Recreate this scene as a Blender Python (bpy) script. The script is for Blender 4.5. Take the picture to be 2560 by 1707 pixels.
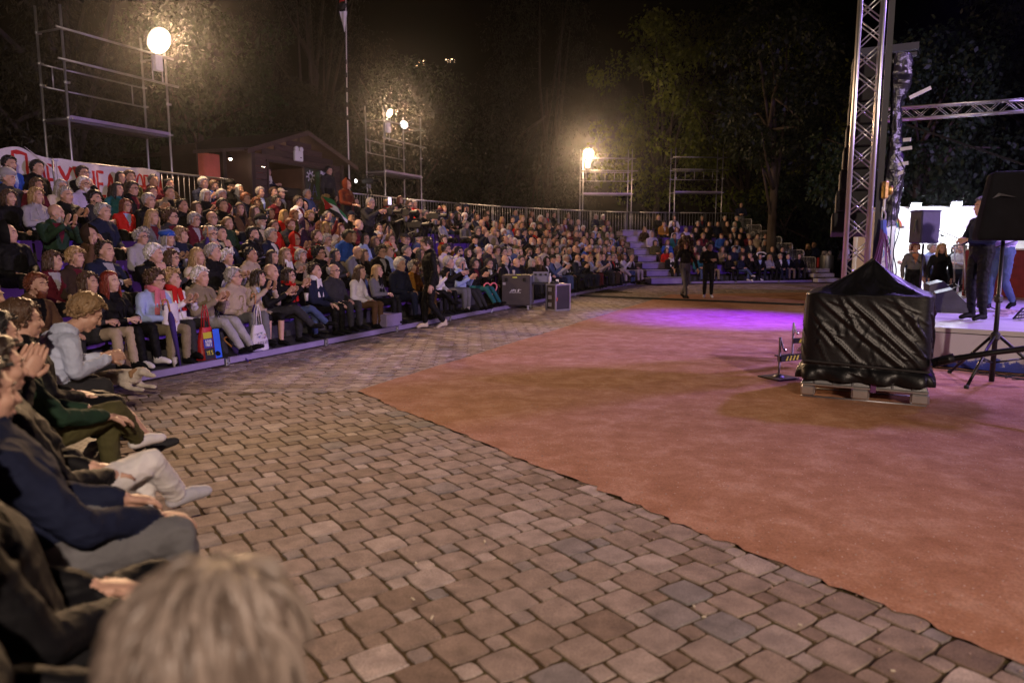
import bpy, math, random
import numpy as np
from mathutils import Vector, Matrix, Euler, noise

R = math.radians
rng = random.Random(7)
scene = bpy.context.scene
for o in list(bpy.data.objects):
    bpy.data.objects.remove(o)
COL = scene.collection

# ------------------------------------------------------------------ camera
CAM_H, CAM_F, HORIZON = 1.58, 1800.0, 615.0          # metres, pixels of a 2560 wide frame
PITCH = math.atan((853.5 - HORIZON) / CAM_F)
cam_d = bpy.data.cameras.new('camera')
cam = bpy.data.objects.new('camera', cam_d)
COL.objects.link(cam)
cam.location = (0, 0, CAM_H)
cam.rotation_euler = (R(90) - PITCH, 0, 0)
cam_d.sensor_width = 36
cam_d.lens = 36 * CAM_F / 2560
cam_d.clip_start = 0.05
cam_d.clip_end = 900
cam_d.dof.use_dof = True
cam_d.dof.focus_distance = 11.5
cam_d.dof.aperture_fstop = 1.9
scene.camera = cam

# ------------------------------------------------------------------ night sky
w = bpy.data.worlds.new('World')
scene.world = w
w.use_nodes = True
nt = w.node_tree
bg = nt.nodes['Background']
sky = nt.nodes.new('ShaderNodeTexSky')
sky.sky_type = 'NISHITA'
sky.sun_disc = False
sky.sun_elevation = R(-9)
sky.sun_rotation = R(200)
nt.links.new(sky.outputs[0], bg.inputs[0])
bg.inputs[1].default_value = 0.05
scene.view_settings.view_transform = 'Standard'
scene.view_settings.look = 'None'
scene.view_settings.gamma = 1
scene.view_settings.use_curve_mapping = False
scene.view_settings.exposure = 0.0
cy = scene.cycles
cy.use_denoising = True
try:
    cy.denoiser = 'OPENIMAGEDENOISE'
except Exception:
    pass
cy.max_bounces = 4
cy.diffuse_bounces = 2
cy.glossy_bounces = 2
cy.transmission_bounces = 2
cy.volume_bounces = 0
cy.transparent_max_bounces = 4
cy.sample_clamp_indirect = 3
cy.use_light_tree = True


def lamp(name, kind, loc, energy, color, target=None, size=0.25, spot=60, blend=0.5):
    l = bpy.data.lights.new(name, kind)
    l.energy = energy
    l.color = color
    if kind == 'AREA':
        l.size = size
    else:
        l.shadow_soft_size = size
    if kind == 'SPOT':
        l.spot_size = R(spot)
        l.spot_blend = blend
    o = bpy.data.objects.new(name, l)
    COL.objects.link(o)
    o.location = loc
    if target is not None:
        o.rotation_euler = (Vector(target) - Vector(loc)).to_track_quat('-Z', 'Y').to_euler()
    return o


WARM = (1.0, 0.62, 0.34)
# flood lamps of the arena: the three in view stand on the scaffold towers, the fourth is its like behind the camera
lamp('flood_light', 'SPOT', (4.2, -9.0, 7.2), 7200, (1.0, 0.76, 0.60), (1.2, 7.0, 0), 0.14, 70, 0.45)
# stage wash from the lighting bar in front of the stage, beyond the frame on the stage side
lamp('stage_wash_light', 'SPOT', (14.0, 4.5, 4.2), 6600, (0.70, 0.48, 1.0), (-5.0, 17.5, 2.6), 0.3, 55, 0.5)
lamp('stage_side_light', 'SPOT', (14.0, 12.0, 6.5), 4200, (0.55, 0.36, 1.0), (8.5, 33, 1.2), 0.3, 62, 0.7)
lamp('stage_spot_light', 'SPOT', (9.0, 13.6, 7.5), 24000, (0.12, 0.006, 1.0), (4.9, 15.6, 0), 0.25, 34, 0.95)
lamp('stage_top_light', 'SPOT', (10.0, 12.5, 7.6), 3000, (0.45, 0.28, 1.0), (6.6, 10.4, 0.6), 0.3, 80, 0.6)
lamp('stage_back_light', 'SPOT', (11.0, 12.5, 5.5), 900, (0.22, 0.02, 1.0), (7.6, 11.2, 1.2), 0.3, 60, 0.6)

# ------------------------------------------------------------------ where pixels of the photo meet the place


def ray(px, py):
    xc, yc = (px - 1280) / CAM_F, (853.5 - py) / CAM_F
    c, s = math.cos(PITCH), math.sin(PITCH)
    return np.array((xc, c + yc * s, -s + yc * c))


def on_ground(px, py, z=0.0):
    d = ray(px, py)
    t = (z - CAM_H) / d[2]
    return Vector((t * d[0], t * d[1], z))


def on_plane(px, py, pt, n):
    d = ray(px, py)
    t = (pt[0] * n[0] + pt[1] * n[1]) / (d[0] * n[0] + d[1] * n[1])
    return Vector((t * d[0], t * d[1], CAM_H + t * d[2]))


def at_y(px, py, y):
    return on_plane(px, py, (0, y), (0, 1))


# the arena: three stands round it
CORNER = np.array([-4.626, 7.55])
uA, nA = np.array([-.576, .817]), np.array([.817, .576])
uB, nB = np.array([.3975, .9176]), np.array([.9176, -.3975])
uC, nC = np.array([.974, .225]), np.array([.225, -.974])
DEPTH, ROWS, RISE, FLOOR0, SEAT_H = 6.35, 7, .30, .10, .33


def B_at(px, py, off):
    w_ = on_plane(px, py, CORNER - nB * off, nB)
    return float((np.array(w_[:2]) - CORNER) @ uB), w_[2]


def B_pt(s, off, z=0.0):
    p = CORNER + uB * s - nB * off
    return Vector((p[0], p[1], z))


def head_to_rot(f):
    return math.atan2(-f[0], f[1])


# ------------------------------------------------------------------ helpers
def link(o, parent=None):
    COL.objects.link(o)
    if parent is not None:
        o.parent = parent
    return o


def tag(o, label=None, cat=None, group=None, kind=None):
    if label:
        o['label'] = label
    if cat:
        o['category'] = cat
    if group:
        o['group'] = group
    if kind:
        o['kind'] = kind
    return o


def empty(name, loc=(0, 0, 0), rz=0, label=None, cat=None, group=None, kind=None):
    o = bpy.data.objects.new(name, None)
    o.empty_display_size = .1
    COL.objects.link(o)
    o.location = loc
    o.rotation_euler = (0, 0, rz)
    return tag(o, label, cat, group, kind)


def copy_tree(o, parent=None):
    c = o.copy()
    COL.objects.link(c)
    if parent is not None:
        c.parent = parent
    for ch in list(o.children):
        copy_tree(ch, c)
    return c


class MB:
    """collects shapes and links them as one mesh object"""

    def __init__(s):
        s.v, s.f, s.m = [], [], []
        s.n = 0
        s.cur = 0

    def add(s, v, f):
        s.v.extend([tuple(p) for p in v])
        s.f.extend([tuple(i + s.n for i in q) for q in f])
        s.m.extend([s.cur] * len(f))
        s.n += len(v)
        return s

    def box(s, c, size, rz=0, M=None, b=0):
        hx, hy, hz = size[0] / 2, size[1] / 2, size[2] / 2
        if b > 0:
            vs, fs = bevel_box(hx, hy, hz, b)
        else:
            vs = [(-hx, -hy, -hz), (hx, -hy, -hz), (hx, hy, -hz), (-hx, hy, -hz), (-hx, -hy, hz), (hx, -hy, hz), (hx, hy, hz), (-hx, hy, hz)]
            fs = [(0, 3, 2, 1), (4, 5, 6, 7), (0, 1, 5, 4), (1, 2, 6, 5), (2, 3, 7, 6), (3, 0, 4, 7)]
        Mx = M if M is not None else Matrix.Rotation(rz, 4, 'Z')
        C = Vector(c)
        return s.add([C + (Mx @ Vector(p)) for p in vs], fs)

    def beam(s, a, b_, wd, ht, up=(0, 0, 1), bv=0):
        a, b_ = Vector(a), Vector(b_)
        d = b_ - a
        L = d.length
        y = d.normalized()
        x = y.cross(Vector(up))
        if x.length < 1e-4:
            x = Vector((1, 0, 0))
        x.normalize()
        z = x.cross(y)
        M = Matrix((x, y, z)).transposed().to_4x4()
        return s.box((a + b_) / 2, (wd, L, ht), M=M, b=bv)

    def tube(s, pts, r, seg=8, cap=True):
        pts = [Vector(p) for p in pts]
        rs = r if isinstance(r, (list, tuple)) else [r] * len(pts)
        v, f = [], []
        prev = None
        n = len(pts)
        for i, p in enumerate(pts):
            t = (pts[min(i + 1, n - 1)] - pts[max(i - 1, 0)])
            t = t.normalized() if t.length > 1e-9 else Vector((0, 0, 1))
            if prev is None:
                a = t.orthogonal().normalized()
            else:
                a = prev - t * prev.dot(t)
                a = a.normalized() if a.length > 1e-6 else t.orthogonal().normalized()
            prev = a
            b_ = t.cross(a)
            for k in range(seg):
                q = 2 * math.pi * k / seg
                v.append(p + (a * math.cos(q) + b_ * math.sin(q)) * rs[i])
        for i in range(n - 1):
            for k in range(seg):
                k2 = (k + 1) % seg
                f.append((i * seg + k, i * seg + k2, (i + 1) * seg + k2, (i + 1) * seg + k))
        if cap:
            f.append(tuple(range(seg))[::-1])
            f.append(tuple((n - 1) * seg + k for k in range(seg)))
        return s.add(v, f)

    def lathe(s, prof, c=(0, 0, 0), seg=16, M=None):
        v, f = [], []
        C = Vector(c)
        for (r, z) in prof:
            for k in range(seg):
                q = 2 * math.pi * k / seg
                p = Vector((r * math.cos(q), r * math.sin(q), z))
                v.append(C + (M @ p if M is not None else p))
        for i in range(len(prof) - 1):
            for k in range(seg):
                k2 = (k + 1) % seg
                f.append((i * seg + k, i * seg + k2, (i + 1) * seg + k2, (i + 1) * seg + k))
        f.append(tuple(range(seg))[::-1])
        f.append(tuple((len(prof) - 1) * seg + k for k in range(seg)))
        return s.add(v, f)

    def ball(s, c, r, seg=10, M=None):
        rr = (r, r, r) if not isinstance(r, (tuple, list)) else r
        v, f = [], []
        C = Vector(c)
        nr = max(4, seg // 2)
        for i in range(nr + 1):
            th = math.pi * (i + .02) / (nr + .04)
            for k in range(seg):
                q = 2 * math.pi * k / seg
                p = Vector((rr[0] * math.sin(th) * math.cos(q), rr[1] * math.sin(th) * math.sin(q), -rr[2] * math.cos(th)))
                v.append(C + (M @ p if M is not None else p))
        for i in range(nr):
            for k in range(seg):
                k2 = (k + 1) % seg
                f.append((i * seg + k, i * seg + k2, (i + 1) * seg + k2, (i + 1) * seg + k))
        f.append(tuple(range(seg))[::-1])
        f.append(tuple(nr * seg + k for k in range(seg)))
        return s.add(v, f)

    def prism(s, poly, axis_d):
        n = len(poly)
        d = Vector(axis_d)
        v = [Vector(p) for p in poly] + [Vector(p) + d for p in poly]
        f = [tuple(range(n))[::-1], tuple(range(n, 2 * n))]
        for i in range(n):
            j = (i + 1) % n
            f.append((i, j, n + j, n + i))
        return s.add(v, f)

    def grid(s, fn, nu, nv, solid=0):
        v = [fn(i / nu, j / nv) for j in range(nv + 1) for i in range(nu + 1)]
        f = []
        for j in range(nv):
            for i in range(nu):
                a = j * (nu + 1) + i
                f.append((a, a + 1, a + nu + 2, a + nu + 1))
        return s.add(v, f)

    def mesh(s, name, mats=None, smooth=False):
        me = bpy.data.meshes.new(name)
        me.from_pydata([tuple(p) for p in s.v], [], s.f)
        if mats is not None:
            for m_ in (mats if isinstance(mats, (list, tuple)) else [mats]):
                me.materials.append(m_)
        if any(s.m):
            me.polygons.foreach_set('material_index', s.m)
        if smooth:
            me.polygons.foreach_set('use_smooth', [True] * len(me.polygons))
            if smooth != 'all':
                try:
                    me.set_sharp_from_angle(angle=R(40))
                except Exception:
                    pass
        me.update()
        return me

    def build(s, name, mats=None, parent=None, smooth=False, loc=None):
        o = bpy.data.objects.new(name, s.mesh(name, mats, smooth))
        link(o, parent)
        if loc is not None:
            o.location = loc
        return o


def bevel_box(hx, hy, hz, b):
    b = min(b, hx * .9, hy * .9, hz * .9)
    v, idx = [], {}
    for sx in (-1, 1):
        for sy in (-1, 1):
            for sz in (-1, 1):
                for ax in range(3):
                    p = [sx * (hx - b), sy * (hy - b), sz * (hz - b)]
                    p[ax] = (sx * hx, sy * hy, sz * hz)[ax]
                    idx[(sx, sy, sz, ax)] = len(v)
                    v.append(tuple(p))
    f = []
    q = [(-1, -1), (1, -1), (1, 1), (-1, 1)]
    for sg in (-1, 1):
        f.append(tuple(idx[(sg, a, b_, 0)] for a, b_ in (q if sg > 0 else q[::-1])))
        f.append(tuple(idx[(b_, sg, a, 1)] for a, b_ in (q if sg > 0 else q[::-1])))
        f.append(tuple(idx[(a, b_, sg, 2)] for a, b_ in (q if sg > 0 else q[::-1])))
    for sa in (-1, 1):
        for sb in (-1, 1):
            o_ = sa * sb
            e = (idx[(sa, sb, -1, 0)], idx[(sa, sb, -1, 1)], idx[(sa, sb, 1, 1)], idx[(sa, sb, 1, 0)])
            f.append(e if o_ > 0 else e[::-1])
            e = (idx[(-1, sa, sb, 1)], idx[(-1, sa, sb, 2)], idx[(1, sa, sb, 2)], idx[(1, sa, sb, 1)])
            f.append(e if o_ > 0 else e[::-1])
            e = (idx[(sb, -1, sa, 2)], idx[(sb, -1, sa, 0)], idx[(sb, 1, sa, 0)], idx[(sb, 1, sa, 2)])
            f.append(e if o_ > 0 else e[::-1])
    for sx in (-1, 1):
        for sy in (-1, 1):
            for sz in (-1, 1):
                t = (idx[(sx, sy, sz, 0)], idx[(sx, sy, sz, 1)], idx[(sx, sy, sz, 2)])
                f.append(t if sx * sy * sz > 0 else t[::-1])
    return v, f


# ------------------------------------------------------------------ materials
MATS = {}


def mat(name, col, rough=.6, metal=0., bump=0., bscale=40., var=.12, vscale=6., emit=0., stretch=None, spec=.5, coord='Object', tone=False, sheen=0):
    if name in MATS:
        return MATS[name]
    m = bpy.data.materials.new(name)
    m.use_nodes = True
    t = m.node_tree
    N, L = t.nodes, t.links
    b = N['Principled BSDF']
    b.inputs['Roughness'].default_value = rough
    b.inputs['Metallic'].default_value = metal
    b.inputs['Specular IOR Level'].default_value = spec
    if sheen:
        b.inputs['Sheen Weight'].default_value = sheen
    c = (col[0], col[1], col[2], 1)
    b.inputs['Base Color'].default_value = c
    if emit:
        b.inputs['Emission Color'].default_value = c
        b.inputs['Emission Strength'].default_value = emit
    else:
        tc = N.new('ShaderNodeTexCoord')
        src = tc.outputs[coord]
        if stretch:
            mp = N.new('ShaderNodeMapping')
            mp.inputs['Scale'].default_value = stretch
            L.new(src, mp.inputs[0])
            src = mp.outputs[0]
        if var or tone:
            nz = N.new('ShaderNodeTexNoise')
            nz.inputs['Scale'].default_value = vscale
            nz.inputs['Detail'].default_value = 5
            L.new(src, nz.inputs[0])
            mr = N.new('ShaderNodeMapRange')
            mr.inputs[1].default_value = .3
            mr.inputs[2].default_value = .7
            mr.inputs[3].default_value = 1 - var
            mr.inputs[4].default_value = 1 + var
            L.new(nz.outputs[0], mr.inputs[0])
            val = mr.outputs[0]
            if tone:
                oi = N.new('ShaderNodeObjectInfo')
                m2 = N.new('ShaderNodeMapRange')
                m2.inputs[3].default_value = 1 - tone
                m2.inputs[4].default_value = 1 + tone
                L.new(oi.outputs['Random'], m2.inputs[0])
                mm = N.new('ShaderNodeMath')
                mm.operation = 'MULTIPLY'
                L.new(val, mm.inputs[0])
                L.new(m2.outputs[0], mm.inputs[1])
                val = mm.outputs[0]
            mx = N.new('ShaderNodeVectorMath')
            mx.operation = 'SCALE'
            mx.inputs[0].default_value = col[:3]
            L.new(val, mx.inputs['Scale'])
            L.new(mx.outputs[0], b.inputs['Base Color'])
        if bump:
            n2 = N.new('ShaderNodeTexNoise')
            n2.inputs['Scale'].default_value = bscale
            n2.inputs['Detail'].default_value = 4
            L.new(src, n2.inputs[0])
            bp = N.new('ShaderNodeBump')
            bp.inputs['Strength'].default_value = bump
            bp.inputs['Distance'].default_value = .02
            L.new(n2.outputs[0], bp.inputs['Height'])
            L.new(bp.outputs[0], b.inputs['Normal'])
    MATS[name] = m
    return m


STEEL = mat('galvanised_steel', (.40, .40, .43), .42, .85, .15, 30, .15, 4)
ALU = mat('aluminium', (.62, .62, .64), .34, .9, .1, 40, .12, 5)
ALU_PAINT = mat('violet_grey_rail_paint', (.30, .25, .42), .5, .25, .12, 25, .12, 3)
BLACK = mat('black_plastic', (.012, .012, .014), .5, 0, .1, 60, .2)
BLACK_MET = mat('black_metal', (.014, .014, .016), .4, .4, .1, 60, .2)
RUBBER = mat('rubber', (.012, .012, .012), .8, 0, .1, 40, .2)
PLY = mat('dark_plywood', (.05, .048, .052), .75, 0, .25, 18, .3, 3)
UNDER = mat('dark_skirt', (.02, .02, .022), .9, 0, .1, 10, .2)  # plain dark material of the understructure
PURPLE = mat('purple_seat_plastic', (.085, .03, .30), .42, 0, .06, 50, .1)
WHITE_PAINT = mat('white_paint', (.78, .78, .78), .5, 0, .06, 30, .05)
LAMP_ON = mat('lamp_glass_lit', (1.0, .74, .42), emit=9)
LAMP_WHITE = mat('led_glass_lit', (.80, .86, 1.0), emit=90)
REFL = mat('lit_reflector', (1.0, .93, .84), emit=2.2)
GALV = STEEL


def ground_mat(name, c1, c2, c3, scale, rough=.9, bump=.4, speck=None):
    m = bpy.data.materials.new(name)
    m.use_nodes = True
    t = m.node_tree
    N, L = t.nodes, t.links
    b = N['Principled BSDF']
    b.inputs['Roughness'].default_value = rough
    b.inputs['Specular IOR Level'].default_value = .2
    tc = N.new('ShaderNodeTexCoord')
    n1 = N.new('ShaderNodeTexNoise')
    n1.inputs['Scale'].default_value = scale
    n1.inputs['Detail'].default_value = 11
    n1.inputs['Roughness'].default_value = .70
    n1.inputs['Distortion'].default_value = .25
    L.new(tc.outputs['Object'], n1.inputs[0])
    cr = N.new('ShaderNodeValToRGB')
    e = cr.color_ramp.elements
    e[0].position, e[0].color = .36, (*c1, 1)
    e[1].position, e[1].color = .68, (*c3, 1)
    k = e.new(.5)
    k.color = (*c2, 1)
    L.new(n1.outputs[0], cr.inputs[0])
    out = cr.outputs[0]
    n2 = N.new('ShaderNodeTexNoise')
    n2.inputs['Scale'].default_value = 90
    n2.inputs['Detail'].default_value = 3
    L.new(tc.outputs['Object'], n2.inputs[0])
    if speck:
        vo = N.new('ShaderNodeTexVoronoi')
        vo.inputs['Scale'].default_value = 42
        vo.inputs['Randomness'].default_value = 1
        L.new(tc.outputs['Object'], vo.inputs[0])
        lt = N.new('ShaderNodeMath')
        lt.operation = 'LESS_THAN'
        lt.inputs[1].default_value = .17
        L.new(vo.outputs['Distance'], lt.inputs[0])
        wn = N.new('ShaderNodeSeparateColor')
        L.new(vo.outputs['Color'], wn.inputs[0])
        gt = N.new('ShaderNodeMath')
        gt.operation = 'GREATER_THAN'
        gt.inputs[1].default_value = .86
        L.new(wn.outputs[0], gt.inputs[0])
        mu = N.new('ShaderNodeMath')
        mu.operation = 'MULTIPLY'
        L.new(lt.outputs[0], mu.inputs[0])
        L.new(gt.outputs[0], mu.inputs[1])
        mx = N.new('ShaderNodeMix')
        mx.data_type = 'RGBA'
        mx.inputs[7].default_value = (*speck, 1)
        L.new(mu.outputs[0], mx.inputs[0])
        L.new(out, mx.inputs[6])
        out = mx.outputs[2]
    mv = N.new('ShaderNodeMix')
    mv.data_type = 'RGBA'
    mv.blend_type = 'MULTIPLY'
    mv.inputs[0].default_value = .55
    mr = N.new('ShaderNodeMapRange')
    mr.inputs[1].default_value = .25
    mr.inputs[2].default_value = .75
    mr.inputs[3].default_value = .45
    mr.inputs[4].default_value = 1.4
    L.new(n2.outputs[0], mr.inputs[0])
    L.new(out, mv.inputs[6])
    L.new(mr.outputs[0], mv.inputs[7])
    L.new(mv.outputs[2], b.inputs['Base Color'])
    bp = N.new('ShaderNodeBump')
    bp.inputs['Strength'].default_value = bump
    bp.inputs['Distance'].default_value = .012
    ad = N.new('ShaderNodeMath')
    ad.inputs[1].default_value = 0
    L.new(n2.outputs[0], ad.inputs[0])
    L.new(ad.outputs[0], bp.inputs['Height'])
    L.new(bp.outputs[0], b.inputs['Normal'])
    return m


RED_M = ground_mat('red_clay_gravel', (.33, .155, .085), (.41, .205, .122), (.53, .31, .215), 3.2, .95, .7, (.70, .58, .50))
JOINT_M = ground_mat('mossy_joint_sand', (.05, .034, .015), (.085, .055, .024), (.075, .075, .022), 9, .95, .6)
SOIL_M = ground_mat('dark_soil', (.02, .016, .01), (.03, .022, .014), (.025, .028, .012), .8, .95, .6)


def paver_mat():
    m = bpy.data.materials.new('tumbled_paver_stone')
    m.use_nodes = True
    t = m.node_tree
    N, L = t.nodes, t.links
    b = N['Principled BSDF']
    b.inputs['Roughness'].default_value = .82
    b.inputs['Specular IOR Level'].default_value = .3
    at = N.new('ShaderNodeAttribute')
    at.attribute_name = 'tone'
    oi = N.new('ShaderNodeObjectInfo')
    ad = N.new('ShaderNodeMath')
    ad.operation = 'MULTIPLY_ADD'
    ad.inputs[1].default_value = .45
    L.new(oi.outputs['Random'], ad.inputs[0])
    L.new(at.outputs['Fac'], ad.inputs[2])
    fr = N.new('ShaderNodeMath')
    fr.operation = 'FRACT'
    L.new(ad.outputs[0], fr.inputs[0])
    cr = N.new('ShaderNodeValToRGB')
    e = cr.color_ramp.elements
    e[0].position, e[0].color = 0, (.17, .118, .09, 1)
    e[1].position, e[1].color = 1, (.42, .345, .31, 1)
    for p_, c_ in ((.08, (.23, .168, .132)), (.42, (.285, .218, .182)), (.72, (.30, .235, .205)), (.80, (.205, .185, .185)), (.86, (.33, .265, .235))):
        k = e.new(p_)
        k.color = (*c_, 1)
    L.new(fr.outputs[0], cr.inputs[0])
    tc = N.new('ShaderNodeTexCoord')
    geo = N.new('ShaderNodeNewGeometry')
    n1 = N.new('ShaderNodeTexNoise')
    n1.inputs['Scale'].default_value = 9
    n1.inputs['Detail'].default_value = 6
    L.new(geo.outputs['Position'], n1.inputs[0])
    n2 = N.new('ShaderNodeTexNoise')
    n2.inputs['Scale'].default_value = 160
    n2.inputs['Detail'].default_value = 2
    L.new(geo.outputs['Position'], n2.inputs[0])
    mu = N.new('ShaderNodeMath')
    mu.operation = 'MULTIPLY'
    for nn, a, c_, i in ((n1, .72, 1.25, 0), (n2, .7, 1.28, 1)):
        mr = N.new('ShaderNodeMapRange')
        mr.inputs[1].default_value = .3
        mr.inputs[2].default_value = .7
        mr.inputs[3].default_value = a
        mr.inputs[4].default_value = c_
        L.new(nn.outputs[0], mr.inputs[0])
        L.new(mr.outputs[0], mu.inputs[i])
    sc = N.new('ShaderNodeVectorMath')
    sc.operation = 'SCALE'
    L.new(cr.outputs[0], sc.inputs[0])
    L.new(mu.outputs[0], sc.inputs['Scale'])
    L.new(sc.outputs[0], b.inputs['Base Color'])
    bp = N.new('ShaderNodeBump')
    bp.inputs['Strength'].default_value = .45
    bp.inputs['Distance'].default_value = .006
    L.new(n2.outputs[0], bp.inputs['Height'])
    L.new(bp.outputs[0], b.inputs['Normal'])
    return m


PAVER_M = paver_mat()

# ------------------------------------------------------------------ ground
RC = np.array([-1.703, 7.741])                         # corner of the red clay
R1 = RC + uB * 17.2
E2 = np.array([.576, -.817])
red_poly = [RC, R1, R1 + uC * 12, np.array([26., 27.]), np.array([26., -8.]), RC + E2 * 16]


def sheet(name, poly, z, m, label=None):
    mb = MB()
    mb.add([(p[0], p[1], z) for p in poly], [tuple(range(len(poly)))])
    o = mb.build(name, m)
    tag(o, label, None, None, 'structure')
    return o


gnd = sheet('ground', [(-160, -60), (200, -60), (200, 300), (-160, 300)], -.06, SOIL_M)
re_ = random.Random(12)


def rough_edge(a, b_, amp=.014, step=.06):
    n_ = int(np.linalg.norm(b_ - a) / step)
    d_ = (b_ - a) / np.linalg.norm(b_ - a)
    o_ = np.array([-d_[1], d_[0]])
    return [a + d_ * step * k + o_ * (re_.gauss(0, amp) + .012 * math.sin(k * .21)) for k in range(n_)]


red = sheet('red_clay_ground', (rough_edge(RC, R1, .008, .12) + [R1, R1 + uC * 12, np.array([26., 27.]), np.array([26., -8.])] + rough_edge(RC + E2 * 16, RC))[::-1], .007, RED_M)
pave = MB()
pave.add([(-8, -6, -.008), (14, -9, -.008), (14, 34, -.008), (-8, 34, -.008)], [(0, 1, 2, 3)])
pavement = pave.build('pavement', JOINT_M)
pavement['kind'] = 'structure'


def paver_geo(w_, d_, seed, jag=.006):
    """one tumbled stone: irregular rounded outline, chamfered top edge"""
    r_ = random.Random(seed)
    n = 16
    ex_ = r_.choice((6, 8, 11, 14))
    out = []
    for k in range(n):
        sd_, t_ = k // 4, (-.90, -.36, .36, .90)[k % 4]
        cut = r_.uniform(.015, .085) if k % 4 in (0, 3) else 0
        x, y = (1 - cut, t_)
        for _ in range(sd_):
            x, y = -y, x
        out.append((x * w_ / 2 + r_.uniform(-jag, jag), y * d_ / 2 + r_.uniform(-jag, jag)))
    v, f = [], []
    h = r_.uniform(-.002, .002)
    for sc, z in ((1.0, -.03), (1.0, -.006 + h), (.975, -.0008 + h), (.93, .0008 + h)):
        v += [(x * sc, y * sc, z) for x, y in out]
    for i in range(3):
        for k in range(n):
            k2 = (k + 1) % n
            f.append((i * n + k, i * n + k2, (i + 1) * n + k2, (i + 1) * n + k))
    f.append(tuple(3 * n + k for k in range(n)))
    return v, f


BIG = [paver_geo(.188, .188, 10 + i, .0035) for i in range(10)]
SMALL = [paver_geo(.088, .088, 40 + i, .0035) for i in range(6)]


def tone_attr(me, vals):
    a = me.attributes.new('tone', 'FLOAT', 'FACE')
    a.data.foreach_set('value', vals)


def paver_mesh(geo, nm, tone):
    me = bpy.data.meshes.new(nm)
    me.from_pydata(geo[0], [], geo[1])
    me.materials.append(PAVER_M)
    tone_attr(me, [tone] * len(geo[1]))
    return me


def side(p, a, d):
    return (p[0] - a[0]) * d[1] - (p[1] - a[1]) * d[0]


pieces = []                                             # x, y, rot, kind, tone
mitre = CORNER - RC
for zone in ('A', 'B'):
    ax = E2 if zone == 'A' else uB
    ay = np.array([-ax[1], ax[0]])
    org = RC
    a_, b_ = .2, .1
    for i in range(-95, 96):
        for j in range(-95, 96):
            lx, ly = i * a_ - j * b_, i * b_ + j * a_
            for (ox, oy, kind) in ((a_ / 2, a_ / 2, 0), (a_ + b_ / 2, b_ / 2, 1)):
                x_, y_ = lx + ox, ly + oy
                p = org + ax * x_ + ay * y_
                if zone == 'A':
                    inward = (p - RC) @ np.array([.817, .576])
                    along = (p - RC) @ E2
                    if not (-2.62 < inward < .09 and -3.6 < along < 8.6):
                        continue
                    if side(p, RC, mitre) > -.06 and along < 0.5:
                        if side(p, RC, mitre) > -.06:
                            continue
                else:
                    inward = (p - RC) @ nB
                    along = (p - RC) @ uB
                    if not (-2.75 < inward < .09 and -3.5 < along < 17.3):
                        continue
                    if side(p, RC, mitre) < .06:
                        continue
                if p[1] < .7:
                    continue
                ang = math.atan2(ax[1], ax[0])
                pieces.append((p[0], p[1], ang, kind))
# the strip of the far end, in front of the third stand
ang = math.atan2(uC[1], uC[0])
for i in range(-3, 48):
    for j in range(0, 26):
        p = R1 + uC * (i * .235 + (j % 2) * .1) - nC * (j * .235 + .15)
        if (p - R1) @ nB < -2.7 and False:
            continue
        pieces.append((p[0], p[1], ang, 2))
FARP = paver_geo(.215, .215, 77)


def screen_size(p):
    d = max(.3, math.hypot(p[0], p[1]))
    if p[1] < 2.4 or abs(p[0]) > p[1] * .73 + .2:
        return 0
    return (.1 if p[3] == 1 else .2) * (CAM_H / d) / d


order = sorted(range(len(pieces)), key=lambda k: -screen_size(pieces[k]))
bigm = [[paver_mesh(g, 'paver', rng.random()) for g in BIG] for _ in range(2)]
smam = [[paver_mesh(g, 'paver', rng.uniform(.4, 1.0)) for g in SMALL] for _ in range(2)]
for k in order[:298]:
    x, y, an, kd = pieces[k]
    me = rng.choice(rng.choice(smam if kd == 1 else bigm))
    o = bpy.data.objects.new('paver', me)
    link(o, pavement)
    o.location = (x, y, 0)
    o.rotation_euler = (R(rng.uniform(-.9, .9)), R(rng.uniform(-.9, .9)), an + R(rng.uniform(-2, 2)) + rng.choice((0, 1, 2, 3)) * R(90))
vs, fs, tn = [], [], []
base = 0
for k in order[298:]:
    x, y, an, kd = pieces[k]
    g = FARP if kd == 2 else rng.choice(SMALL if kd == 1 else BIG)
    c, s_ = math.cos(an), math.sin(an)
    V = np.array(g[0])
    far = math.hypot(x, y) > 9
    W = np.stack([x + V[:, 0] * c - V[:, 1] * s_, y + V[:, 0] * s_ + V[:, 1] * c, V[:, 2] + rng.uniform(-.001, .001)], 1)
    vs.append(W)
    fs += [tuple(q + base for q in f) for f in g[1]]
    tn += [rng.random() if kd != 1 else rng.choice((rng.random(), rng.uniform(.86, 1.0)))] * len(g[1])
    base += len(V)
me = bpy.data.meshes.new('paver_field')
me.from_pydata([tuple(p) for p in np.concatenate(vs)], [], fs)
me.materials.append(PAVER_M)
tone_attr(me, tn)
o = bpy.data.objects.new('paver_field', me)
link(o, pavement)
o['kind'] = 'stuff'

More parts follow.
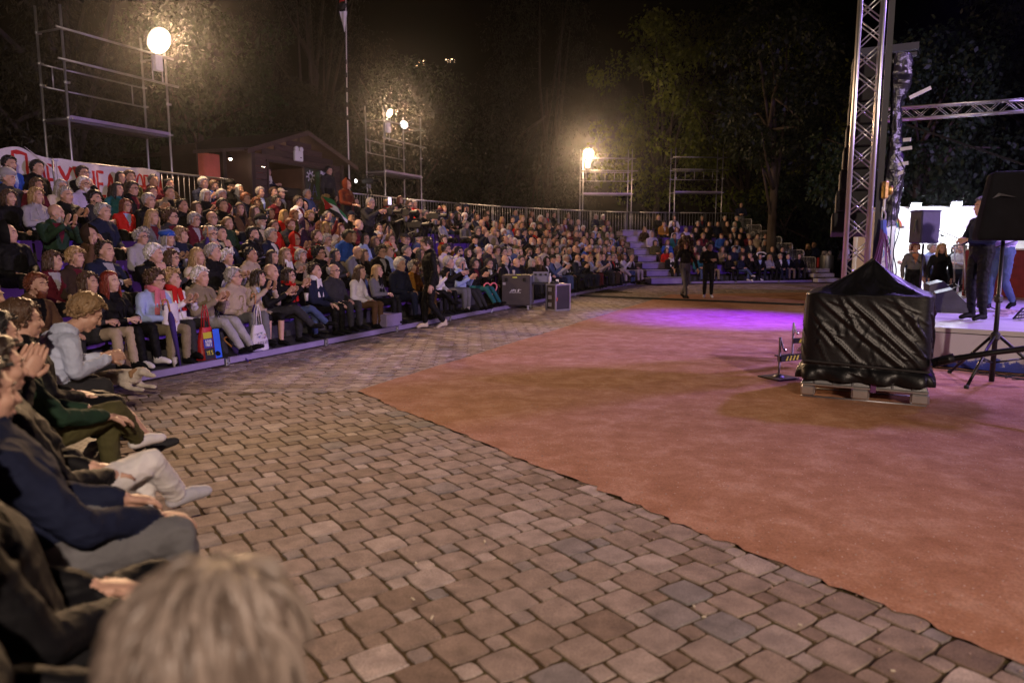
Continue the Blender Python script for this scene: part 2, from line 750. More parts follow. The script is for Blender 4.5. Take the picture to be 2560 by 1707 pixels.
# crumbs of light gravel and dropped litter along the edge of the clay
mb = MB()
for _ in range(900):
    t_ = abs(rng.gauss(0, 3.5))
    e_ = rng.gauss(.12, .28) if rng.random() < .5 else rng.uniform(0, 7)
    p = RC + E2 * rng.uniform(0, 6.5) + nA * e_
    if rng.random() < .4:
        p = RC + uB * rng.uniform(0, 12) + nB * abs(rng.gauss(1.5, 2))
    s_ = rng.uniform(.003, .008)
    mb.box((p[0], p[1], .007 + s_ * .3), (s_, s_ * rng.uniform(.6, 1.4), s_ * .7), rng.uniform(0, 3))
tag(mb.build('gravel', mat('pale_grit', (.42, .30, .24), .9)), None, None, None, 'stuff')
mb = MB()
for px, py in ((1040, 1410), (1032, 1500), (1080, 1547), (1735, 1518), (2000, 1565), (1760, 1545), (2232, 1680), (1835, 720), (1212, 1356)):
    p = on_ground(px, py)
    mb.box((p.x, p.y, .008), (rng.uniform(.015, .035), .008, .004), rng.uniform(0, 3))
tag(mb.build('litter', mat('pale_litter', (.62, .56, .42), .8)), None, None, None, 'stuff')

# ------------------------------------------------------------------ stands
def V2(a):
    return np.array(a, float)


MITRE = V2((-11.87, 6.80))
STANDS = {
    'A': ([CORNER - uA * 12, CORNER], [CORNER - uA * 12 - nA * DEPTH, MITRE]),
    'B': ([CORNER, V2((2.13, 23.15)), V2((3.2, 25.6)), V2((4.2, 27.9)), V2((5.0, 29.35))],
          [MITRE, V2((-3.70, 25.67)), V2((-.5, 30.3)), V2((2.18, 33.0)), V2((4.3, 34.75))]),
    'C': ([V2((5.45, 29.5)), V2((13.0, 31.35))], [V2((4.95, 35.1)), V2((11.4, 36.6))]),
}
STEP = DEPTH / ROWS


def row_path(st, off):
    F, B_ = STANDS[st]
    f = off / DEPTH
    return [a * (1 - f) + b * f for a, b in zip(F, B_)]


def resample(path, step, start=0.):
    """points and unit tangents along a polyline"""
    out = []
    seg = [np.linalg.norm(path[i + 1] - path[i]) for i in range(len(path) - 1)]
    tot = sum(seg)
    s = start
    while s <= tot + 1e-6:
        q, i = s, 0
        while i < len(seg) - 1 and q > seg[i]:
            q -= seg[i]
            i += 1
        t = (path[i + 1] - path[i]) / seg[i]
        out.append((path[i] + t * q, t, s))
        s += step
    return out


def densify(p, n=6):
    out = []
    for i in range(len(p) - 1):
        for k in range(n):
            out.append(p[i] * (1 - k / n) + p[i + 1] * k / n)
    out.append(p[-1])
    return out


PERF = None


def perforated():
    m = bpy.data.materials.new('perforated_metal')
    m.use_nodes = True
    t = m.node_tree
    N, L = t.nodes, t.links
    b = N['Principled BSDF']
    b.inputs['Metallic'].default_value = .8
    b.inputs['Roughness'].default_value = .4
    geo = N.new('ShaderNodeNewGeometry')
    mp = N.new('ShaderNodeMapping')
    mp.inputs['Rotation'].default_value = (0, 0, R(35))
    mp.inputs['Scale'].default_value = (1, 1, 0)
    L.new(geo.outputs['Position'], mp.inputs[0])
    vo = N.new('ShaderNodeTexVoronoi')
    vo.inputs['Scale'].default_value = 17
    vo.inputs['Randomness'].default_value = 0
    L.new(mp.outputs[0], vo.inputs[0])
    cr = N.new('ShaderNodeValToRGB')
    cr.color_ramp.interpolation = 'CONSTANT'
    e = cr.color_ramp.elements
    e[0].color = (.02, .02, .02, 1)
    e[1].position, e[1].color = .22, (.13, .13, .135, 1)
    L.new(vo.outputs['Distance'], cr.inputs[0])
    L.new(cr.outputs[0], b.inputs['Base Color'])
    return m


PERF = perforated()


def seat_mesh():
    mb = MB()
    prof = [(-.20, .315), (-.20, .345), (-.05, .325), (.10, .325), (.17, .345), (.215, .44), (.235, .62), (.225, .66)]

    def fn(u, v):
        k = v * (len(prof) - 1)
        i = min(int(k), len(prof) - 2)
        q = k - i
        d = prof[i][0] * (1 - q) + prof[i + 1][0] * q
        z = prof[i][1] * (1 - q) + prof[i + 1][1] * q
        x = (u - .5) * .43
        cv = (abs(u - .5) * 2) ** 3
        return (x, -d - .0 + (cv * .03 if z > .4 else 0), z + (cv * .03 if z < .4 else 0))
    mb.grid(fn, 6, 7)
    return mb.mesh('seat', PURPLE, 'all')


SEAT_ME = seat_mesh()
SLOTS = []                                             # stand, row, index, position, inward normal


def build_stand(st, label):
    root = empty('spectator_stand', (0, 0, 0), 0, label, 'grandstand', 'spectator stands round the arena')
    nseat = 0
    for i in range(ROWS):
        z = FLOOR0 + RISE * i
        fr = densify(row_path(st, STEP * i))
        bk = densify(row_path(st, STEP * (i + 1)))
        mb = MB()
        n = len(fr)
        zl = z - RISE if i else 0.02
        v = []
        for k in range(n):
            v += [(fr[k][0], fr[k][1], zl), (fr[k][0], fr[k][1], z), (bk[k][0], bk[k][1], z), (bk[k][0], bk[k][1], zl)]
        f = []
        for k in range(n - 1):
            a, b_ = k * 4, k * 4 + 4
            f += [(a, b_, b_ + 1, a + 1), (a + 1, b_ + 1, b_ + 2, a + 2), (a + 2, b_ + 2, b_ + 3, a + 3)]
        f += [(0, 1, 2, 3), tuple(len(v) - 4 + q for q in (3, 2, 1, 0))]
        mb.add(v, f)
        tread = mb.build('tread', PERF if (st == 'A' and i == 0) else PLY, root)
        # metal nosing on the front edge of every tread above the first
        mb = MB()
        for k in range(n - 1):
            a, b_ = fr[k], fr[k + 1]
            if i:
                mb.beam((a[0], a[1], z + .004), (b_[0], b_[1], z + .004), .05, .03)
        if i:
            mb.build('nosing', ALU_PAINT, tread)
        # seats
        off = STEP * i + .60
        path = row_path(st, off)
        for (p, t, s) in resample(path, .47, .3):
            inn = np.array([t[1], -t[0]])
            if st == 'C' and s < 1.75:
                continue
            SLOTS.append((st, i, s, p, inn))
            if st == 'A' and i > 1:
                continue
            if nseat < 298 and p[1] > 1.6:
                o = bpy.data.objects.new('seat', SEAT_ME)
                link(o, root)
                o.location = (p[0], p[1], z)
                o.rotation_euler = (0, 0, head_to_rot(inn))
                nseat += 1
    # dark cladding under the back and the ends
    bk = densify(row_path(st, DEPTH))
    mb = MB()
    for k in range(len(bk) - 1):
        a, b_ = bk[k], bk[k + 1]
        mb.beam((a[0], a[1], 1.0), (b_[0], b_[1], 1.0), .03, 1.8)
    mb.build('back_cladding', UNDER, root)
    # kerb rails of painted aluminium with clamps, standing on the paving
    fr = row_path(st, -.035)
    for (p, t, s) in resample(fr, 2.07):
        q = p + t * 1.97
        if st == 'A':
            continue
        if np.linalg.norm(p - fr[-1]) < 2.0:
            q = fr[-1]
        if st == 'C' and s < 1.5:
            continue
        mb = MB()
        mb.beam((p[0], p[1], .075), (q[0], q[1], .075), .05, .085, bv=.006)
        rl = mb.build('kerb_rail', ALU_PAINT, root)
        mb = MB()
        c = p - t * .05
        mb.box((c[0], c[1], .06), (.07, .05, .10), head_to_rot(t), b=.01)
        mb.tube([(c[0] - t[1] * -.03, c[1] - t[0] * .03, .05), (c[0] + t[1] * .05, c[1] - t[0] * .05, .05)], .018, 8)
        mb.build('clamp', STEEL, rl)
    return root


stand_B = build_stand('B', 'long dark spectator stand with purple seats running the length of the arena')
stand_A = build_stand('A', 'spectator stand with perforated metal footway under the camera')
stand_C = build_stand('C', 'short spectator stand with steel steps at the far end of the arena')

# steps of the far stand
for i in range(8):
    a, b_ = row_path('C', -.45 + .80 * i)[0], row_path('C', -.45 + .80 * i)[1]
    t = (b_ - a) / np.linalg.norm(b_ - a)
    z1 = .02 + .285 * (i + 1)
    p0 = a + t * .12
    mb = MB()
    c = p0 + t * .70
    inn = np.array([t[1], -t[0]])
    mb.box((c[0] - inn[0] * .4, c[1] - inn[1] * .4, z1 - .14), (1.35, .80, .22), head_to_rot(inn), b=.008)
    s_ = mb.build('step', ALU_PAINT, stand_C)
    mb = MB()
    mb.box((c[0] - inn[0] * .15, c[1] - inn[1] * .15, z1 + .002), (1.40, .34, .03), head_to_rot(inn), b=.006)
    mb.build('step_nosing', ALU, s_)
pA, pB_ = row_path('C', 0)[1], row_path('C', DEPTH)[1]
for i in range(3):
    c = pA + uC * .55 + nC * (.25 - i * .34)
    mb = MB()
    mb.box((c[0], c[1], .12 + .2 * i), (1.05, .36, .16), head_to_rot(-nC), b=.008)
    mb.build('step', WHITE_PAINT, stand_C)
# a spare metal step standing on the footway of the long stand
c = B_pt(6.25, .22)
mb = MB()
mb.box((c.x, c.y, .22), (.52, .36, .23), head_to_rot(nB), b=.008)
tag(mb.build('step_block', ALU_PAINT), 'plain grey metal step block on the kerb beside the man in the black suit', 'step block')


# ------------------------------------------------------------------ railings
def railing(path, label, z0=1.95, z1=3.2, gap=.15):
    root = empty('railing', (path[0][0], path[0][1], 0), 0, label, 'railing', 'tubular steel railings behind the stands')
    O = Vector((path[0][0], path[0][1], 0))
    bal = MB()
    bal.tube([(0, 0, z0 + .05), (0, 0, z1 - .02)], .011, 6)
    bm_ = bal.mesh('baluster', STEEL, 'all')
    for k in range(len(path) - 1):
        a, b_ = path[k], path[k + 1]
        mb = MB()
        mb.tube([(a[0] - O.x, a[1] - O.y, z1), (b_[0] - O.x, b_[1] - O.y, z1)], .024, 8)
        mb.build('top_rail', STEEL, root, 'all')
        mb = MB()
        mb.tube([(a[0] - O.x, a[1] - O.y, z0 + .05), (b_[0] - O.x, b_[1] - O.y, z0 + .05)], .02, 8)
        mb.build('bottom_rail', STEEL, root, 'all')
    for (p, t, s) in resample(path, 2.1):
        mb = MB()
        mb.tube([(p[0] - O.x, p[1] - O.y, z0 - .3), (p[0] - O.x, p[1] - O.y, z1 + .03)], .026, 8)
        mb.build('post', STEEL, root, 'all')
    n = 0
    for (p, t, s) in resample(path, gap, gap / 2):
        if n >= 296:
            break
        o = bpy.data.objects.new('baluster', bm_)
        link(o, root)
        o.location = (p[0] - O.x, p[1] - O.y, 0)
        n += 1
    return root


def xy(v):
    return np.array((v.x, v.y))


railing([xy(B_pt(2.2, DEPTH)), xy(B_pt(8.9, DEPTH))], 'grey tubular railing behind the red lettered banner beside the wooden hut')
railing([xy(B_pt(13.7, DEPTH)), V2((-3.70, 25.67)), V2((-.5, 30.3)), V2((2.18, 33.0)), V2((4.5, 34.95)), V2((6.2, 35.5)), V2((8.27, 35.96)), V2((11.2, 36.5))],
        'long grey tubular railing bending round behind the top row past the camera crew')

# rounded crowd barriers stepping down the end of the far stand
names = ['highest', 'second highest', 'third from the top', 'fourth from the top', 'third from the bottom', 'second lowest', 'lowest']
for i in range(7):
    f = (6 - i + .5) / 7
    c = pA * (1 - f) + pB_ * f + uC * .12
    d = (pB_ - pA) / np.linalg.norm(pB_ - pA)
    z = FLOOR0 + RISE * (6 - i)
    root = empty('crowd_barrier', (c[0], c[1], z), math.atan2(d[1], d[0]) + R(6),
                 f'{names[i]} of the rounded barriers stepping down the far stand', 'barrier', 'rounded barriers at the end of the far stand')
    mb = MB()
    W, H_, r_ = .40, 1.0, .1
    pts = []
    for (cx, cz, a0) in ((W - r_, H_ - r_, 0), (-W + r_, H_ - r_, 90), (-W + r_, r_ + .05, 180), (W - r_, r_ + .05, 270)):
        for k in range(5):
            a = R(a0 + k * 22.5)
            pts.append((cx + r_ * math.cos(a), 0, cz + r_ * math.sin(a)))
    pts.append(pts[0])
    mb.tube(pts, .02, 8)
    mb.build('frame', STEEL, root, 'all')
    for k in range(8):
        mb = MB()
        x = -W + .09 + k * (2 * W - .18) / 7
        mb.tube([(x, 0, .06), (x, 0, H_ - .01)], .012, 6)
        mb.build('bar', STEEL, root, 'all')


# ------------------------------------------------------------------ scaffold towers with flood lamps
def scaffold(o2, u, back, label, lit=None, dz=0., extra=False):
    """o2 front corner on the ground; u along the front; back away from the arena"""
    root = empty('scaffold_tower', (o2[0], o2[1], 0), 0, label, 'scaffold', 'scaffold towers behind the stands')
    W, D = 2.42, .73

    def P(a, b_, z):
        return (u[0] * a + back[0] * b_, u[1] * a + back[1] * b_, z + dz)
    for (a, b_, h) in ((0, 0, 6.24), (W, 0, 6.24 if extra else 5.95), (0, D, 6.3), (W, D, 6.3)):
        mb = MB()
        mb.tube([P(a, b_, -dz), P(a, b_, h)], .025, 8)
        p = mb.build('post', STEEL, root, 'all')
        for z in (4.1, 4.78, 5.2, 5.79):
            mb = MB()
            q = P(a, b_, z)
            mb.lathe([(.028, -.03), (.038, -.02), (.038, .02), (.028, .03)], q, 8)
            mb.box((q[0] + u[0] * .05, q[1] + u[1] * .05, q[2]), (.07, .035, .04))
            mb.build('coupler', STEEL, p)
    for z, b_, a0, a1, r_ in ((5.79, -.05, -.15, W + .18, .025), (5.2, -.05, -.15, W + .28, .025), (5.2, D + .04, 0, W, .018), (4.77, D + .04, 0, W, .018)):
        mb = MB()
        mb.tube([P(a0, b_, z), P(a1, b_, z)], r_, 8)
        mb.build('rail', STEEL, root, 'all')
    for a in ((.28, W - .28) if lit != 'ladder' else (.3, .78, 1.26, 1.74, 2.2)):
        mb = MB()
        mb.tube([P(a, D + .04, 4.77), P(a, D + .04, 5.2)], .015, 6)
        mb.build('guard_upright', STEEL, root, 'all')
    for a in (0, W):
        for z in (4.08, 5.79):
            mb = MB()
            mb.tube([P(a, 0, z), P(a, D, z)], .022, 8)
            mb.build('transom', STEEL, root, 'all')
    for k in range(2):
        mb = MB()
        b_ = D * (.27 + .46 * k)
        mb.beam(P(.02, b_, 4.11), P(W - .02, b_, 4.11), .32, .04, bv=.008)
        for e in (-1, 1):
            mb.beam(P(.02, b_ + e * .15, 4.09), P(W - .02, b_ + e * .15, 4.09), .012, .10)
        mb.build('deck_board', mat('worn_deck_metal', (.12, .11, .15), .6, .3), root)
    mb = MB()
    mb.beam(P(.02, -.015, 4.12), P(W - .02, -.015, 4.12), .02, .065)
    mb.build('toe_board', ALU_PAINT, root)
    return root


def floodlight(p, face, label, energy, box=True, r_=.14, name='floodlight', glass=None, beam=0):
    """lamp head on a bracket with its ballast box; face is the 2D direction it shines in"""
    # the far lamp's backward light is added to brighten the trees
    fx, fy = face
    root = empty(name, p, head_to_rot(face), label, 'floodlight', 'lit floodlights on the scaffold towers')
    M = Matrix.Rotation(R(62), 4, 'X')
    mb = MB()
    mb.lathe([(r_ * .35, .16), (r_ * .7, .13), (r_, .03), (r_ + .012, 0), (r_ + .012, -.012)][::-1], (0, 0, 0), 20, Matrix.Rotation(R(62), 4, 'X'))
    mb.build('housing', ALU, root, True)
    mb = MB()
    mb.ball((0, .02, -.01), (r_ * .97, r_ * .97, .05), 16, Matrix.Rotation(R(62), 4, 'X'))
    mb.build('lamp_glass', glass or LAMP_ON, root, 'all')
    mb = MB()
    mb.tube([(-.17, -.06, -.02), (-.17, -.08, -.3), (.17, -.08, -.3), (.17, -.06, -.02)], .014, 6)
    mb.build('bracket', STEEL, root, True)
    if box:
        mb = MB()
        mb.box((.02, -.06, -.48), (.20, .13, .34), b=.015)
        mb.build('ballast_box', WHITE_PAINT, root)
        for s_ in (-1, 1):
            mb = MB()
            mb.tube([(s_ * .13, -.1, -.28), (s_ * .13, -.1, -.9)], .015, 6)
            mb.build('support', STEEL, root, True)
    q = Vector((p[0] + fx * (r_ + .05), p[1] + fy * (r_ + .05), p[2] + .02))
    if glass:
        lamp('floodlight_bulb', 'POINT', q, energy, WARM, None, r_)
    else:
        lamp('floodlight_bulb', 'SPOT', q, energy, WARM, (p[0] + fx * 10, p[1] + fy * 10, p[2] - 4.5), r_, 150, .35)
    # extra spot aimed at the camera, added for the halo round the lamp
    lamp('floodlight_halo_spot', 'SPOT', q, beam, WARM, (.6, 1.0, .8), r_, 34, 1.0)
    return root


bk = -nB
sc1 = scaffold(xy(B_pt(4.95, 6.7)), uB, bk, 'tall scaffold tower behind the banner carrying the largest glowing floodlight')
sc2 = scaffold(xy(B_pt(16.2, 6.7)), uB, bk, 'scaffold tower beside the hut carrying a lit floodlight and a round reflector', extra=True)
u3 = np.array((.995, .10))
b3 = np.array((-.10, .995))
sc3 = scaffold(np.array((3.45, 35.7)), u3, b3, 'far scaffold tower with a floodlight above the end of the long stand', 'ladder', extra=True)
sc4 = scaffold(np.array((8.05, 36.3)), u3, b3, 'unlit scaffold tower standing behind the far stand under the maple tree', 'ladder', dz=.12, extra=True)
p = B_pt(7.16, 6.62, 6.10)
floodlight(p, nB, 'brightest floodlight glowing warm on the scaffold behind the banner', 2000, r_=.29, beam=4200)
p = B_pt(16.43, 6.62, 6.05)
floodlight(p, nB, 'small yellow glowing floodlight on the scaffold beside the hut', 1200, r_=.15, beam=2600)
p3 = at_y(1471, 386, 35.6)
floodlight(p3, (-.1, -1), 'floodlight glowing pinkish white on the far scaffold tower', 750, r_=.25, beam=6500, glass=mat('lamp_glass_far_lit', (1.0, .78, .58), emit=22))
p = B_pt(17.33, 6.6, 5.80)
root = empty('round_reflector', p, head_to_rot(nB) - R(35), 'round white glowing reflector lamp clamped to the scaffold beside the hut', 'lamp')
M = Matrix.Rotation(R(-80), 4, 'X')
mb = MB()
mb.lathe([(.04, -.13), (.09, -.10), (.155, -.01), (.16, 0), (.15, .005)], (0, 0, 0), 20, M)
mb.build('housing', WHITE_PAINT, root, True)
mb = MB()
mb.lathe([(.145, 0), (.10, .012), (.02, .015)], (0, .004, 0), 20, M)
mb.build('lamp_glass', REFL, root, True)
mb = MB()
mb.tube([(0, -.1, 0), (-.12, -.1, .02), (-.3, 0, .12)], .014, 6)
mb.build('arm', STEEL, root, True)
# cables slung between the two far towers
mb = MB()
a, b_ = Vector((5.95, 35.75, 5.75)), Vector((8.1, 36.3, 5.9))
pts = [a.lerp(b_, k / 16) + Vector((0, 0, -.62 * (1 - (2 * k / 16 - 1) ** 2))) for k in range(17)]
mb.tube(pts, .012, 6)
tag(mb.build('cable', RUBBER, None, 'all'), 'slack black cable slung between the two far scaffold towers', 'cable')

# flagpole with a folded flag
root = empty('flagpole', B_pt(14.45, 6.9), 0, 'thin white pole with a furled red, black and white flag beside the hut', 'flagpole')
mb = MB()
mb.tube([(0, 0, 1.9), (.0, 0, 6.0), (.05, .05, 9.6)], [.022, .02, .016], 8)
mb.build('pole', WHITE_PAINT, root, 'all')
mb = MB()
for z in (5.6, 6.0, 6.45, 6.9, 7.3):
    mb.lathe([(.026, -.07), (.026, .07)], (0, 0, z), 8)
mb.build('tape_band', BLACK, root)
for nm, col, z0, z1, w0, w1 in (('red_stripe', (.55, .02, .02), 9.55, 9.05, .12, .2), ('black_stripe', (.015, .015, .015), 9.04, 8.82, .2, .2), ('white_stripe', (.75, .73, .75), 8.81, 8.15, .20, .02)):
    mb = MB()

    def fn(u, v, z0=z0, z1=z1, w0=w0, w1=w1):
        ww = w0 * (1 - v) + w1 * v
        return (-.16 * ww / .2 + u * ww * 1.2, .03 * math.sin(u * 7 + v * 3), z0 * (1 - v) + z1 * v + .12 * u * v)
    mb.grid(fn, 8, 6)
    mb.build(nm, mat('flag_' + nm, col, .8), root, 'all')


# ------------------------------------------------------------------ banner with painted letters
def ribbon(mb, pts, w_, surf, lift=.004):
    """a brush stroke laid on surf(x, z): pts in surface coordinates"""
    P = []
    for k in range(len(pts) - 1):
        a, b_ = pts[k], pts[k + 1]
        n = max(1, int(math.hypot(b_[0] - a[0], b_[1] - a[1]) / .05))
        for q in range(n):
            P.append((a[0] + (b_[0] - a[0]) * q / n, a[1] + (b_[1] - a[1]) * q / n))
    P.append(pts[-1])
    v, f = [], []
    for i, p_ in enumerate(P):
        a, b_ = P[max(i - 1, 0)], P[min(i + 1, len(P) - 1)]
        tx, tz = b_[0] - a[0], b_[1] - a[1]
        L_ = math.hypot(tx, tz) or 1
        nx, nz = -tz / L_, tx / L_
        ww = w_ * (.5 + .1 * math.sin(i * 1.7 + pts[0][0] * 9))
        v += [surf(p_[0] + nx * ww, p_[1] + nz * ww, lift), surf(p_[0] - nx * ww, p_[1] - nz * ww, lift)]
    for i in range(len(P) - 1):
        f.append((2 * i, 2 * i + 1, 2 * i + 3, 2 * i + 2))
    mb.add(v, f)


def arc(cx, cz, rx, rz, a0, a1, n=12):
    return [(cx + rx * math.cos(R(a0 + (a1 - a0) * k / n)), cz + rz * math.sin(R(a0 + (a1 - a0) * k / n))) for k in range(n + 1)]


STROKES = {
    'Π': [[(0, 0), (0, 1), (.8, 1), (.8, 0)]], 'Λ': [[(0, 0), (.4, 1), (.8, 0)]],
    'Ε': [[(.75, 1), (0, 1), (0, 0), (.75, 0)], [(0, .5), (.6, .5)]],
    'Υ': [[(0, 1), (.4, .5), (.8, 1)], [(.4, .5), (.4, 0)]],
    'Σ': [[(.75, 1), (0, 1), (.4, .5), (0, 0), (.75, 0)]],
    'Η': [[(0, 0), (0, 1)], [(.75, 0), (.75, 1)], [(0, .5), (.75, .5)]],
    'Θ': [arc(.4, .5, .4, .5, 0, 360), [(0, .5), (.8, .5)]],
    'Ρ': [[(0, 0), (0, 1), (.5, 1), (.65, .78), (.5, .52), (0, .52)]],
    'Ι': [[(.1, 0), (.1, 1)]], 'Α': [[(0, 0), (.4, 1), (.8, 0)], [(.15, .38), (.65, .38)]],
    'O': [arc(.4, .5, .38, .5, 0, 360)], 'X': [[(0, 0), (.7, 1)], [(0, 1), (.7, 0)]], 'C': [arc(.42, .5, .4, .5, 50, 310)],
    'L': [[(0, 1), (0, 0), (.65, 0)]], 'E': [[(.7, 1), (0, 1), (0, 0), (.7, 0)], [(0, .5), (.55, .5)]],
    'P': [[(0, 0), (0, 1), (.5, 1), (.65, .78), (.5, .52), (0, .52)]], 'S': [arc(.35, .74, .32, .26, 30, 270)[:] + arc(.35, .26, .32, .26, 90, -150)],
    'J': [[(.6, 1), (.6, .2), (.35, 0), (.05, .15)]], 'G': [arc(.42, .5, .4, .5, 50, 360) + [(.5, .5)]],
    'D': [[(0, 0), (0, 1), (.45, .95), (.7, .5), (.45, .05), (0, 0)]], 'V': [[(0, 1), (.37, 0), (.75, 1)]], 'I': [[(.1, 0), (.1, 1)]],
    'B': [[(0, 0), (0, 1), (.5, .95), (.55, .6), (.4, .52), (.65, .4), (.6, .05), (0, 0)], [(0, .52), (.4, .52)]],
    'T': [[(0, 1), (.8, 1)], [(.4, 1), (.4, 0)]], 'F': [[(.7, 1), (0, 1), (0, 0)], [(0, .52), (.5, .52)]], 'Y': [[(0, 1), (.4, .5), (.8, 1)], [(.4, .5), (.4, 0)]],
    'R': [[(0, 0), (0, 1), (.5, 1), (.65, .78), (.5, .52), (0, .52), (.65, 0)]], 'A': [[(0, 0), (.4, 1), (.8, 0)], [(.15, .38), (.65, .38)]],
    'N': [[(0, 0), (0, 1), (.7, 0), (.7, 1)]], 'K': [[(0, 0), (0, 1)], [(.65, 1), (0, .48), (.68, 0)]], 'U': [[(0, 1), (0, .2), (.35, 0), (.7, .2), (.7, 1)]],
}


def letters(text, x, z, h, w_, adv, brush, surf, name, m, parent, slant=0, lift=.004, rise=0):
    for ch in text:
        if ch == ' ':
            x += adv * .5
            continue
        mb = MB()
        for st_ in STROKES[ch]:
            ribbon(mb, [(x + p_[0] * w_ + slant * p_[1] * h, z + p_[1] * h) for p_ in st_], brush, surf, lift)
        mb.build(name, m, parent)
        x += adv * (.45 if ch in 'ΙI' else 1)
        z += rise
    return x


BAN0, BAN1 = 2.6, 6.72


def ban(x, z, lift=0.):
    s = BAN0 + x
    o_ = DEPTH - .05 - .03 * math.sin(x * 5.3 + z * 2) - .018 * math.sin(x * 13 + 1) - lift
    sag = -.05 * abs(math.sin(x * 1.7)) + (.16 * math.exp(-((x - 1.0) / .35) ** 2) if z > .7 else 0)
    p_ = B_pt(s, o_, 2.12 + z + sag * max(0, (z - .5) / .6))
    return (p_.x, p_.y, p_.z)


root = empty('banner', (0, 0, 0), 0, 'white cloth banner with hand painted red Greek letters on the railing', 'banner')
mb = MB()
mb.grid(lambda u, v: ban(u * (BAN1 - BAN0), v * 1.12), 60, 12)
mb.build('cloth', mat('banner_cloth', (.62, .58, .62), .9, 0, .3, 14, .08), root, 'all')
REDP = mat('red_banner_paint', (.48, .018, .02), .8, 0, .1, 30, .25, 14)
for ch, px0, px1, zz, hh in (('Π', 38, 72, .52, .52), ('Λ', 94, 122, .46, .52), ('Ε', 125, 148, .44, .54), ('Υ', 156, 182, .44, .54), ('Σ', 188, 214, .46, .52), ('Η', 219, 236, .46, .52),
                             ('Ε', 246, 268, .46, .52), ('Λ', 272, 290, .46, .50), ('Ε', 297, 316, .46, .5), ('Υ', 320, 338, .46, .5), ('Θ', 341, 360, .46, .52), ('Ε', 364, 376, .46, .5), ('Ρ', 382, 393, .44, .5), ('Ι', 397, 400, .46, .48), ('Α', 402, 413, .5, .42),
                             ('Π', 108, 128, .0, .32), ('Λ', 250, 268, .0, .36), ('Ι', 394, 398, -.02, .3)):
    x0, x1 = B_at(px0, 440, DEPTH - .1)[0] - BAN0, B_at(px1, 440, DEPTH - .1)[0] - BAN0
    letters(ch, x0, zz, hh, (x1 - x0) / .8, 1, .06 if px0 < 300 else .05, ban, 'letter', REDP, root)
mb = MB()
mb.prism([ban(1.15, 1.16), ban(1.75, .78, .12), ban(1.45, 1.06, .02)], (0, .004, .004))
mb.build('torn_corner', mat('banner_cloth', (0, 0, 0)), root)

# ------------------------------------------------------------------ wooden hut
WOOD = mat('brown_stained_board', (.06, .034, .028), .7, 0, .3, 30, .3, 3, stretch=(1, 1, 9), tone=.22)
WOOD_D = mat('dark_stained_beam', (.035, .02, .016), .7, 0, .3, 30, .3, 3)
REDW = mat('red_inner_wall', (.36, .085, .06), .8, 0, .1, 12, .15)
HS, HOFF, HW, HD = 10.4, 7.15, 3.95, 3.2
EAVE, RIDGE, HB = 4.12, 4.78, 2.2
hut = empty('wooden_hut', B_pt(HS, HOFF), math.atan2(uB[1], uB[0]), 'dark timber hut with a gable roof and serving hatch behind the top row', 'hut')
# local: x along the front, y to the back (depth), z up ; the front is at y = 0
NB = 15
bh = (RIDGE - HB) / NB
for k in range(NB):
    z0, z1 = HB + k * bh, HB + (k + 1) * bh - .008
    zm = (z0 + z1) / 2

    def span(z):
        return (0, HW) if z <= EAVE else (HW / 2 * (z - EAVE) / (RIDGE - EAVE), HW - HW / 2 * (z - EAVE) / (RIDGE - EAVE))
    a, b_ = span(z1)
    cuts = []
    if 2.95 < zm < 3.92:
        cuts = [(.62, 2.12), (2.16, 3.5)]
    segs = [(a, b_)]
    for c0, c1 in cuts:
        segs = [s_ for q in segs for s_ in ((q[0], min(q[1], c0)), (max(q[0], c1), q[1])) if s_[1] - s_[0] > .03]
    for s0, s1 in segs:
        mb = MB()
        mb.box(((s0 + s1) / 2, .0, zm), (s1 - s0, .035, z1 - z0), M=Matrix.Rotation(R(4), 4, 'X'), b=.006)
        mb.build('siding_board', WOOD, hut)
for nm, m_, c, sz in (('side_wall', WOOD_D, (.02, HD / 2, 3.1), (.04, HD - .1, 2.0)), ('side_wall', WOOD_D, (HW - .02, HD / 2, 3.1), (.04, HD - .1, 2.0)),
                      ('back_wall', REDW, (HW / 2, HD - .05, 3.2), (HW - .1, .04, 2.2)), ('hut_floor', WOOD_D, (HW / 2 - .8, HD / 2 - .3, 2.14), (HW + 2.6, HD + .9, .1)),
                      ('hatch_shelf', WOOD_D, (1.37, -.12, 2.93), (1.6, .3, .05)), ('window_frame', WOOD_D, (2.14, -.01, 3.43), (.06, .07, 1.0)), ('window_frame', WOOD_D, (3.52, -.01, 3.43), (.06, .07, 1.0)),
                      ('window_frame', WOOD_D, (.6, -.01, 3.43), (.06, .07, 1.0)), ('lintel', WOOD_D, (2.05, -.02, 3.93), (3.0, .08, .07)), ('corner_post', WOOD_D, (.0, -.02, 3.16), (.14, .12, 1.92)),
                      ('corner_post', WOOD_D, (HW, -.02, 3.16), (.12, .12, 1.92))):
    mb = MB()
    mb.box(c, sz, b=.005)
    mb.build(nm, m_, hut)
for s_ in (0, 1):
    mb = MB()
    x0, x1 = (HW / 2, -.5) if s_ == 0 else (HW / 2, HW + .45)
    zr, ze = RIDGE + .06, EAVE - .08
    mb.prism([(x0, -.35, zr), (x1, -.35, ze), (x1, -.35, ze + .06), (x0, -.35, zr + .06)], (0, HD + .6, 0))
    rf = mb.build('roof', WOOD_D, hut)
    mb = MB()
    mb.prism([(x0, -.37, zr - .06), (x1, -.37, ze - .06), (x1, -.37, ze + .07), (x0, -.37, zr + .07)], (0, .03, 0))
    mb.build('barge_board', WOOD, rf)
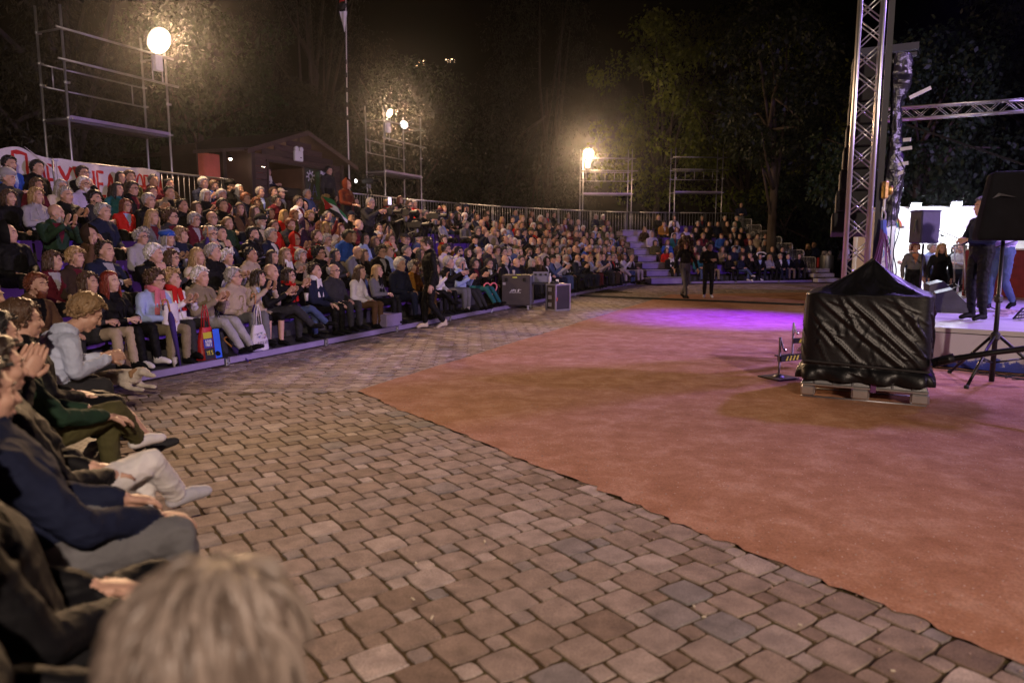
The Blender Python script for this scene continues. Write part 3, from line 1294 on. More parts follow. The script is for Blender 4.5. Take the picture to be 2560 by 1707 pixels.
# recessed porch beside the hut: red wall under a lean-to roof
for nm, m_, c, sz in (('porch_wall', REDW, (-1.0, 1.0, 3.1), (1.9, .05, 1.9)), ('porch_side', WOOD_D, (-1.98, .45, 3.1), (.05, 1.2, 1.9)), ('porch_front', WOOD_D, (-1.55, -.02, 2.7), (.8, .05, 1.1)), ('porch_post', WOOD_D, (-.95, .05, 3.1), (.12, .12, 1.9)),
                      ('porch_post', WOOD_D, (-1.95, .05, 3.1), (.1, .1, 1.9)), ('porch_door', mat('dull_red_door', (.16, .045, .035), .7), (-1.45, .94, 3.0), (.8, .05, 1.6))):
    mb = MB()
    mb.box(c, sz, b=.005)
    mb.build(nm, m_, hut)
mb = MB()
mb.prism([(-.02, -.25, EAVE + .02), (-2.2, -.25, EAVE - .33), (-2.2, -.25, EAVE - .25), (-.02, -.25, EAVE + .1)], (0, 2.6, 0))
mb.build('porch_roof', WOOD_D, hut)
# graffiti board
gb = MB()
gb.box((2.82, -.005, 3.42), (1.30, .03, .94))
board = gb.build('graffiti_board', mat('graffiti_board_dark', (.02, .03, .025), .6, 0, .1, 20, .5, 4), hut)


def gsurf(x, z, lift=0.):
    return (x, -.022 - lift, z)


GW = mat('white_spray', (.55, .55, .62), .7)
GB = mat('blue_spray', (.12, .14, .5), .7)
GG = mat('green_spray', (.02, .10, .05), .7)
mb = MB()
for pts in ([(2.66, 3.0), (2.66, 3.8), (2.84, 3.84), (2.84, 3.0)],):
    mb.add([gsurf(x_, z_, .001) for x_, z_ in pts], [(0, 1, 2, 3)])
mb.build('graffiti', GG, board)
mb = MB()
for k in range(8):
    a = R(k * 45 + 10)
    ribbon(mb, [(2.42 + .06 * math.cos(a), 3.66 + .06 * math.sin(a)), (2.42 + .2 * math.cos(a), 3.66 + .18 * math.sin(a))], .05, gsurf)
ribbon(mb, arc(2.42, 3.66, .09, .09, 0, 360), .05, gsurf)
ribbon(mb, [(2.9, 3.82), (3.02, 3.8), (3.05, 3.5), (2.98, 3.4)], .09, gsurf)
ribbon(mb, [(3.1, 3.82), (3.12, 3.55), (3.22, 3.5), (3.28, 3.75), (3.4, 3.78), (3.38, 3.5), (3.12, 3.36), (3.12, 3.3)], .075, gsurf)
ribbon(mb, [(3.25, 3.42), (3.4, 3.42), (3.4, 3.36), (3.25, 3.35)], .04, gsurf)
mb.build('graffiti', GW, board)
mb = MB()
ribbon(mb, [(2.4, 3.44), (2.28, 3.14), (2.38, 3.2), (2.35, 3.08)], .022, gsurf)
ribbon(mb, [(2.5, 3.1), (2.58, 3.42), (2.7, 3.08)], .03, gsurf)
ribbon(mb, [(2.48, 3.2), (2.68, 3.22)], .022, gsurf)
ribbon(mb, [(2.32, 2.99), (2.5, 3.02), (2.46, 2.97)], .035, gsurf)
ribbon(mb, [(3.1, 3.03), (3.3, 3.08), (3.36, 3.0), (3.44, 3.05), (3.4, 2.97)], .03, gsurf)
mb.build('graffiti', GB, board)
# emergency light on the gable
el = empty('emergency_light', (0, 0, 0), 0, 'white twin spot emergency light box on the gable of the hut', 'emergency light')
el.matrix_world = Matrix.Translation(B_pt(HS + 1.85, HOFF - .07, 4.18)) @ Matrix.Rotation(math.atan2(uB[1], uB[0]), 4, 'Z')
mb = MB()
mb.box((0, 0, 0), (.34, .1, .30), b=.02)
mb.build('case', WHITE_PAINT, el)
for s_ in (-1, 1):
    mb = MB()
    mb.lathe([(.075, 0), (.08, .04), (.05, .09)], (s_ * .1, -.05, .2), 12, Matrix.Rotation(R(90), 4, 'X').inverted())
    mb.build('spot_head', WHITE_PAINT, el, True)
mb = MB()
mb.box((.05, -.052, -.04), (.06, .006, .03))
mb.build('indicator', BLACK, el)
# laptop-like mixing console glowing on the hatch shelf
root = empty('control_desk', (0, 0, 0), 0, 'black control desk with a glowing ring lamp on the hut hatch', 'control desk')
root.matrix_world = Matrix.Translation(B_pt(HS + 1.2, HOFF - .1, 2.96)) @ Matrix.Rotation(math.atan2(uB[1], uB[0]), 4, 'Z')
mb = MB()
mb.box((.1, 0, .14), (.95, .22, .26), b=.02)
mb.build('case', BLACK, root)
mb = MB()
mb.tube([(-.34 + .06 * math.cos(R(a)), -.13, .12 + .07 * math.sin(R(a))) for a in range(-60, 260, 20)], .018, 6)
mb.build('ring_lamp', mat('ring_lamp_lit', (.75, .6, 1), emit=6), root, True)

pl = B_pt(HS - .62, HOFF + .12, 3.86)
root = empty('porch_lamp', pl, 0, 'small lit lamp under the porch roof of the hut', 'lamp')
mb = MB()
mb.lathe([(.02, .08), (.06, .02), (.055, 0)], (0, 0, 0), 12)
mb.build('shade', BLACK_MET, root, True)
mb = MB()
mb.ball((0, 0, -.01), .04, 10)
mb.build('bulb', mat('bulb_lit', (1, .8, .6), emit=25), root, 'all')
lamp('porch_bulb', 'POINT', pl - Vector((0, 0, .12)), 7, (1, .68, .5), None, .05)
hl = B_pt(HS + 1.9, HOFF + 1.3, 3.95)  # lamp added to brighten the inside of the hut
root = empty('hut_fill_lamp', hl, 0, 'small ceiling lamp glowing inside the hut', 'lamp')
mb = MB()
mb.ball((0, 0, 0), .05, 10)
mb.build('bulb', MATS['bulb_lit'], root, 'all')
lamp('hut_fill_light', 'POINT', hl - Vector((0, 0, .12)), 60, (1, .6, .45), None, .05)

# small round site light on a black arm near the hut
p = B_pt(14.2, 6.4)
lp = on_plane(889, 453, CORNER - nB * 6.3, nB)
root = empty('arm_light', lp, head_to_rot(nB), 'small round white light on a black arm beside the hut', 'lamp')
mb = MB()
mb.lathe([(.03, -.06), (.055, -.03), (.06, 0)], (0, 0, 0), 14, Matrix.Rotation(R(-90), 4, 'X'))
mb.build('housing', BLACK, root, True)
mb = MB()
mb.ball((0, .01, 0), (.055, .02, .055), 12)
mb.build('lamp_glass', mat('arm_light_lit', (1, .96, .95), emit=9), root, 'all')
mb = MB()
mb.tube([(0, -.05, 0), (-.15, -.1, .05), (-.6, -.1, .06)], .02, 6)
mb.build('arm', BLACK_MET, root, True)


# ------------------------------------------------------------------ trees
def leaf_mat(name, col, tr=.35):
    m = bpy.data.materials.new(name)
    m.use_nodes = True
    t = m.node_tree
    N, L = t.nodes, t.links
    b = N['Principled BSDF']
    b.inputs['Roughness'].default_value = .55
    b.inputs['Specular IOR Level'].default_value = .4
    geo = N.new('ShaderNodeNewGeometry')
    cr = N.new('ShaderNodeValToRGB')
    e = cr.color_ramp.elements
    e[0].color = (col[0] * .55, col[1] * .6, col[2] * .6, 1)
    e[1].color = (col[0] * 1.5, col[1] * 1.35, col[2] * 1.2, 1)
    L.new(geo.outputs['Random Per Island'], cr.inputs[0])
    L.new(cr.outputs[0], b.inputs['Base Color'])
    tl = N.new('ShaderNodeBsdfTranslucent')
    L.new(cr.outputs[0], tl.inputs[0])
    mx = N.new('ShaderNodeMixShader')
    mx.inputs[0].default_value = tr
    L.new(b.outputs[0], mx.inputs[1])
    L.new(tl.outputs[0], mx.inputs[2])
    L.new(mx.outputs[0], N['Material Output'].inputs[0])
    return m


BARK = mat('tree_bark', (.06, .045, .035), .9, 0, .5, 14, .35, 4, stretch=(1, 1, .25))


def crown_mesh(name, seed, h0, h1, rx, n_cl, n_lf, leaf, m, droop=0., lw=.45, hollow=.5):
    """clumps of leaf-sized faces through the crown's volume, thinner towards the middle"""
    g = np.random.default_rng(seed)
    cz = (h0 + h1) / 2
    th = g.uniform(0, 2 * np.pi, n_cl)
    zz = g.uniform(-1, 1, n_cl)
    rr = np.sqrt(1 - zz ** 2) * (hollow + (1 - hollow) * g.uniform(0, 1, n_cl)) * (1 + .35 * np.sin(th * 3 + seed) * np.cos(zz * 4))
    C_ = np.stack([rx * rr * np.cos(th), rx * rr * np.sin(th), cz + zz * (h1 - h0) / 2], 1)
    cs = g.uniform(.45, 1.1, n_cl) * rx * .26
    k = np.repeat(np.arange(n_cl), n_lf)
    n = len(k)
    d = g.normal(size=(n, 3))
    d /= np.linalg.norm(d, axis=1)[:, None]
    rad = cs[k] * g.uniform(.3, 1, n) ** .5
    P = C_[k] + d * rad[:, None] * np.array([1, 1, .75])
    if droop:
        P[:, 2] -= g.uniform(0, 1, n) ** 1.5 * droop
    ax = g.normal(size=(n, 3)) * .7 + d * .5
    ax[:, 2] -= .5 + droop * .8
    ax /= np.linalg.norm(ax, axis=1)[:, None]
    sd = np.cross(ax, g.normal(size=(n, 3)))
    sd /= np.linalg.norm(sd, axis=1)[:, None] + 1e-9
    L_ = leaf * g.uniform(.6, 1.3, n)
    up = np.cross(sd, ax)
    a = P
    b_ = P + ax * (L_ * .5)[:, None] + sd * (L_ * lw * .5)[:, None] + up * (L_ * .08)[:, None]
    c = P + ax * L_[:, None]
    e = P + ax * (L_ * .5)[:, None] - sd * (L_ * lw * .5)[:, None] + up * (L_ * .08)[:, None]
    V = np.stack([a, b_, c, e], 1).reshape(-1, 3)
    me = bpy.data.meshes.new(name)
    me.vertices.add(len(V))
    me.vertices.foreach_set('co', V.ravel())
    me.loops.add(4 * n)
    me.loops.foreach_set('vertex_index', np.arange(4 * n))
    me.polygons.add(n)
    me.polygons.foreach_set('loop_start', np.arange(n) * 4)
    me.polygons.foreach_set('loop_total', np.full(n, 4))
    me.update(calc_edges=True)
    me.materials.append(m)
    return me, C_


def trunk_mb(seed, h, r_, tips):
    r2 = random.Random(seed)
    mb = MB()
    pts = [(0, 0, -.1)]
    for k in range(1, 8):
        z = h * k / 7
        pts.append((r2.uniform(-.12, .12) * k * .5, r2.uniform(-.12, .12) * k * .5, z))
    mb.tube(pts, [r_ * (1.25 if k == 0 else 1 - .11 * k) for k in range(8)], 9)
    limbs = []
    for t_ in tips:
        k = r2.randint(2, 6)
        a = Vector(pts[k])
        e = Vector(t_)
        mid = a.lerp(e, .5) + Vector((r2.uniform(-.3, .3), r2.uniform(-.3, .3), r2.uniform(-.2, .5)))
        limbs.append(([a, mid, e], [r_ * (.5 - .05 * k), r_ * .25, .02]))
    return mb, limbs


LEAF = {
    'olive': leaf_mat('dull_olive_leaves', (.034, .034, .018)),
    'maple': leaf_mat('bright_maple_leaves', (.15, .20, .02), .45),
    'dark': leaf_mat('dark_evergreen_leaves', (.014, .025, .010)),
    'grey': leaf_mat('grey_green_eucalyptus_leaves', (.034, .037, .029)),
    'deep': leaf_mat('deep_green_broad_leaves', (.019, .042, .015), .4),
}
CROWNS = {}


def tree(kind, p, label, h0, h1, rx, leafm, ncl=90, nlf=110, leaf=.17, droop=0., lw=.45, trunk=.25, seed=0, limbs=12, name='tree', lean=0):
    key = (kind, seed)
    if key not in CROWNS:
        CROWNS[key] = crown_mesh('crown', seed * 7 + 3, h0, h1, rx, ncl, nlf, leaf, LEAF[leafm], droop, lw)
    me, C_ = CROWNS[key]
    root = empty(name, (p[0], p[1], -.06), rng.uniform(0, 6.28), label, 'tree', 'trees standing behind the arena')
    c = bpy.data.objects.new('crown', me)
    link(c, root)
    g = random.Random(seed + 5)
    tips = [C_[g.randrange(len(C_))] for _ in range(limbs)]
    mb, lm = trunk_mb(seed, h0 + (h1 - h0) * .55, trunk, tips)
    tk = mb.build('trunk', BARK, root, 'all')
    for pts, rr in lm:
        mb = MB()
        mb.tube(pts, rr, 6)
        mb.build('limb', BARK, tk, 'all')
    return root


T = lambda s, off: xy(B_pt(s, off))
tree('grey', T(2.0, 12.5), 'drooping grey green tree glowing brown behind the banner', 2.0, 13, 3.6, 'grey', 120, 130, .2, .7, .22, .28, 1, 14)
tree('grey', T(6.2, 13.5), 'tall olive tree lit by the brightest floodlight behind the tall scaffold', 1.5, 14, 4.2, 'olive', 130, 130, .2, .6, .24, .3, 2, 14)
tree('grey', T(10.5, 14.5), 'drooping tree behind the porch of the wooden hut', 2, 14, 3.8, 'grey', 120, 130, .2, .7, .22, .3, 3, 14)
tree('broad', T(14.5, 13.0), 'leafy green tree rising over the ridge of the wooden hut', 2, 10, 3.0, 'deep', 110, 120, .2, .2, .5, .22, 4, 12)
tree('grey', T(-2.0, 12.0), 'dark drooping tree beyond the end of the banner', 1.5, 13, 4, 'grey', 120, 110, .2, .7, .22, .28, 5, 12)
tree('palm', T(19.0, 12.5), 'bushy olive tree beside the scaffold with the round reflector', 1, 8.0, 2.6, 'olive', 110, 120, .24, .5, .2, .2, 6, 12)
tree('grey', T(24.0, 16.0), 'tall thin grey eucalyptus between the two lit scaffolds', 2, 19, 3.2, 'grey', 140, 120, .22, 1.0, .2, .3, 7, 16)
tree('grey', (2.0, 44.0), 'dark eucalyptus behind the third scaffold lamp', 2, 18, 4.2, 'grey', 130, 110, .25, .9, .22, .3, 8, 14)
tree('dark', (-6.0, 43.0), 'black evergreen far behind the long railing', 1, 12, 4.5, 'dark', 120, 110, .26, .3, .35, .3, 9, 12)
tree('maple', (8.0, 41.0), 'bright leaved maple hanging over the unlit scaffold', 4.5, 14, 4.0, 'maple', 80, 110, .24, .35, .6, .25, 10, 14, 'maple_tree')
tree('maple', (13.5, 42.0), 'broad maple with yellow green leaf clusters beside the truss tower', 3.5, 15, 5.2, 'maple', 110, 110, .24, .35, .6, .3, 11, 16, 'maple_tree')
tree('dark', (17.5, 43.5), 'dark maple behind the waste bin', 1.0, 13, 4.5, 'deep', 110, 110, .26, .3, .55, .3, 12, 12)
tree('dark', (14.6, 39.5), 'low dark green shrub tree behind the rounded barriers', .4, 5.2, 2.6, 'deep', 80, 100, .22, .2, .55, .16, 13, 10)
tree('broad', (14.2, 25.5), 'green tree with layered branches above the white booth', 2.4, 8.6, 3.4, 'deep', 110, 120, .2, .3, .6, .22, 14, 14)
tree('dark', (19.5, 27.0), 'tall dark tree behind the stage beyond the booth', 2, 13, 4.5, 'dark', 120, 110, .24, .3, .5, .28, 15, 12)
tree('dark', (11.8, 33.0), 'dim evergreen behind the truss tower', 5.2, 13, 3.2, 'dark', 90, 100, .24, .3, .5, .25, 16, 10)
tree('dark', (-1.0, 50.0), 'far black tree under the distant town lights', 1, 9, 5, 'dark', 110, 90, .3, .3, .4, .3, 17, 10)
tree('olive', T(27.5, 12.0), 'low olive tree behind the bend of the railing', 1, 8.5, 3.2, 'olive', 90, 110, .24, .5, .24, .22, 18, 10)

# far town lights on the hillside
mb = MB()
r2 = random.Random(5)
for (cx, cy_, n, sx, sy) in ((1048, 160, 14, 12, 6), (1130, 152, 8, 11, 6)):
    for _ in range(n):
        p = at_y(cx + r2.uniform(-sx, sx), cy_ + r2.uniform(-sy, sy), 260)
        mb.ball(p, r2.uniform(.06, .12), 5)
for px, py in ((1058, 153), (1115, 150), (1130, 149)):
    mb.ball(at_y(px, py, 260), .22, 6)
tag(mb.build('town_lights', mat('town_light_lit', (1, .72, .45), emit=5)), None, None, None, 'stuff')

# ------------------------------------------------------------------ truss tower with hung loudspeakers
TW = empty('truss_tower', (4.47, 9.42, 0), R(-23), 'tall silver lattice truss tower rising behind the black covered water tank', 'truss tower')


def truss(root, L_, w_, step, mat_, axis, o3, r_=.029, faces=(0, 1, 2, 3)):
    """square lattice beam: four chords and paired zigzag braces; axis/o3 are local vectors (along, side, up)"""
    A, S, U = [Vector(a) for a in axis]
    O = Vector(o3)
    cs = [O + S * (sx * w_ / 2) + U * (su * w_ / 2) for sx, su in ((-1, -1), (1, -1), (1, 1), (-1, 1))]
    for c in cs:
        mb = MB()
        mb.tube([c, c + A * L_], r_, 10)
        mb.build('chord', mat_, root, 'all')
    n = int(L_ / step)
    for fi in faces:
        a, b_ = cs[fi], cs[(fi + 1) % 4]
        for k in range(n):
            p0, p1 = (a, b_) if k % 2 == 0 else (b_, a)
            for e in (0, .06):
                mb = MB()
                mb.tube([p0 + A * (k * step + e), p1 + A * ((k + 1) * step - .06 + e)], .009, 6)
                mb.build('brace', mat_, root, 'all')
        for k in (0, n):
            for e in (-.04, .04):
                mb = MB()
                mb.tube([a + A * (k * step + e + .04), b_ + A * (k * step + e + .04)], .009, 6)
                mb.build('cross_brace', mat_, root, 'all')


truss(TW, 6.6, .26, .30, ALU, ((0, 0, 1), (1, 0, 0), (0, 1, 0)), (0, 0, .15))
mb = MB()
mb.box((.23, .06, 3.9), (.07, .07, 5.2))
mb.build('lift_rail', mat('grey_anodised', (.02, .02, .024), .5, .3), TW)
# rear stub of the tower base seen under the hoist
HY = 35
root = empty('outrigger_stand', (0, 0, 0), 0, 'adjustable outrigger legs with hazard striped arms beside the black cover', 'outrigger')
HAZ_Y = mat('hazard_yellow', (.55, .50, .02), .5)
for (px, py, tx, ty) in ((1946, 946, .95, .52), (1980, 893, .9, .1)):
    g = on_ground(px, py)
    leg = MB()
    leg.tube([(g.x, g.y, .03), (g.x, g.y, .50)], .016, 8)
    leg.tube([(g.x, g.y, .50), (g.x + .035, g.y - .02, .36)], .010, 6)
    leg.ball((g.x + .05, g.y - .03, .35), .022, 8)
    leg.build('screw_leg', STEEL, root, True)
    mb = MB()
    mb.box((g.x, g.y, .012), (.34, .34, .025), R(25), b=.004)
    mb.build('foot_plate', mat('worn_board', (.08, .06, .05), .8), root)
    mb = MB()
    mb.lathe([(.07, .025), (.05, .04), (.02, .05)], (g.x, g.y, 0), 12)
    mb.build('foot', STEEL, root, True)
    e = Vector((g.x + tx, g.y + ty, .24))
    mb = MB()
    mb.beam((g.x, g.y, .24), e, .06, .07)
    arm = mb.build('arm', BLACK_MET, root)
    mb = MB()
    d = (e - Vector((g.x, g.y, .24))).normalized()
    for k in range(4):
        q = Vector((g.x, g.y, .24)) + d * (.07 + .06 * k)
        mb.prism([(q.x - d.y * -.032, q.y - d.x * .032, .212), (q.x + d.x * .028 - d.y * -.032, q.y + d.y * .028 - d.x * .032, .212),
                  (q.x + d.x * .05 - d.y * -.032, q.y + d.y * .05 - d.x * .032, .268), (q.x + d.x * .022 - d.y * -.032, q.y + d.y * .022 - d.x * .032, .268)], (.003, -.003, 0))
    mb.build('hazard_stripe', HAZ_Y, arm)
mb = MB()
g = on_ground(1990, 905)
mb.tube([(g.x - .02, g.y - .1, .16), (g.x + .5, g.y - .1, .75)], .03, 10)
mb.build('brace_tube', ALU, root, 'all')
tag(root, None)

SPK = mat('black_speaker_cloth', (.006, .006, .007), .75, 0, .1, 80, .2)
root = empty('line_array', (4.98, 10.3, 0), R(-22), 'black hanging loudspeaker stack half wrapped in plastic behind the truss tower', 'loudspeakers')
for k in range(8):
    mb = MB()
    a = R(k * 1.2)
    mb.box((-.05 - .003 * k * k, .02 * k, 3.98 - .30 * k), (.46, .42, .285), M=Matrix.Rotation(-a, 4, 'X'), b=.012)
    mb.build('cabinet', SPK, root)
mb = MB()
mb.beam((-.25, 0, 4.22), (.52, 0, 4.24), .10, .09)
mb.beam((.38, -.02, 4.13), (.50, -.02, 4.13), .12, .04)
mb.build('flying_frame', mat('grey_flying_frame', (.02, .02, .03), .6, .2), root)


def wrapfn(u, v):
    a = u * math.pi * 1.2 - .3
    z = 4.1 - 2.25 * v
    r_ = .13 + .05 * math.sin(v * 9 + 1) + .05 * noise.noise((u * 4, v * 9, 1)) + .03 * noise.noise((u * 14, v * 30, 4))
    return (.26 + r_ * math.sin(a), -.18 - .16 * math.cos(a) + .04 * noise.noise((u * 9, v * 22, 7)), z)


mb = MB()
mb.grid(wrapfn, 16, 90)
mb.build('plastic_wrap', mat('black_shiny_plastic', (.010, .010, .013), .25, 0, .5, 40, .2), root, 'all')
for z, x, w_, t_ in ((3.52, .42, .24, .45), (2.98, .38, .09, 0), (2.86, .35, .14, .1), (2.66, .32, .14, .12), (2.52, .30, .12, .4)):
    mb = MB()
    mb.beam((x, -.3, z), (x + w_, -.32, z + w_ * t_), .02, .045)
    mb.build('white_tag', mat('white_tag_plastic', (.7, .7, .78), .5), root)

root = empty('chain_hoist', (4.72, 9.28, 0), R(8), 'brass coloured chain hoist with purple lifting straps above the covered tank', 'chain hoist')
mb = MB()
mb.box((0, 0, 2.28), (.07, .07, .22), b=.015)
mb.lathe([(.03, 0), (.045, .02), (.045, .09), (.03, .11)], (.06, 0, 2.22), 12, None)
mb.build('motor', mat('brass_yellow', (.40, .26, .06), .35, .8, .1, 30, .3), root, True)
mb = MB()
mb.tube([(0, 0, 2.18), (0, 0, 2.02)], .016, 6)
mb.tube([(0, 0, 2.02), (.03, 0, 1.98), (.03, 0, 1.93), (-.0, 0, 1.90), (-.03, 0, 1.93)], .014, 6)
mb.build('hook', STEEL, root, True)
STRAP = mat('purple_strap', (.11, .03, .13), .7, 0, .2, 40, .2)
for k, (ex, ey) in enumerate(((-.20, -.2), (-.15, -.18), (-.10, -.2), (.02, -.2), (.08, -.22), (.11, -.2))):
    mb = MB()
    mb.beam((0, 0, 1.9), (ex * .3, ey * .3, 1.66), .035, .008)
    mb.beam((ex * .3, ey * .3, 1.66), (ex, -.12, 1.22), .035, .008)
    mb.build('lifting_strap', STRAP, root)
mb = MB()
mb.tube([(.0, -.01, 1.9), (-.01, -.03, 1.82), (.02, -.02, 1.72)], .035, 6)
mb.build('blue_sling', mat('blue_sling', (.06, .1, .45), .7), root, True)
mb = MB()
p = []
for k in range(30):
    z = 2.5 - k * .045
    p.append((.42 + .03 * math.sin(k * .5), .3, z))
mb.tube(p, .008, 5)
p = [(.30 + .13 * math.sin(k * .35) * math.exp(-((k - 4) / 6) ** 2), .25, 2.75 - k * .05) for k in range(28)]
mb.tube(p, .008, 5)
mb.build('hanging_cable', RUBBER, root, 'all')

root = empty('truss_beam', (7.9, 16.0, 4.36), 0, 'horizontal purple lit lattice beam crossing behind the truss tower', 'truss beam')
ax = Vector((.99, -.09, .055)).normalized()
sd = ax.cross(Vector((0, 0, 1))).normalized()
truss(root, 5.2, .24, .35, ALU, (ax, sd, sd.cross(ax)), (0, 0, 0), .024)
for (a, b_, nm) in (((9.7, 14.5, 6.35), (13.5, 13.8, 4.9), 'slanting black roof beam above the stage'), ((8.3, 15.6, 4.1), (10.9, 13.0, 2.4), 'thin dark guy rope running down to the speaker')):
    mb = MB()
    mb.beam(a, b_, .10 if 'beam' in nm else .05, .10 if 'beam' in nm else .04)
    tag(mb.build('roof_beam' if 'beam' in nm else 'guy_rope', BLACK_MET), nm, 'beam' if 'beam' in nm else 'rope')

# ------------------------------------------------------------------ covered water tank on a pallet
P0 = Vector((3.05, 7.47, 0))
ROT = math.atan2(-.455, .890)
tank = empty('covered_water_tank', P0, ROT, 'water tank under a black plastic cover standing on a silver pallet', 'water tank')
W_, D_ = 1.16, 1.0
for x in (.0, W_ * .43, W_ - .13):
    for y in (0, D_ - .13):
        mb = MB()
        mb.box((x + .065 + (.0), y + .065, .075), (.17 if x else .14, .13, .11), b=.02)
        mb.build('pallet_foot', ALU, tank)
for y in (.03, D_ / 2, D_ - .03):
    mb = MB()
    mb.tube([(0, y, .012), (W_, y, .012)], .012, 6)
    mb.build('skid', STEEL, tank, 'all')
mb = MB()
mb.box((W_ / 2, D_ / 2, .145), (W_ + .02, D_ + .02, .025), b=.008)
mb.build('pallet_frame', ALU, tank)
mb = MB()
mb.prism([(.0, .0, .16), (W_, .0, .16), (W_ - .05, .04, .235), (.05, .04, .235)], (0, D_, 0))
mb.build('tank_tray', ALU, tank)
mb = MB()
for k in range(6):
    x = .13 + k * .18
    mb.tube([(x, -.008, .155), (x, .035, .245)], .012, 6)
mb.build('cage_tube', STEEL, tank, True)
mb = MB()
mb.beam((.68, -.012, .11), (.68, -.012, .26), .05, .012)
mb.build('strap_end', STRAP, tank)


CRE = {}
rc_ = random.Random(8)
for k in range(4):
    L_ = [(.10, .97, .84, .14, .020, .022), (.34, .97, .95, .18, .022, .020), (.52, .93, .98, .30, .018, .018), (.06, .80, .52, .12, .018, .022), (.70, .98, .97, .50, .016, .018), (.18, .62, .46, .22, .014, .016), (.28, .98, .44, .60, .014, .016), (.6, .55, .86, .22, .014, .014)]
    for _ in range(46):
        a_ = rc_.uniform(-1.25, -.45) if rc_.random() < .75 else rc_.uniform(-1.9, -1.2)
        l_ = rc_.uniform(.08, .34)
        q0, v0 = rc_.uniform(.02, .9), rc_.uniform(.15, .98)
        L_.append((q0, v0, q0 + math.cos(a_) * l_, v0 + math.sin(a_) * l_, rc_.uniform(.004, .012), rc_.uniform(.007, .016)))
    CRE[k] = np.array(L_)


def crease(k, q, v):
    A = CRE[k]
    dx, dy = A[:, 2] - A[:, 0], A[:, 3] - A[:, 1]
    t = ((q - A[:, 0]) * dx + (v - A[:, 1]) * dy) / (dx * dx + dy * dy)
    tc_ = np.clip(t, 0, 1)
    d = np.hypot(q - A[:, 0] - tc_ * dx, v - A[:, 1] - tc_ * dy)
    sgn = np.sign((q - A[:, 0]) * dy - (v - A[:, 1]) * dx)
    pr = np.exp(-(d / A[:, 5]) ** 2) - .45 * np.exp(-((d - 1.6 * A[:, 5]) / A[:, 5]) ** 2) * (sgn > 0)
    return float((A[:, 4] * pr * np.clip(np.minimum(tc_, 1 - tc_) * 5 + .15, 0, 1)).sum())


def coverfn(u, v):
    # u round the four sides (front first), v from the hem to the apex
    per = u * 4
    k = int(per) % 4
    q = per - int(per)
    cx, cy_ = W_ / 2, D_ / 2
    top = .80
    if v < top:
        vv = v / top
        z = .205 + vv * (1.09 - .205)
        ex = .02 + .035 * math.exp(-((vv - .06) / .10) ** 2) - .012 * vv
        fold = crease(k, q, vv) + .004 * noise.noise((q * 3, vv * 2, k))
        if vv < .16:
            fold += .035 * (1 - vv / .16) * math.sin(q * 23 + 2.5 * noise.noise((q * 4, k, 1)))
        dent = -.02 * math.exp(-((vv - .165) / .03) ** 2)
        r_ = ex + fold + dent
        w2 = 0.0
    else:
        w2 = (v - top) / (1 - top)
        z = 1.09 + .36 * w2 ** 1.25 + .02 * noise.noise((q * 5, w2 * 3, k))
        r_ = .01 + crease((k + 1) % 4, q, w2) * 1.3 * (1 - w2)
    if u >= 1:
        k, q = 0, 0
    hx, hy = cx + r_, cy_ + r_
    # rounded corners by superellipse
    co = [(-1, -1), (1, -1), (1, 1), (-1, 1)]
    a, b_ = co[k], co[(k + 1) % 4]
    sx, sy = a[0] + (b_[0] - a[0]) * q, a[1] + (b_[1] - a[1]) * q
    nrm = (abs(sx) ** 9 + abs(sy) ** 9) ** (1 / 9)
    sx, sy = sx / nrm, sy / nrm
    x, y = cx + sx * hx, cy_ + sy * hy
    ax_, ay_ = .60, .34
    x, y = x + (ax_ - x) * w2 ** .9, y + (ay_ - y) * w2 ** .9
    return (x, y, z)


mb = MB()
mb.grid(coverfn, 240, 110)
mb.build('cover', mat('black_tarpaulin', (.004, .004, .0055), .42, 0, .12, 40, .2, spec=.42), tank, 'all')
mb = MB()
mb.beam((.0, -.03, .40), (W_, -.03, .355), .012, .02)
mb.build('cover_cord', BLACK, tank)
mb = MB()
mb.tube([(W_ + .06, .0, .47), (W_ + .55, .1, .58), (W_ + 1.15, -.03, .73), (W_ + 1.7, -.2, .85)], [.03, .028, .035, .035], 8)
mb.tube([(W_ + .02, .05, .44), (W_ + .2, .03, .51)], .045, 8)
o = mb.build('boom_arm', BLACK_MET, None, 'all')
o.matrix_world = Matrix.Translation(P0) @ Matrix.Rotation(ROT, 4, 'Z')
tag(o, 'long black strapped boom reaching from the covered tank across the stage front', 'boom arm')

# ------------------------------------------------------------------ stage
S0 = V2((5.05, 9.73))
uS = np.array([.803, -.596])
bS = np.array([.596, .803])
SZ = .53
stage = empty('stage', (0, 0, 0), 0, 'low white stage with a printed front skirt', 'stage')
mb = MB()
q = [S0, S0 + uS * 7, S0 + uS * 7 + bS * 8.6, S0 + bS * 8.6]
mb.prism([(p_[0], p_[1], SZ - .06) for p_ in q], (0, 0, .06))
mb.build('stage_floor', mat('pale_stage_floor', (.50, .49, .52), .35, 0, .05, 20, .12, 2), stage)
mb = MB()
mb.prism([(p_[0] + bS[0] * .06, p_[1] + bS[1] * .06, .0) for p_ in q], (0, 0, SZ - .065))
mb.build('under_frame', UNDER, stage)


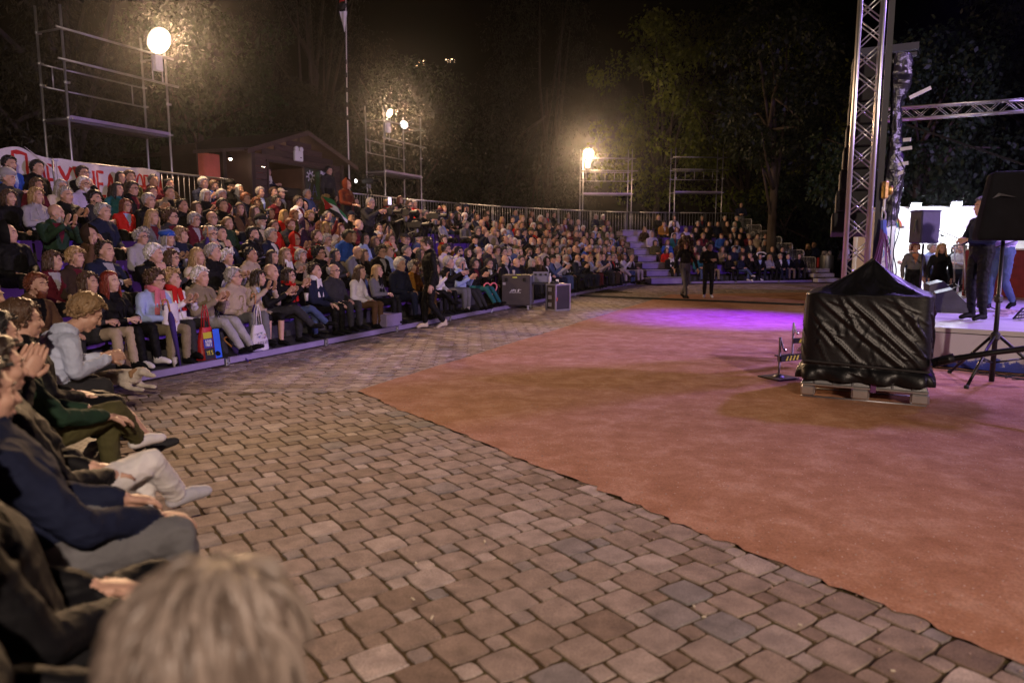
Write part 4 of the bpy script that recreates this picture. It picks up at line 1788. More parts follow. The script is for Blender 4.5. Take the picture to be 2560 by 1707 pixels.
def skirt_mat():
    m = bpy.data.materials.new('printed_stage_skirt')
    m.use_nodes = True
    t = m.node_tree
    N, L = t.nodes, t.links
    b = N['Principled BSDF']
    b.inputs['Roughness'].default_value = .5
    tc = N.new('ShaderNodeTexCoord')
    sp = N.new('ShaderNodeSeparateXYZ')
    L.new(tc.outputs['Object'], sp.inputs[0])
    nz = N.new('ShaderNodeTexNoise')
    nz.inputs['Scale'].default_value = 9
    nz.inputs['Detail'].default_value = 8
    nz.inputs['Roughness'].default_value = .7
    L.new(tc.outputs['Object'], nz.inputs[0])
    ad = N.new('ShaderNodeMath')
    ad.operation = 'MULTIPLY_ADD'
    ad.inputs[1].default_value = .42
    L.new(nz.outputs[0], ad.inputs[0])
    L.new(sp.outputs[2], ad.inputs[2])
    cr = N.new('ShaderNodeValToRGB')
    e = cr.color_ramp.elements
    e[0].position, e[0].color = .25, (.02, .035, .30, 1)
    e[1].position, e[1].color = .36, (.52, .50, .60, 1)
    k = e.new(.33)
    k.color = (.04, .06, .4, 1)
    L.new(ad.outputs[0], cr.inputs[0])
    n2 = N.new('ShaderNodeTexNoise')
    n2.inputs['Scale'].default_value = 1.6
    n2.inputs['Detail'].default_value = 1
    L.new(tc.outputs['Object'], n2.inputs[0])
    c2 = N.new('ShaderNodeValToRGB')
    c2.color_ramp.elements[0].position = .42
    c2.color_ramp.elements[0].color = (.42, .30, .34, 1)
    c2.color_ramp.elements[1].position = .52
    c2.color_ramp.elements[1].color = (1, 1, 1, 1)
    L.new(n2.outputs[0], c2.inputs[0])
    mx = N.new('ShaderNodeMix')
    mx.data_type = 'RGBA'
    mx.blend_type = 'MULTIPLY'
    mx.inputs[0].default_value = .8
    L.new(cr.outputs[0], mx.inputs[6])
    L.new(c2.outputs[0], mx.inputs[7])
    L.new(mx.outputs[2], b.inputs['Base Color'])
    return m


SK = skirt_mat()
for a, d, n_ in ((S0, uS, 7), (S0, bS, 8.6)):
    mb = MB()

    def fn(u, v, a=a, d=d, n_=n_):
        p_ = a + d * (u * n_)
        o_ = np.array([-d[1], d[0]]) * (.02 * math.sin(u * 40) * (1 - v) + .004) * (-1 if d is uS else 1)
        return (p_[0] - o_[0] * (-1 if d is uS else 1), p_[1] - o_[1] * (-1 if d is uS else 1), .02 + v * (SZ - .09))
    mb.grid(fn, 60, 6)
    mb.build('skirt', SK, stage, 'all')


def St(px, py, z=SZ):
    p_ = on_ground(px, py, z)
    return p_


def mic_stand(p, h, lean, label, boom=True, col=None):
    root = empty('microphone_stand', p, rng.uniform(0, 6), label, 'microphone stand', 'microphone stands on the stage')
    m_ = col or STEEL
    mb = MB()
    mb.tube([(0, 0, .05), (lean * .05, 0, h)], .017, 7)
    mb.build('pole', m_, root, 'all')
    for k in range(3):
        a = k * 2.09
        mb = MB()
        mb.tube([(0, 0, .14), (.3 * math.cos(a), .3 * math.sin(a), .015)], .010, 6)
        mb.build('leg', m_, root, 'all')
    mb = MB()
    mb.lathe([(.03, .06), (.035, .1), (.03, .16)], (0, 0, 0), 8)
    mb.build('hub', BLACK, root, True)
    if boom:
        mb = MB()
        mb.tube([(lean * .05 - .15, 0, h - .06), (lean * .05 + .5, 0, h + .22)], .013, 6)
        mb.build('boom', m_, root, 'all')
        mb = MB()
        mb.lathe([(.012, -.09), (.014, 0), (.026, .03), (.024, .07)], (lean * .05 + .53, 0, h + .23), 8, Matrix.Rotation(R(70), 4, 'Y'))
        mb.build('microphone', BLACK, root, True)
    return root


mic_stand(St(2385, 722), 1.0, 1, 'chrome microphone stand with boom beside the blonde person in black')
mic_stand(St(2402, 728), 1.05, -1, 'microphone stand crossing the dark red desk')
mic_stand(St(2412, 742), 1.15, 2, 'purple lit microphone stand with its boom raised towards the performer')
mic_stand(St(2446, 778), .95, 0, 'black microphone stand beside the boots of the performer', True, BLACK_MET)
mic_stand(St(2535, 735), .9, 0, 'silver stand by the red drum riser', False)
mic_stand(St(2552, 742), .95, 0, 'second silver stand by the red drum riser holding a white ball', False)


def wedge(p, rz, label):
    root = empty('stage_monitor', p, rz, label, 'stage monitor', 'wedge monitors at the stage edge')
    mb = MB()
    mb.prism([(-.36, -.25, 0), (-.36, .22, 0), (-.36, .22, .12), (-.36, -.02, .37), (-.36, -.25, .30)], (.72, 0, 0))
    mb.build('cabinet', mat('scuffed_black_cabinet', (.03, .03, .035), .38, 0, .15, 30, .3), root)
    mb = MB()
    mb.add([(-.31, .21, .15), (.31, .21, .15), (.31, -.005, .37), (-.31, -.005, .37)], [(0, 1, 2, 3)])
    mb.build('grille', mat('grille_mesh', (.06, .06, .07), .4, .5, .6, 160, .2), root)
    mb = MB()
    mb.box((0, -.262, .16), (.22, .012, .06), b=.004)
    mb.build('handle', BLACK, root)
    return root


wedge(St(2378, 778), R(-118), 'black wedge monitor lying on the stage edge close to the covered tank')
wedge(St(2350, 748), R(-112), 'second wedge monitor behind the first near the covered tank')

root = empty('music_stand', St(2556, 800), R(30), 'black perforated music stand leaning at the front of the stage', 'music stand')
mb = MB()
mb.box((0, 0, .10), (.30, .02, .2), M=Matrix.Rotation(R(35), 4, 'X'))
for k in range(4):
    for j in range(2):
        pass
mb.build('desk', BLACK_MET, root)
mb = MB()
for k in range(4):
    for j in range(3):
        mb.box((-.10 + .07 * k, -.012 - .035 * (j - 1), .10 + .05 * (j - 1)), (.04, .004, .02), M=Matrix.Rotation(R(35), 4, 'X'))
mb.build('perforation', mat('pale_stage_floor', (.5, .5, .5)), root)
mb = MB()
mb.tube([(0, .02, 0), (0, .1, -.02), (.2, .2, -.0)], .012, 6)
mb.build('leg', BLACK_MET, root, 'all')
p = St(2480, 665, 0)
root = empty('red_desk', (10.25, 15.2, SZ - .02), R(-35), 'dark red draped desk with a pale top behind the microphone stands', 'desk')
mb = MB()
mb.box((0, 0, .50), (1.25, .6, .98), b=.02)
mb.build('drape', mat('dark_red_drape', (.16, .012, .014), .8, 0, .4, 12, .3), root)
mb = MB()
mb.box((0, 0, 1.0), (1.35, .68, .03), b=.006)
mb.build('top', mat('pale_top', (.6, .55, .5), .4), root)
root = empty('drum_riser', (9.6, 12.7, SZ), R(-35), 'bright red drum case beside the silver stands', 'drum')
mb = MB()
mb.lathe([(.30, 0), (.30, .42)], (0, 0, .32), 24, Matrix.Rotation(R(90), 4, 'X'))
mb.build('shell', mat('red_lacquer', (.45, .015, .03), .25), root, True)
mb = MB()
mb.lathe([(.31, -.01), (.315, .02)], (0, 0, .32), 24, Matrix.Rotation(R(90), 4, 'X'))
mb.build('hoop', STEEL, root, True)
mb = MB()
for s_ in (-1, 1):
    mb.tube([(s_ * .25, -.1, .2), (s_ * .38, -.2, 0)], .014, 6)
mb.build('spur', STEEL, root, True)
# speaker on a tripod in front of the stage
g = Vector((5.575, 8.24, 0))
root = empty('speaker_stand', g, R(15), 'black tripod speaker stand standing in front of the printed stage skirt', 'speaker stand')
mb = MB()
mb.tube([(0, 0, .02), (0, 0, .75), (.0, .01, 1.66)], [.03, .026, .02], 10)
mb.build('pole', BLACK_MET, root, 'all')
mb = MB()
mb.lathe([(.03, .50), (.05, .52), (.05, .58), (.03, .60)], (0, 0, 0), 10)
mb.box((0, 0, .98), (.08, .07, .09), b=.015)
mb.build('collar', BLACK, root, True)
for a in (200, 330, 85):
    mb = MB()
    c, s_ = math.cos(R(a)), math.sin(R(a))
    mb.tube([(c * .04, s_ * .04, .55), (c * .62, s_ * .62, .03)], .018, 8)
    mb.tube([(c * .30, s_ * .30, .30), (0, 0, .24)], .012, 6)
    lg = mb.build('leg', BLACK_MET, root, 'all')
    mb = MB()
    mb.ball((c * .63, s_ * .63, .025), .028, 8)
    mb.build('rubber_foot', RUBBER, lg, 'all')
root = empty('covered_loudspeaker', Vector((5.58, 8.26, 1.64)), R(-24), 'loudspeaker in a black fabric cover on the tripod in front of the stage', 'loudspeaker')
mb = MB()
hw = .27
v = [(-hw - .02, -.22, 0), (hw, -.22, 0), (hw, .2, 0), (-hw - .02, .2, 0), (-hw + .09, -.18, .76), (hw, -.18, .76), (hw, .16, .76), (-hw + .09, .16, .76)]
mb.add(v, [(0, 3, 2, 1), (4, 5, 6, 7), (0, 1, 5, 4), (1, 2, 6, 5), (2, 3, 7, 6), (3, 0, 4, 7)])
cv = mb.build('cover', mat('speaker_cover_cloth', (.005, .0045, .006), .8, 0, .35, 9, .25, spec=.12), root)
bvm = cv.modifiers.new('b', 'BEVEL')
bvm.width = .035
bvm.segments = 3
mb = MB()
mb.prism([(-.18, -.235, .46), (-.12, -.232, .52), (.05, -.225, .47), (-.1, -.228, .49)], (0, -.006, 0))
mb.build('flap', mat('speaker_flap', (.02, .018, .024), .5), root)
root = empty('covered_loudspeaker', (7.36, 13.0, 1.62), R(6), 'loudspeaker under a dark cover on a thin pole in front of the white booth', 'loudspeaker')
mb = MB()
mb.box((0, 0, .29), (.36, .34, .57), b=.02)
mb.box((0, 0, .575), (.38, .36, .03), b=.012)
mb.build('cover', mat('dark_violet_cover', (.02, .018, .04), .6, 0, .3, 12, .2), root)
mb = MB()
mb.tube([(-.19, -.02, .42), (-.23, -.05, .2)], .02, 6)
mb.build('flap', BLACK, root)
root = empty('speaker_pole', (7.36, 13.0, SZ), 0, 'thin dark pole carrying the loudspeaker in front of the white booth', 'speaker stand')
mb = MB()
mb.tube([(0, 0, 0), (0, 0, 1.09)], .02, 8)
mb.build('pole', BLACK_MET, root, 'all')
for k in range(3):
    mb = MB()
    mb.tube([(0, 0, .3), (.3 * math.cos(k * 2.1), .3 * math.sin(k * 2.1), .01)], .014, 6)
    mb.build('leg', BLACK_MET, root, 'all')
# tangled cables before the stage and on it
mb = MB()
r2 = random.Random(3)
for k in range(9):
    p_ = S0 + uS * (.6 + .15 * k) - bS * (.12 + .06 * k)
    pts = []
    for j in range(14):
        pts.append((p_[0] + uS[0] * j * .13 + r2.uniform(-.06, .06), p_[1] + uS[1] * j * .13 + r2.uniform(-.09, .09), .012))
    mb.tube(pts, .007, 5)
tag(mb.build('cable_tangle', RUBBER, None, 'all'), 'tangle of thin black cables on the clay in front of the stage', 'cables')
mb = MB()
for k in range(12):
    c = St(2515 + r2.uniform(-18, 25), 785 + r2.uniform(-6, 10))
    pts = [(c.x + .12 * math.cos(j * .8 + k) * r2.uniform(.4, 1), c.y + .12 * math.sin(j * .8 + k) * r2.uniform(.4, 1), SZ + .01 + .004 * k) for j in range(9)]
    mb.tube(pts, .007, 5)
tag(mb.build('cable_coil', mat('pale_cable', (.35, .25, .3), .6), None, 'all'), 'heap of pale cables on the stage floor beside the performer', 'cables')
# black cable ramp across the clay
mb = MB()
a, b_ = on_ground(1452, 741), on_ground(2010, 764)
n = 9
root = empty('cable_ramp', (0, 0, 0), 0, 'long black cable ramp lying across the red clay', 'cable ramp')
for k in range(n):
    p0_, p1_ = a.lerp(b_, k / n), a.lerp(b_, (k + .985) / n)
    d = (p1_ - p0_).normalized()
    s_ = Vector((-d.y, d.x, 0))
    mb = MB()
    mb.prism([p0_ + s_ * .14, p0_ + s_ * .06 + Vector((0, 0, .05)), p0_ - s_ * .06 + Vector((0, 0, .05)), p0_ - s_ * .14], p1_ - p0_)
    mb.build('ramp_section', RUBBER, root)

# ------------------------------------------------------------------ white booth behind the stage
BU = np.array([.985, -.17])
BB = np.array([.17, .985])
booth = empty('booth', (9.62, 19.0, 0), math.atan2(BU[1], BU[0]), 'white booth covered with children\'s drawings and lit by two bright lamps', 'booth')
BW = mat('white_booth_panel', (.74, .72, .73), .6, 0, .03, 12, .04)
for nm, c, sz in (('pillar', (.16, 0, 1.27), (.34, .06, 2.54)), ('fascia', (2.55, 0, 2.28), (4.43, .06, .52)), ('pillar', (4.95, 0, 1.27), (.34, .06, 2.54)),
                  ('back_wall', (2.5, 2.0, 1.27), (5.2, .05, 2.54)), ('side_wall', (.02, 1.0, 1.25), (.05, 1.9, 2.5)), ('ceiling', (2.5, 1.0, 2.56), (5.2, 2.1, .05)),
                  ('counter', (3.4, .25, .48), (3.0, .5, .96)), ('side_wall', (5.1, 1.0, 1.25), (.05, 1.9, 2.5))):
    mb = MB()
    mb.box(c, sz, b=.006)
    mb.build(nm, BW, booth)
mb = MB()
mb.box((.72, 1.9, 1.2), (.5, .06, 2.0))
mb.build('dark_doorway', mat('dark_blue_doorway', (.02, .025, .06), .7), booth)


def bsurf(x, z, lift=0.):
    return (x, -.034 - lift, z)


art = []
for k, (r_, c) in enumerate(((.20, (.45, .06, .04)), (.175, (.55, .22, .03)), (.15, (.5, .42, .05)), (.125, (.05, .2, .12)), (.10, (.04, .06, .25)))):
    mb = MB()
    ribbon(mb, arc(.28, 2.06, r_, r_ * 1.25, 0, 180, 16), .03, bsurf)
    mb.build('rainbow_stripe', mat('rainbow_%d' % k, c, .8), booth)
GR = mat('green_marker', (.02, .16, .11), .8)
mb = MB()
ribbon(mb, arc(.12, 1.70, .10, .14, 0, 360, 20), .022, bsurf)
for a in (-.05, .05):
    ribbon(mb, [(.03, 1.70 + a), (.21, 1.70 + a)], .016, bsurf)
    ribbon(mb, [(.12 + a * .8, 1.83), (.12 + a * .8, 1.57)], .016, bsurf)
mb.build('globe_drawing', GR, booth)
letters('O', .03, 1.28, .2, .09, .1, .02, bsurf, 'letter', mat('blue_marker', (.12, .3, .6), .8), booth)
letters('X', .135, 1.28, .18, .09, .1, .02, bsurf, 'letter', mat('red_marker', (.5, .03, .06), .8), booth)
letters('I', .25, 1.28, .18, .09, .1, .02, bsurf, 'letter', mat('blue_marker', (0, 0, 0)), booth)
mb = MB()
ribbon(mb, arc(.13, 1.06, .11, .12, 0, 360, 18), .01, bsurf)
ribbon(mb, arc(.13, 1.06, .06, .06, 200, 340, 8), .01, bsurf)
ribbon(mb, arc(.15, .62, .13, .15, 0, 360, 18), .018, bsurf)
ribbon(mb, [(.15, .77), (.15, .47)], .016, bsurf)
ribbon(mb, [(.15, .62), (.05, .52)], .016, bsurf)
ribbon(mb, [(.15, .62), (.25, .52)], .016, bsurf)
mb.build('peace_sign_drawing', mat('violet_marker', (.05, .04, .12), .8), booth)
mb = MB()
mb.box((.50, -.036, 2.07), (.10, .004, .045))
mb.build('number_plate', BLACK, booth)
letters('CELO', 3.02, 2.2, .15, .1, .14, .018, bsurf, 'letter', mat('pink_marker', (.45, .2, .35), .8), booth)
mb = MB()
ribbon(mb, arc(3.5, 2.25, .07, .08, 0, 360, 14), .014, bsurf)
ribbon(mb, [(3.5, 2.33), (3.5, 2.17)], .012, bsurf)
mb.build('peace_sign_drawing', mat('blue_marker', (0, 0, 0)), booth)
mb = MB()
for k in range(5):
    ribbon(mb, [(.56 + k * .1, 2.34), (.6 + k * .1, 2.42), (.64 + k * .1, 2.33)], .012, bsurf)
mb.build('drawing', mat('yellow_marker', (.6, .45, .08), .8), booth)
mb = MB()
mb.box((2.75, -.033, 2.42), (.22, .006, .2))
mb.build('lilac_paper', mat('lilac_paper', (.35, .33, .5), .8), booth)
for k, px in enumerate((2290, 2392)):
    p = on_plane(px, 514 if k == 0 else 511, (9.62 - BB[0] * .28, 19.0 - BB[1] * .28), BB)
    root = empty('booth_lamp', p, math.atan2(BU[1], BU[0]), ('white lamp glaring on the booth fascia above the covered loudspeaker', 'white lamp glaring on the booth fascia towards the performer')[k], 'lamp', 'white lamps on the booth')
    mb = MB()
    mb.box((0, .06, .02), (.26, .08, .18), M=Matrix.Rotation(R(35), 4, 'X'), b=.02)
    mb.build('housing', BLACK, root)
    mb = MB()
    mb.box((0, .012, -.01), (.22, .012, .14), M=Matrix.Rotation(R(35), 4, 'X'))
    mb.build('lamp_glass', LAMP_WHITE, root)
    mb = MB()
    mb.tube([(0, .1, .02), (0, .27, .02)], .015, 6)
    mb.build('bracket', BLACK_MET, root)
    lamp('booth_bulb', 'POINT', (p.x - .05, p.y - .2, p.z - .03), 26, (.80, .86, 1.0), None, .08)
lamp('booth_fill_light', 'AREA', (12.0, 19.6, 2.45), 210, (.86, .9, 1.0), (12.0, 19.9, 0), 1.6)  # area light added to whiten the inside of the booth
# waste bin, red post and red satchel at the end of the far stand
p = on_ground(2066, 692)
p = Vector((14.9, 34.3, 0))
root = empty('waste_bin', p, 0, 'round metal waste bin with a full bag beside the dark shrubs', 'waste bin')
mb = MB()
mb.lathe([(.30, .28), (.31, .3), (.31, 1.12), (.29, 1.14)], (0, 0, 0), 20)
mb.build('drum', STEEL, root, True)
mb = MB()
mb.tube([(0, .1, 0), (0, .1, .35)], .04, 8)
mb.build('post', BLACK_MET, root)
mb = MB()
for k in range(9):
    mb.ball((.2 * math.cos(k * .7) * (.4 + .6 * (k % 2)), .2 * math.sin(k * .7), 1.16 + .05 * (k % 3)), .1, 6)
mb.build('rubbish', mat('crumpled_rubbish', (.25, .22, .24), .6, 0, .5, 9, .6, 9), root, True)
root = empty('marker_post', (14.2, 33.6, 0), 0, 'thin red marker post between the waste bin and the red satchel', 'post')
mb = MB()
mb.tube([(0, 0, 0), (0, 0, 1.05)], .055, 10)
mb.build('post', mat('red_post_paint', (.5, .03, .02), .5), root, 'all')
root = empty('satchel', (13.75, 33.1, 0), R(10), 'red rounded satchel with yellow reflective bands standing on the kerb', 'bag')
mb = MB()
mb.prism([(-.21, -.12, 0), (.21, -.12, 0), (.22, -.12, .3), (.14, -.12, .47), (0, -.12, .52), (-.14, -.12, .47), (-.22, -.12, .3)], (0, .24, 0))
o = mb.build('body', mat('red_nylon', (.42, .012, .02), .6, 0, .2, 20, .2), root)
mb = MB()
for z in (.1, .18):
    mb.box((.05, -.124, z), (.3, .01, .035))
mb.build('reflective_band', mat('reflective_yellow', (.7, .62, .1), .4), root)

# ------------------------------------------------------------------ sound desk cases by the kerb
CASE = mat('grey_black_case', (.055, .045, .042), .7, 0, .2, 70, .15)
o0 = on_ground(1254, 776)
root = empty('desk_case', o0, R(-8), 'large black wheeled desk case with a white logo standing by the kerb', 'case')
WD, HT = .70, .82
mb = MB()
mb.box((WD / 2, .38, .09 + HT / 2), (WD, .75, HT - .08), b=.015)
mb.build('body', CASE, root)
mb = MB()
mb.box((WD + .012, .38, .09 + HT / 2), (.02, .73, HT - .1), b=.006)
mb.build('side_panel', mat('blue_grey_panel', (.10, .10, .14), .5), root)
for x in (.09, WD - .05):
    for y in (.08, .66):
        mb = MB()
        mb.lathe([(.055, -.02), (.06, 0), (.055, .02)], (x, y, .06), 14, Matrix.Rotation(R(90), 4, 'Y'))
        mb.box((x, y, .115), (.05, .07, .02))
        mb.build('caster', mat('grey_caster', (.35, .35, .38), .5), root, True)
for x in (.12, WD - .13):
    mb = MB()
    mb.box((x, -.002, .76), (.07, .02, .09), b=.008)
    mb.build('latch', BLACK_MET, root)


def csurf(x, z, lift=0.):
    return (x, -.001 - lift, z)


WL = mat('white_logo_print', (.75, .75, .75), .6)
letters('JPLS', .215, .47, .05, .045, .058, .016, csurf, 'logo_letter', WL, root, slant=.5, lift=.002)
mb = MB()
ribbon(mb, [(.43, .515), (.49, .515)], .008, csurf)
for k in range(12):
    ribbon(mb, [(.205 + k * .024, .452), (.205 + k * .024, .438)], .012, csurf)
mb.build('logo_line', WL, root)
mb = MB()
mb.box((.065, -.003, .66), (.07, .004, .06))
mb.build('paper_label', mat('grey_paper', (.4, .38, .38), .8), root)
for x, z, w_ in ((.33, .815, .11), (.42, .87, .10)):
    mb = MB()
    mb.box((x, -.003 if z < .85 else .06, z), (w_, .01, .026))
    mb.build('tape_strip', mat('neon_tape', (.62, .72, .10), .6), root)
def on_case(name, x, y, z, label, cat, build):
    r = empty(name, (0, 0, 0), 0, label, cat)
    r.matrix_world = Matrix.Translation(o0) @ Matrix.Rotation(R(-8), 4, 'Z') @ Matrix.Translation((x, y, z))
    build(r)
    return r


def cup(r, h=.10, m_=None, rad=.035):
    mb = MB()
    mb.lathe([(rad * .7, 0), (rad, h), (rad * .93, h), (rad * .64, .006)], (0, 0, 0), 14)
    mb.build('cup', m_ or mat('clear_plastic_cup', (.5, .46, .44), .15, 0, 0, 10, .1), r, 'all')


on_case('plastic_cup', .29, .1, .872, 'clear plastic cup with beer on the black desk case', 'cup', lambda r: cup(r, .12))


def meter(r):
    mb = MB()
    mb.box((0, 0, .16), (.40, .06, .30), M=Matrix.Rotation(R(-12), 4, 'X'), b=.01)
    mb.build('screen_case', mat('blue_grey_console', (.16, .16, .22), .5), r)
    mb = MB()
    for k in range(3):
        mb.box((-.13 + .13 * k, -.033, .24), (.06, .01, .05))
    mb.build('display', BLACK, r)
    mb = MB()
    mb.box((0, -.12, .02), (.42, .3, .04), b=.01)
    for k in range(24):
        mb.box((-.18 + .033 * (k % 12), -.18 + .1 * (k // 12), .05), (.012, .03, .02))
    mb.build('fader_panel', mat('console_black', (.03, .03, .04), .5), r)


on_case('mixing_console', .92, .5, .63, 'grey mixing console with its screen raised beside the desk case', 'mixing console', meter)
o1 = on_ground(1389, 778)
root = empty('flight_case', o1, R(38), 'black flight case with silver edges standing between desk and clay', 'flight case')
FW, FD, FH = .46, .34, .62
mb = MB()
mb.box((FW / 2, FD / 2, FH / 2 + .02), (FW - .01, FD - .01, FH), b=.004)
mb.build('body', mat('flight_case_ply', (.03, .022, .03), .6, 0, .1, 40, .15), root)
for x in (0, FW):
    for y in (0, FD):
        mb = MB()
        mb.beam((x, y, .01), (x, y, FH + .03), .035, .035)
        mb.build('edge_trim', ALU, root)
for z in (.02, FH + .02):
    for a, b_ in (((0, 0), (FW, 0)), ((FW, 0), (FW, FD)), ((0, FD), (FW, FD)), ((0, 0), (0, FD))):
        mb = MB()
        mb.beam((*a, z), (*b_, z), .036, .036)
        mb.build('edge_trim', ALU, root)
for z in (.15, .33, .52):
    mb = MB()
    mb.box((-.012, FD * .6, z), (.02, .12, .10), b=.006)
    mb.build('recessed_latch', ALU, root)
for k in range(2):
    mb = MB()
    mb.box((.10, .12 + .12 * k, FH + .06), (.16, .10, .05), b=.008)
    for j in range(8):
        mb.lathe([(.008, 0), (.006, .02)], (.05 + .015 * j, .1 + .12 * k, FH + .085), 6)
    o = mb.build('radio_receiver', BLACK, root)
mb = MB()
mb.prism([(.0, -.02, .25), (.03, -.022, .25), (.035, -.02, .33), (.01, -.02, .34)], (0, -.01, 0))
mb.build('orange_tag', mat('orange_tag', (.6, .12, .05), .6), root)


def on_fc(name, x, y, label, cat, build):
    r = empty(name, (0, 0, 0), 0, label, cat)
    r.matrix_world = Matrix.Translation(o1) @ Matrix.Rotation(R(38), 4, 'Z') @ Matrix.Translation((x, y, FH + .04))
    build(r)


def bottle(r):
    mb = MB()
    mb.lathe([(.028, 0), (.034, .01), (.034, .15), (.015, .20), (.014, .23)], (0, 0, 0), 14)
    mb.build('bottle', mat('frosty_bottle', (.6, .6, .66), .2), r, 'all')
    mb = MB()
    mb.lathe([(.016, .228), (.016, .25)], (0, 0, 0), 10)
    mb.build('cap', mat('white_cap', (.7, .7, .7), .5), r)


on_fc('water_bottle', .04, .26, 'clear water bottle standing on the flight case', 'bottle', bottle)
on_fc('paper_cup', .26, .24, 'white paper cup on the flight case beside the bottle', 'cup', lambda r: cup(r, .10, WHITE_PAINT, .04))

# ------------------------------------------------------------------ people: one continuous body per pose, hair and extras as children
def nv(a):
    a = np.array(a, float)
    return a / (np.linalg.norm(a) + 1e-9)


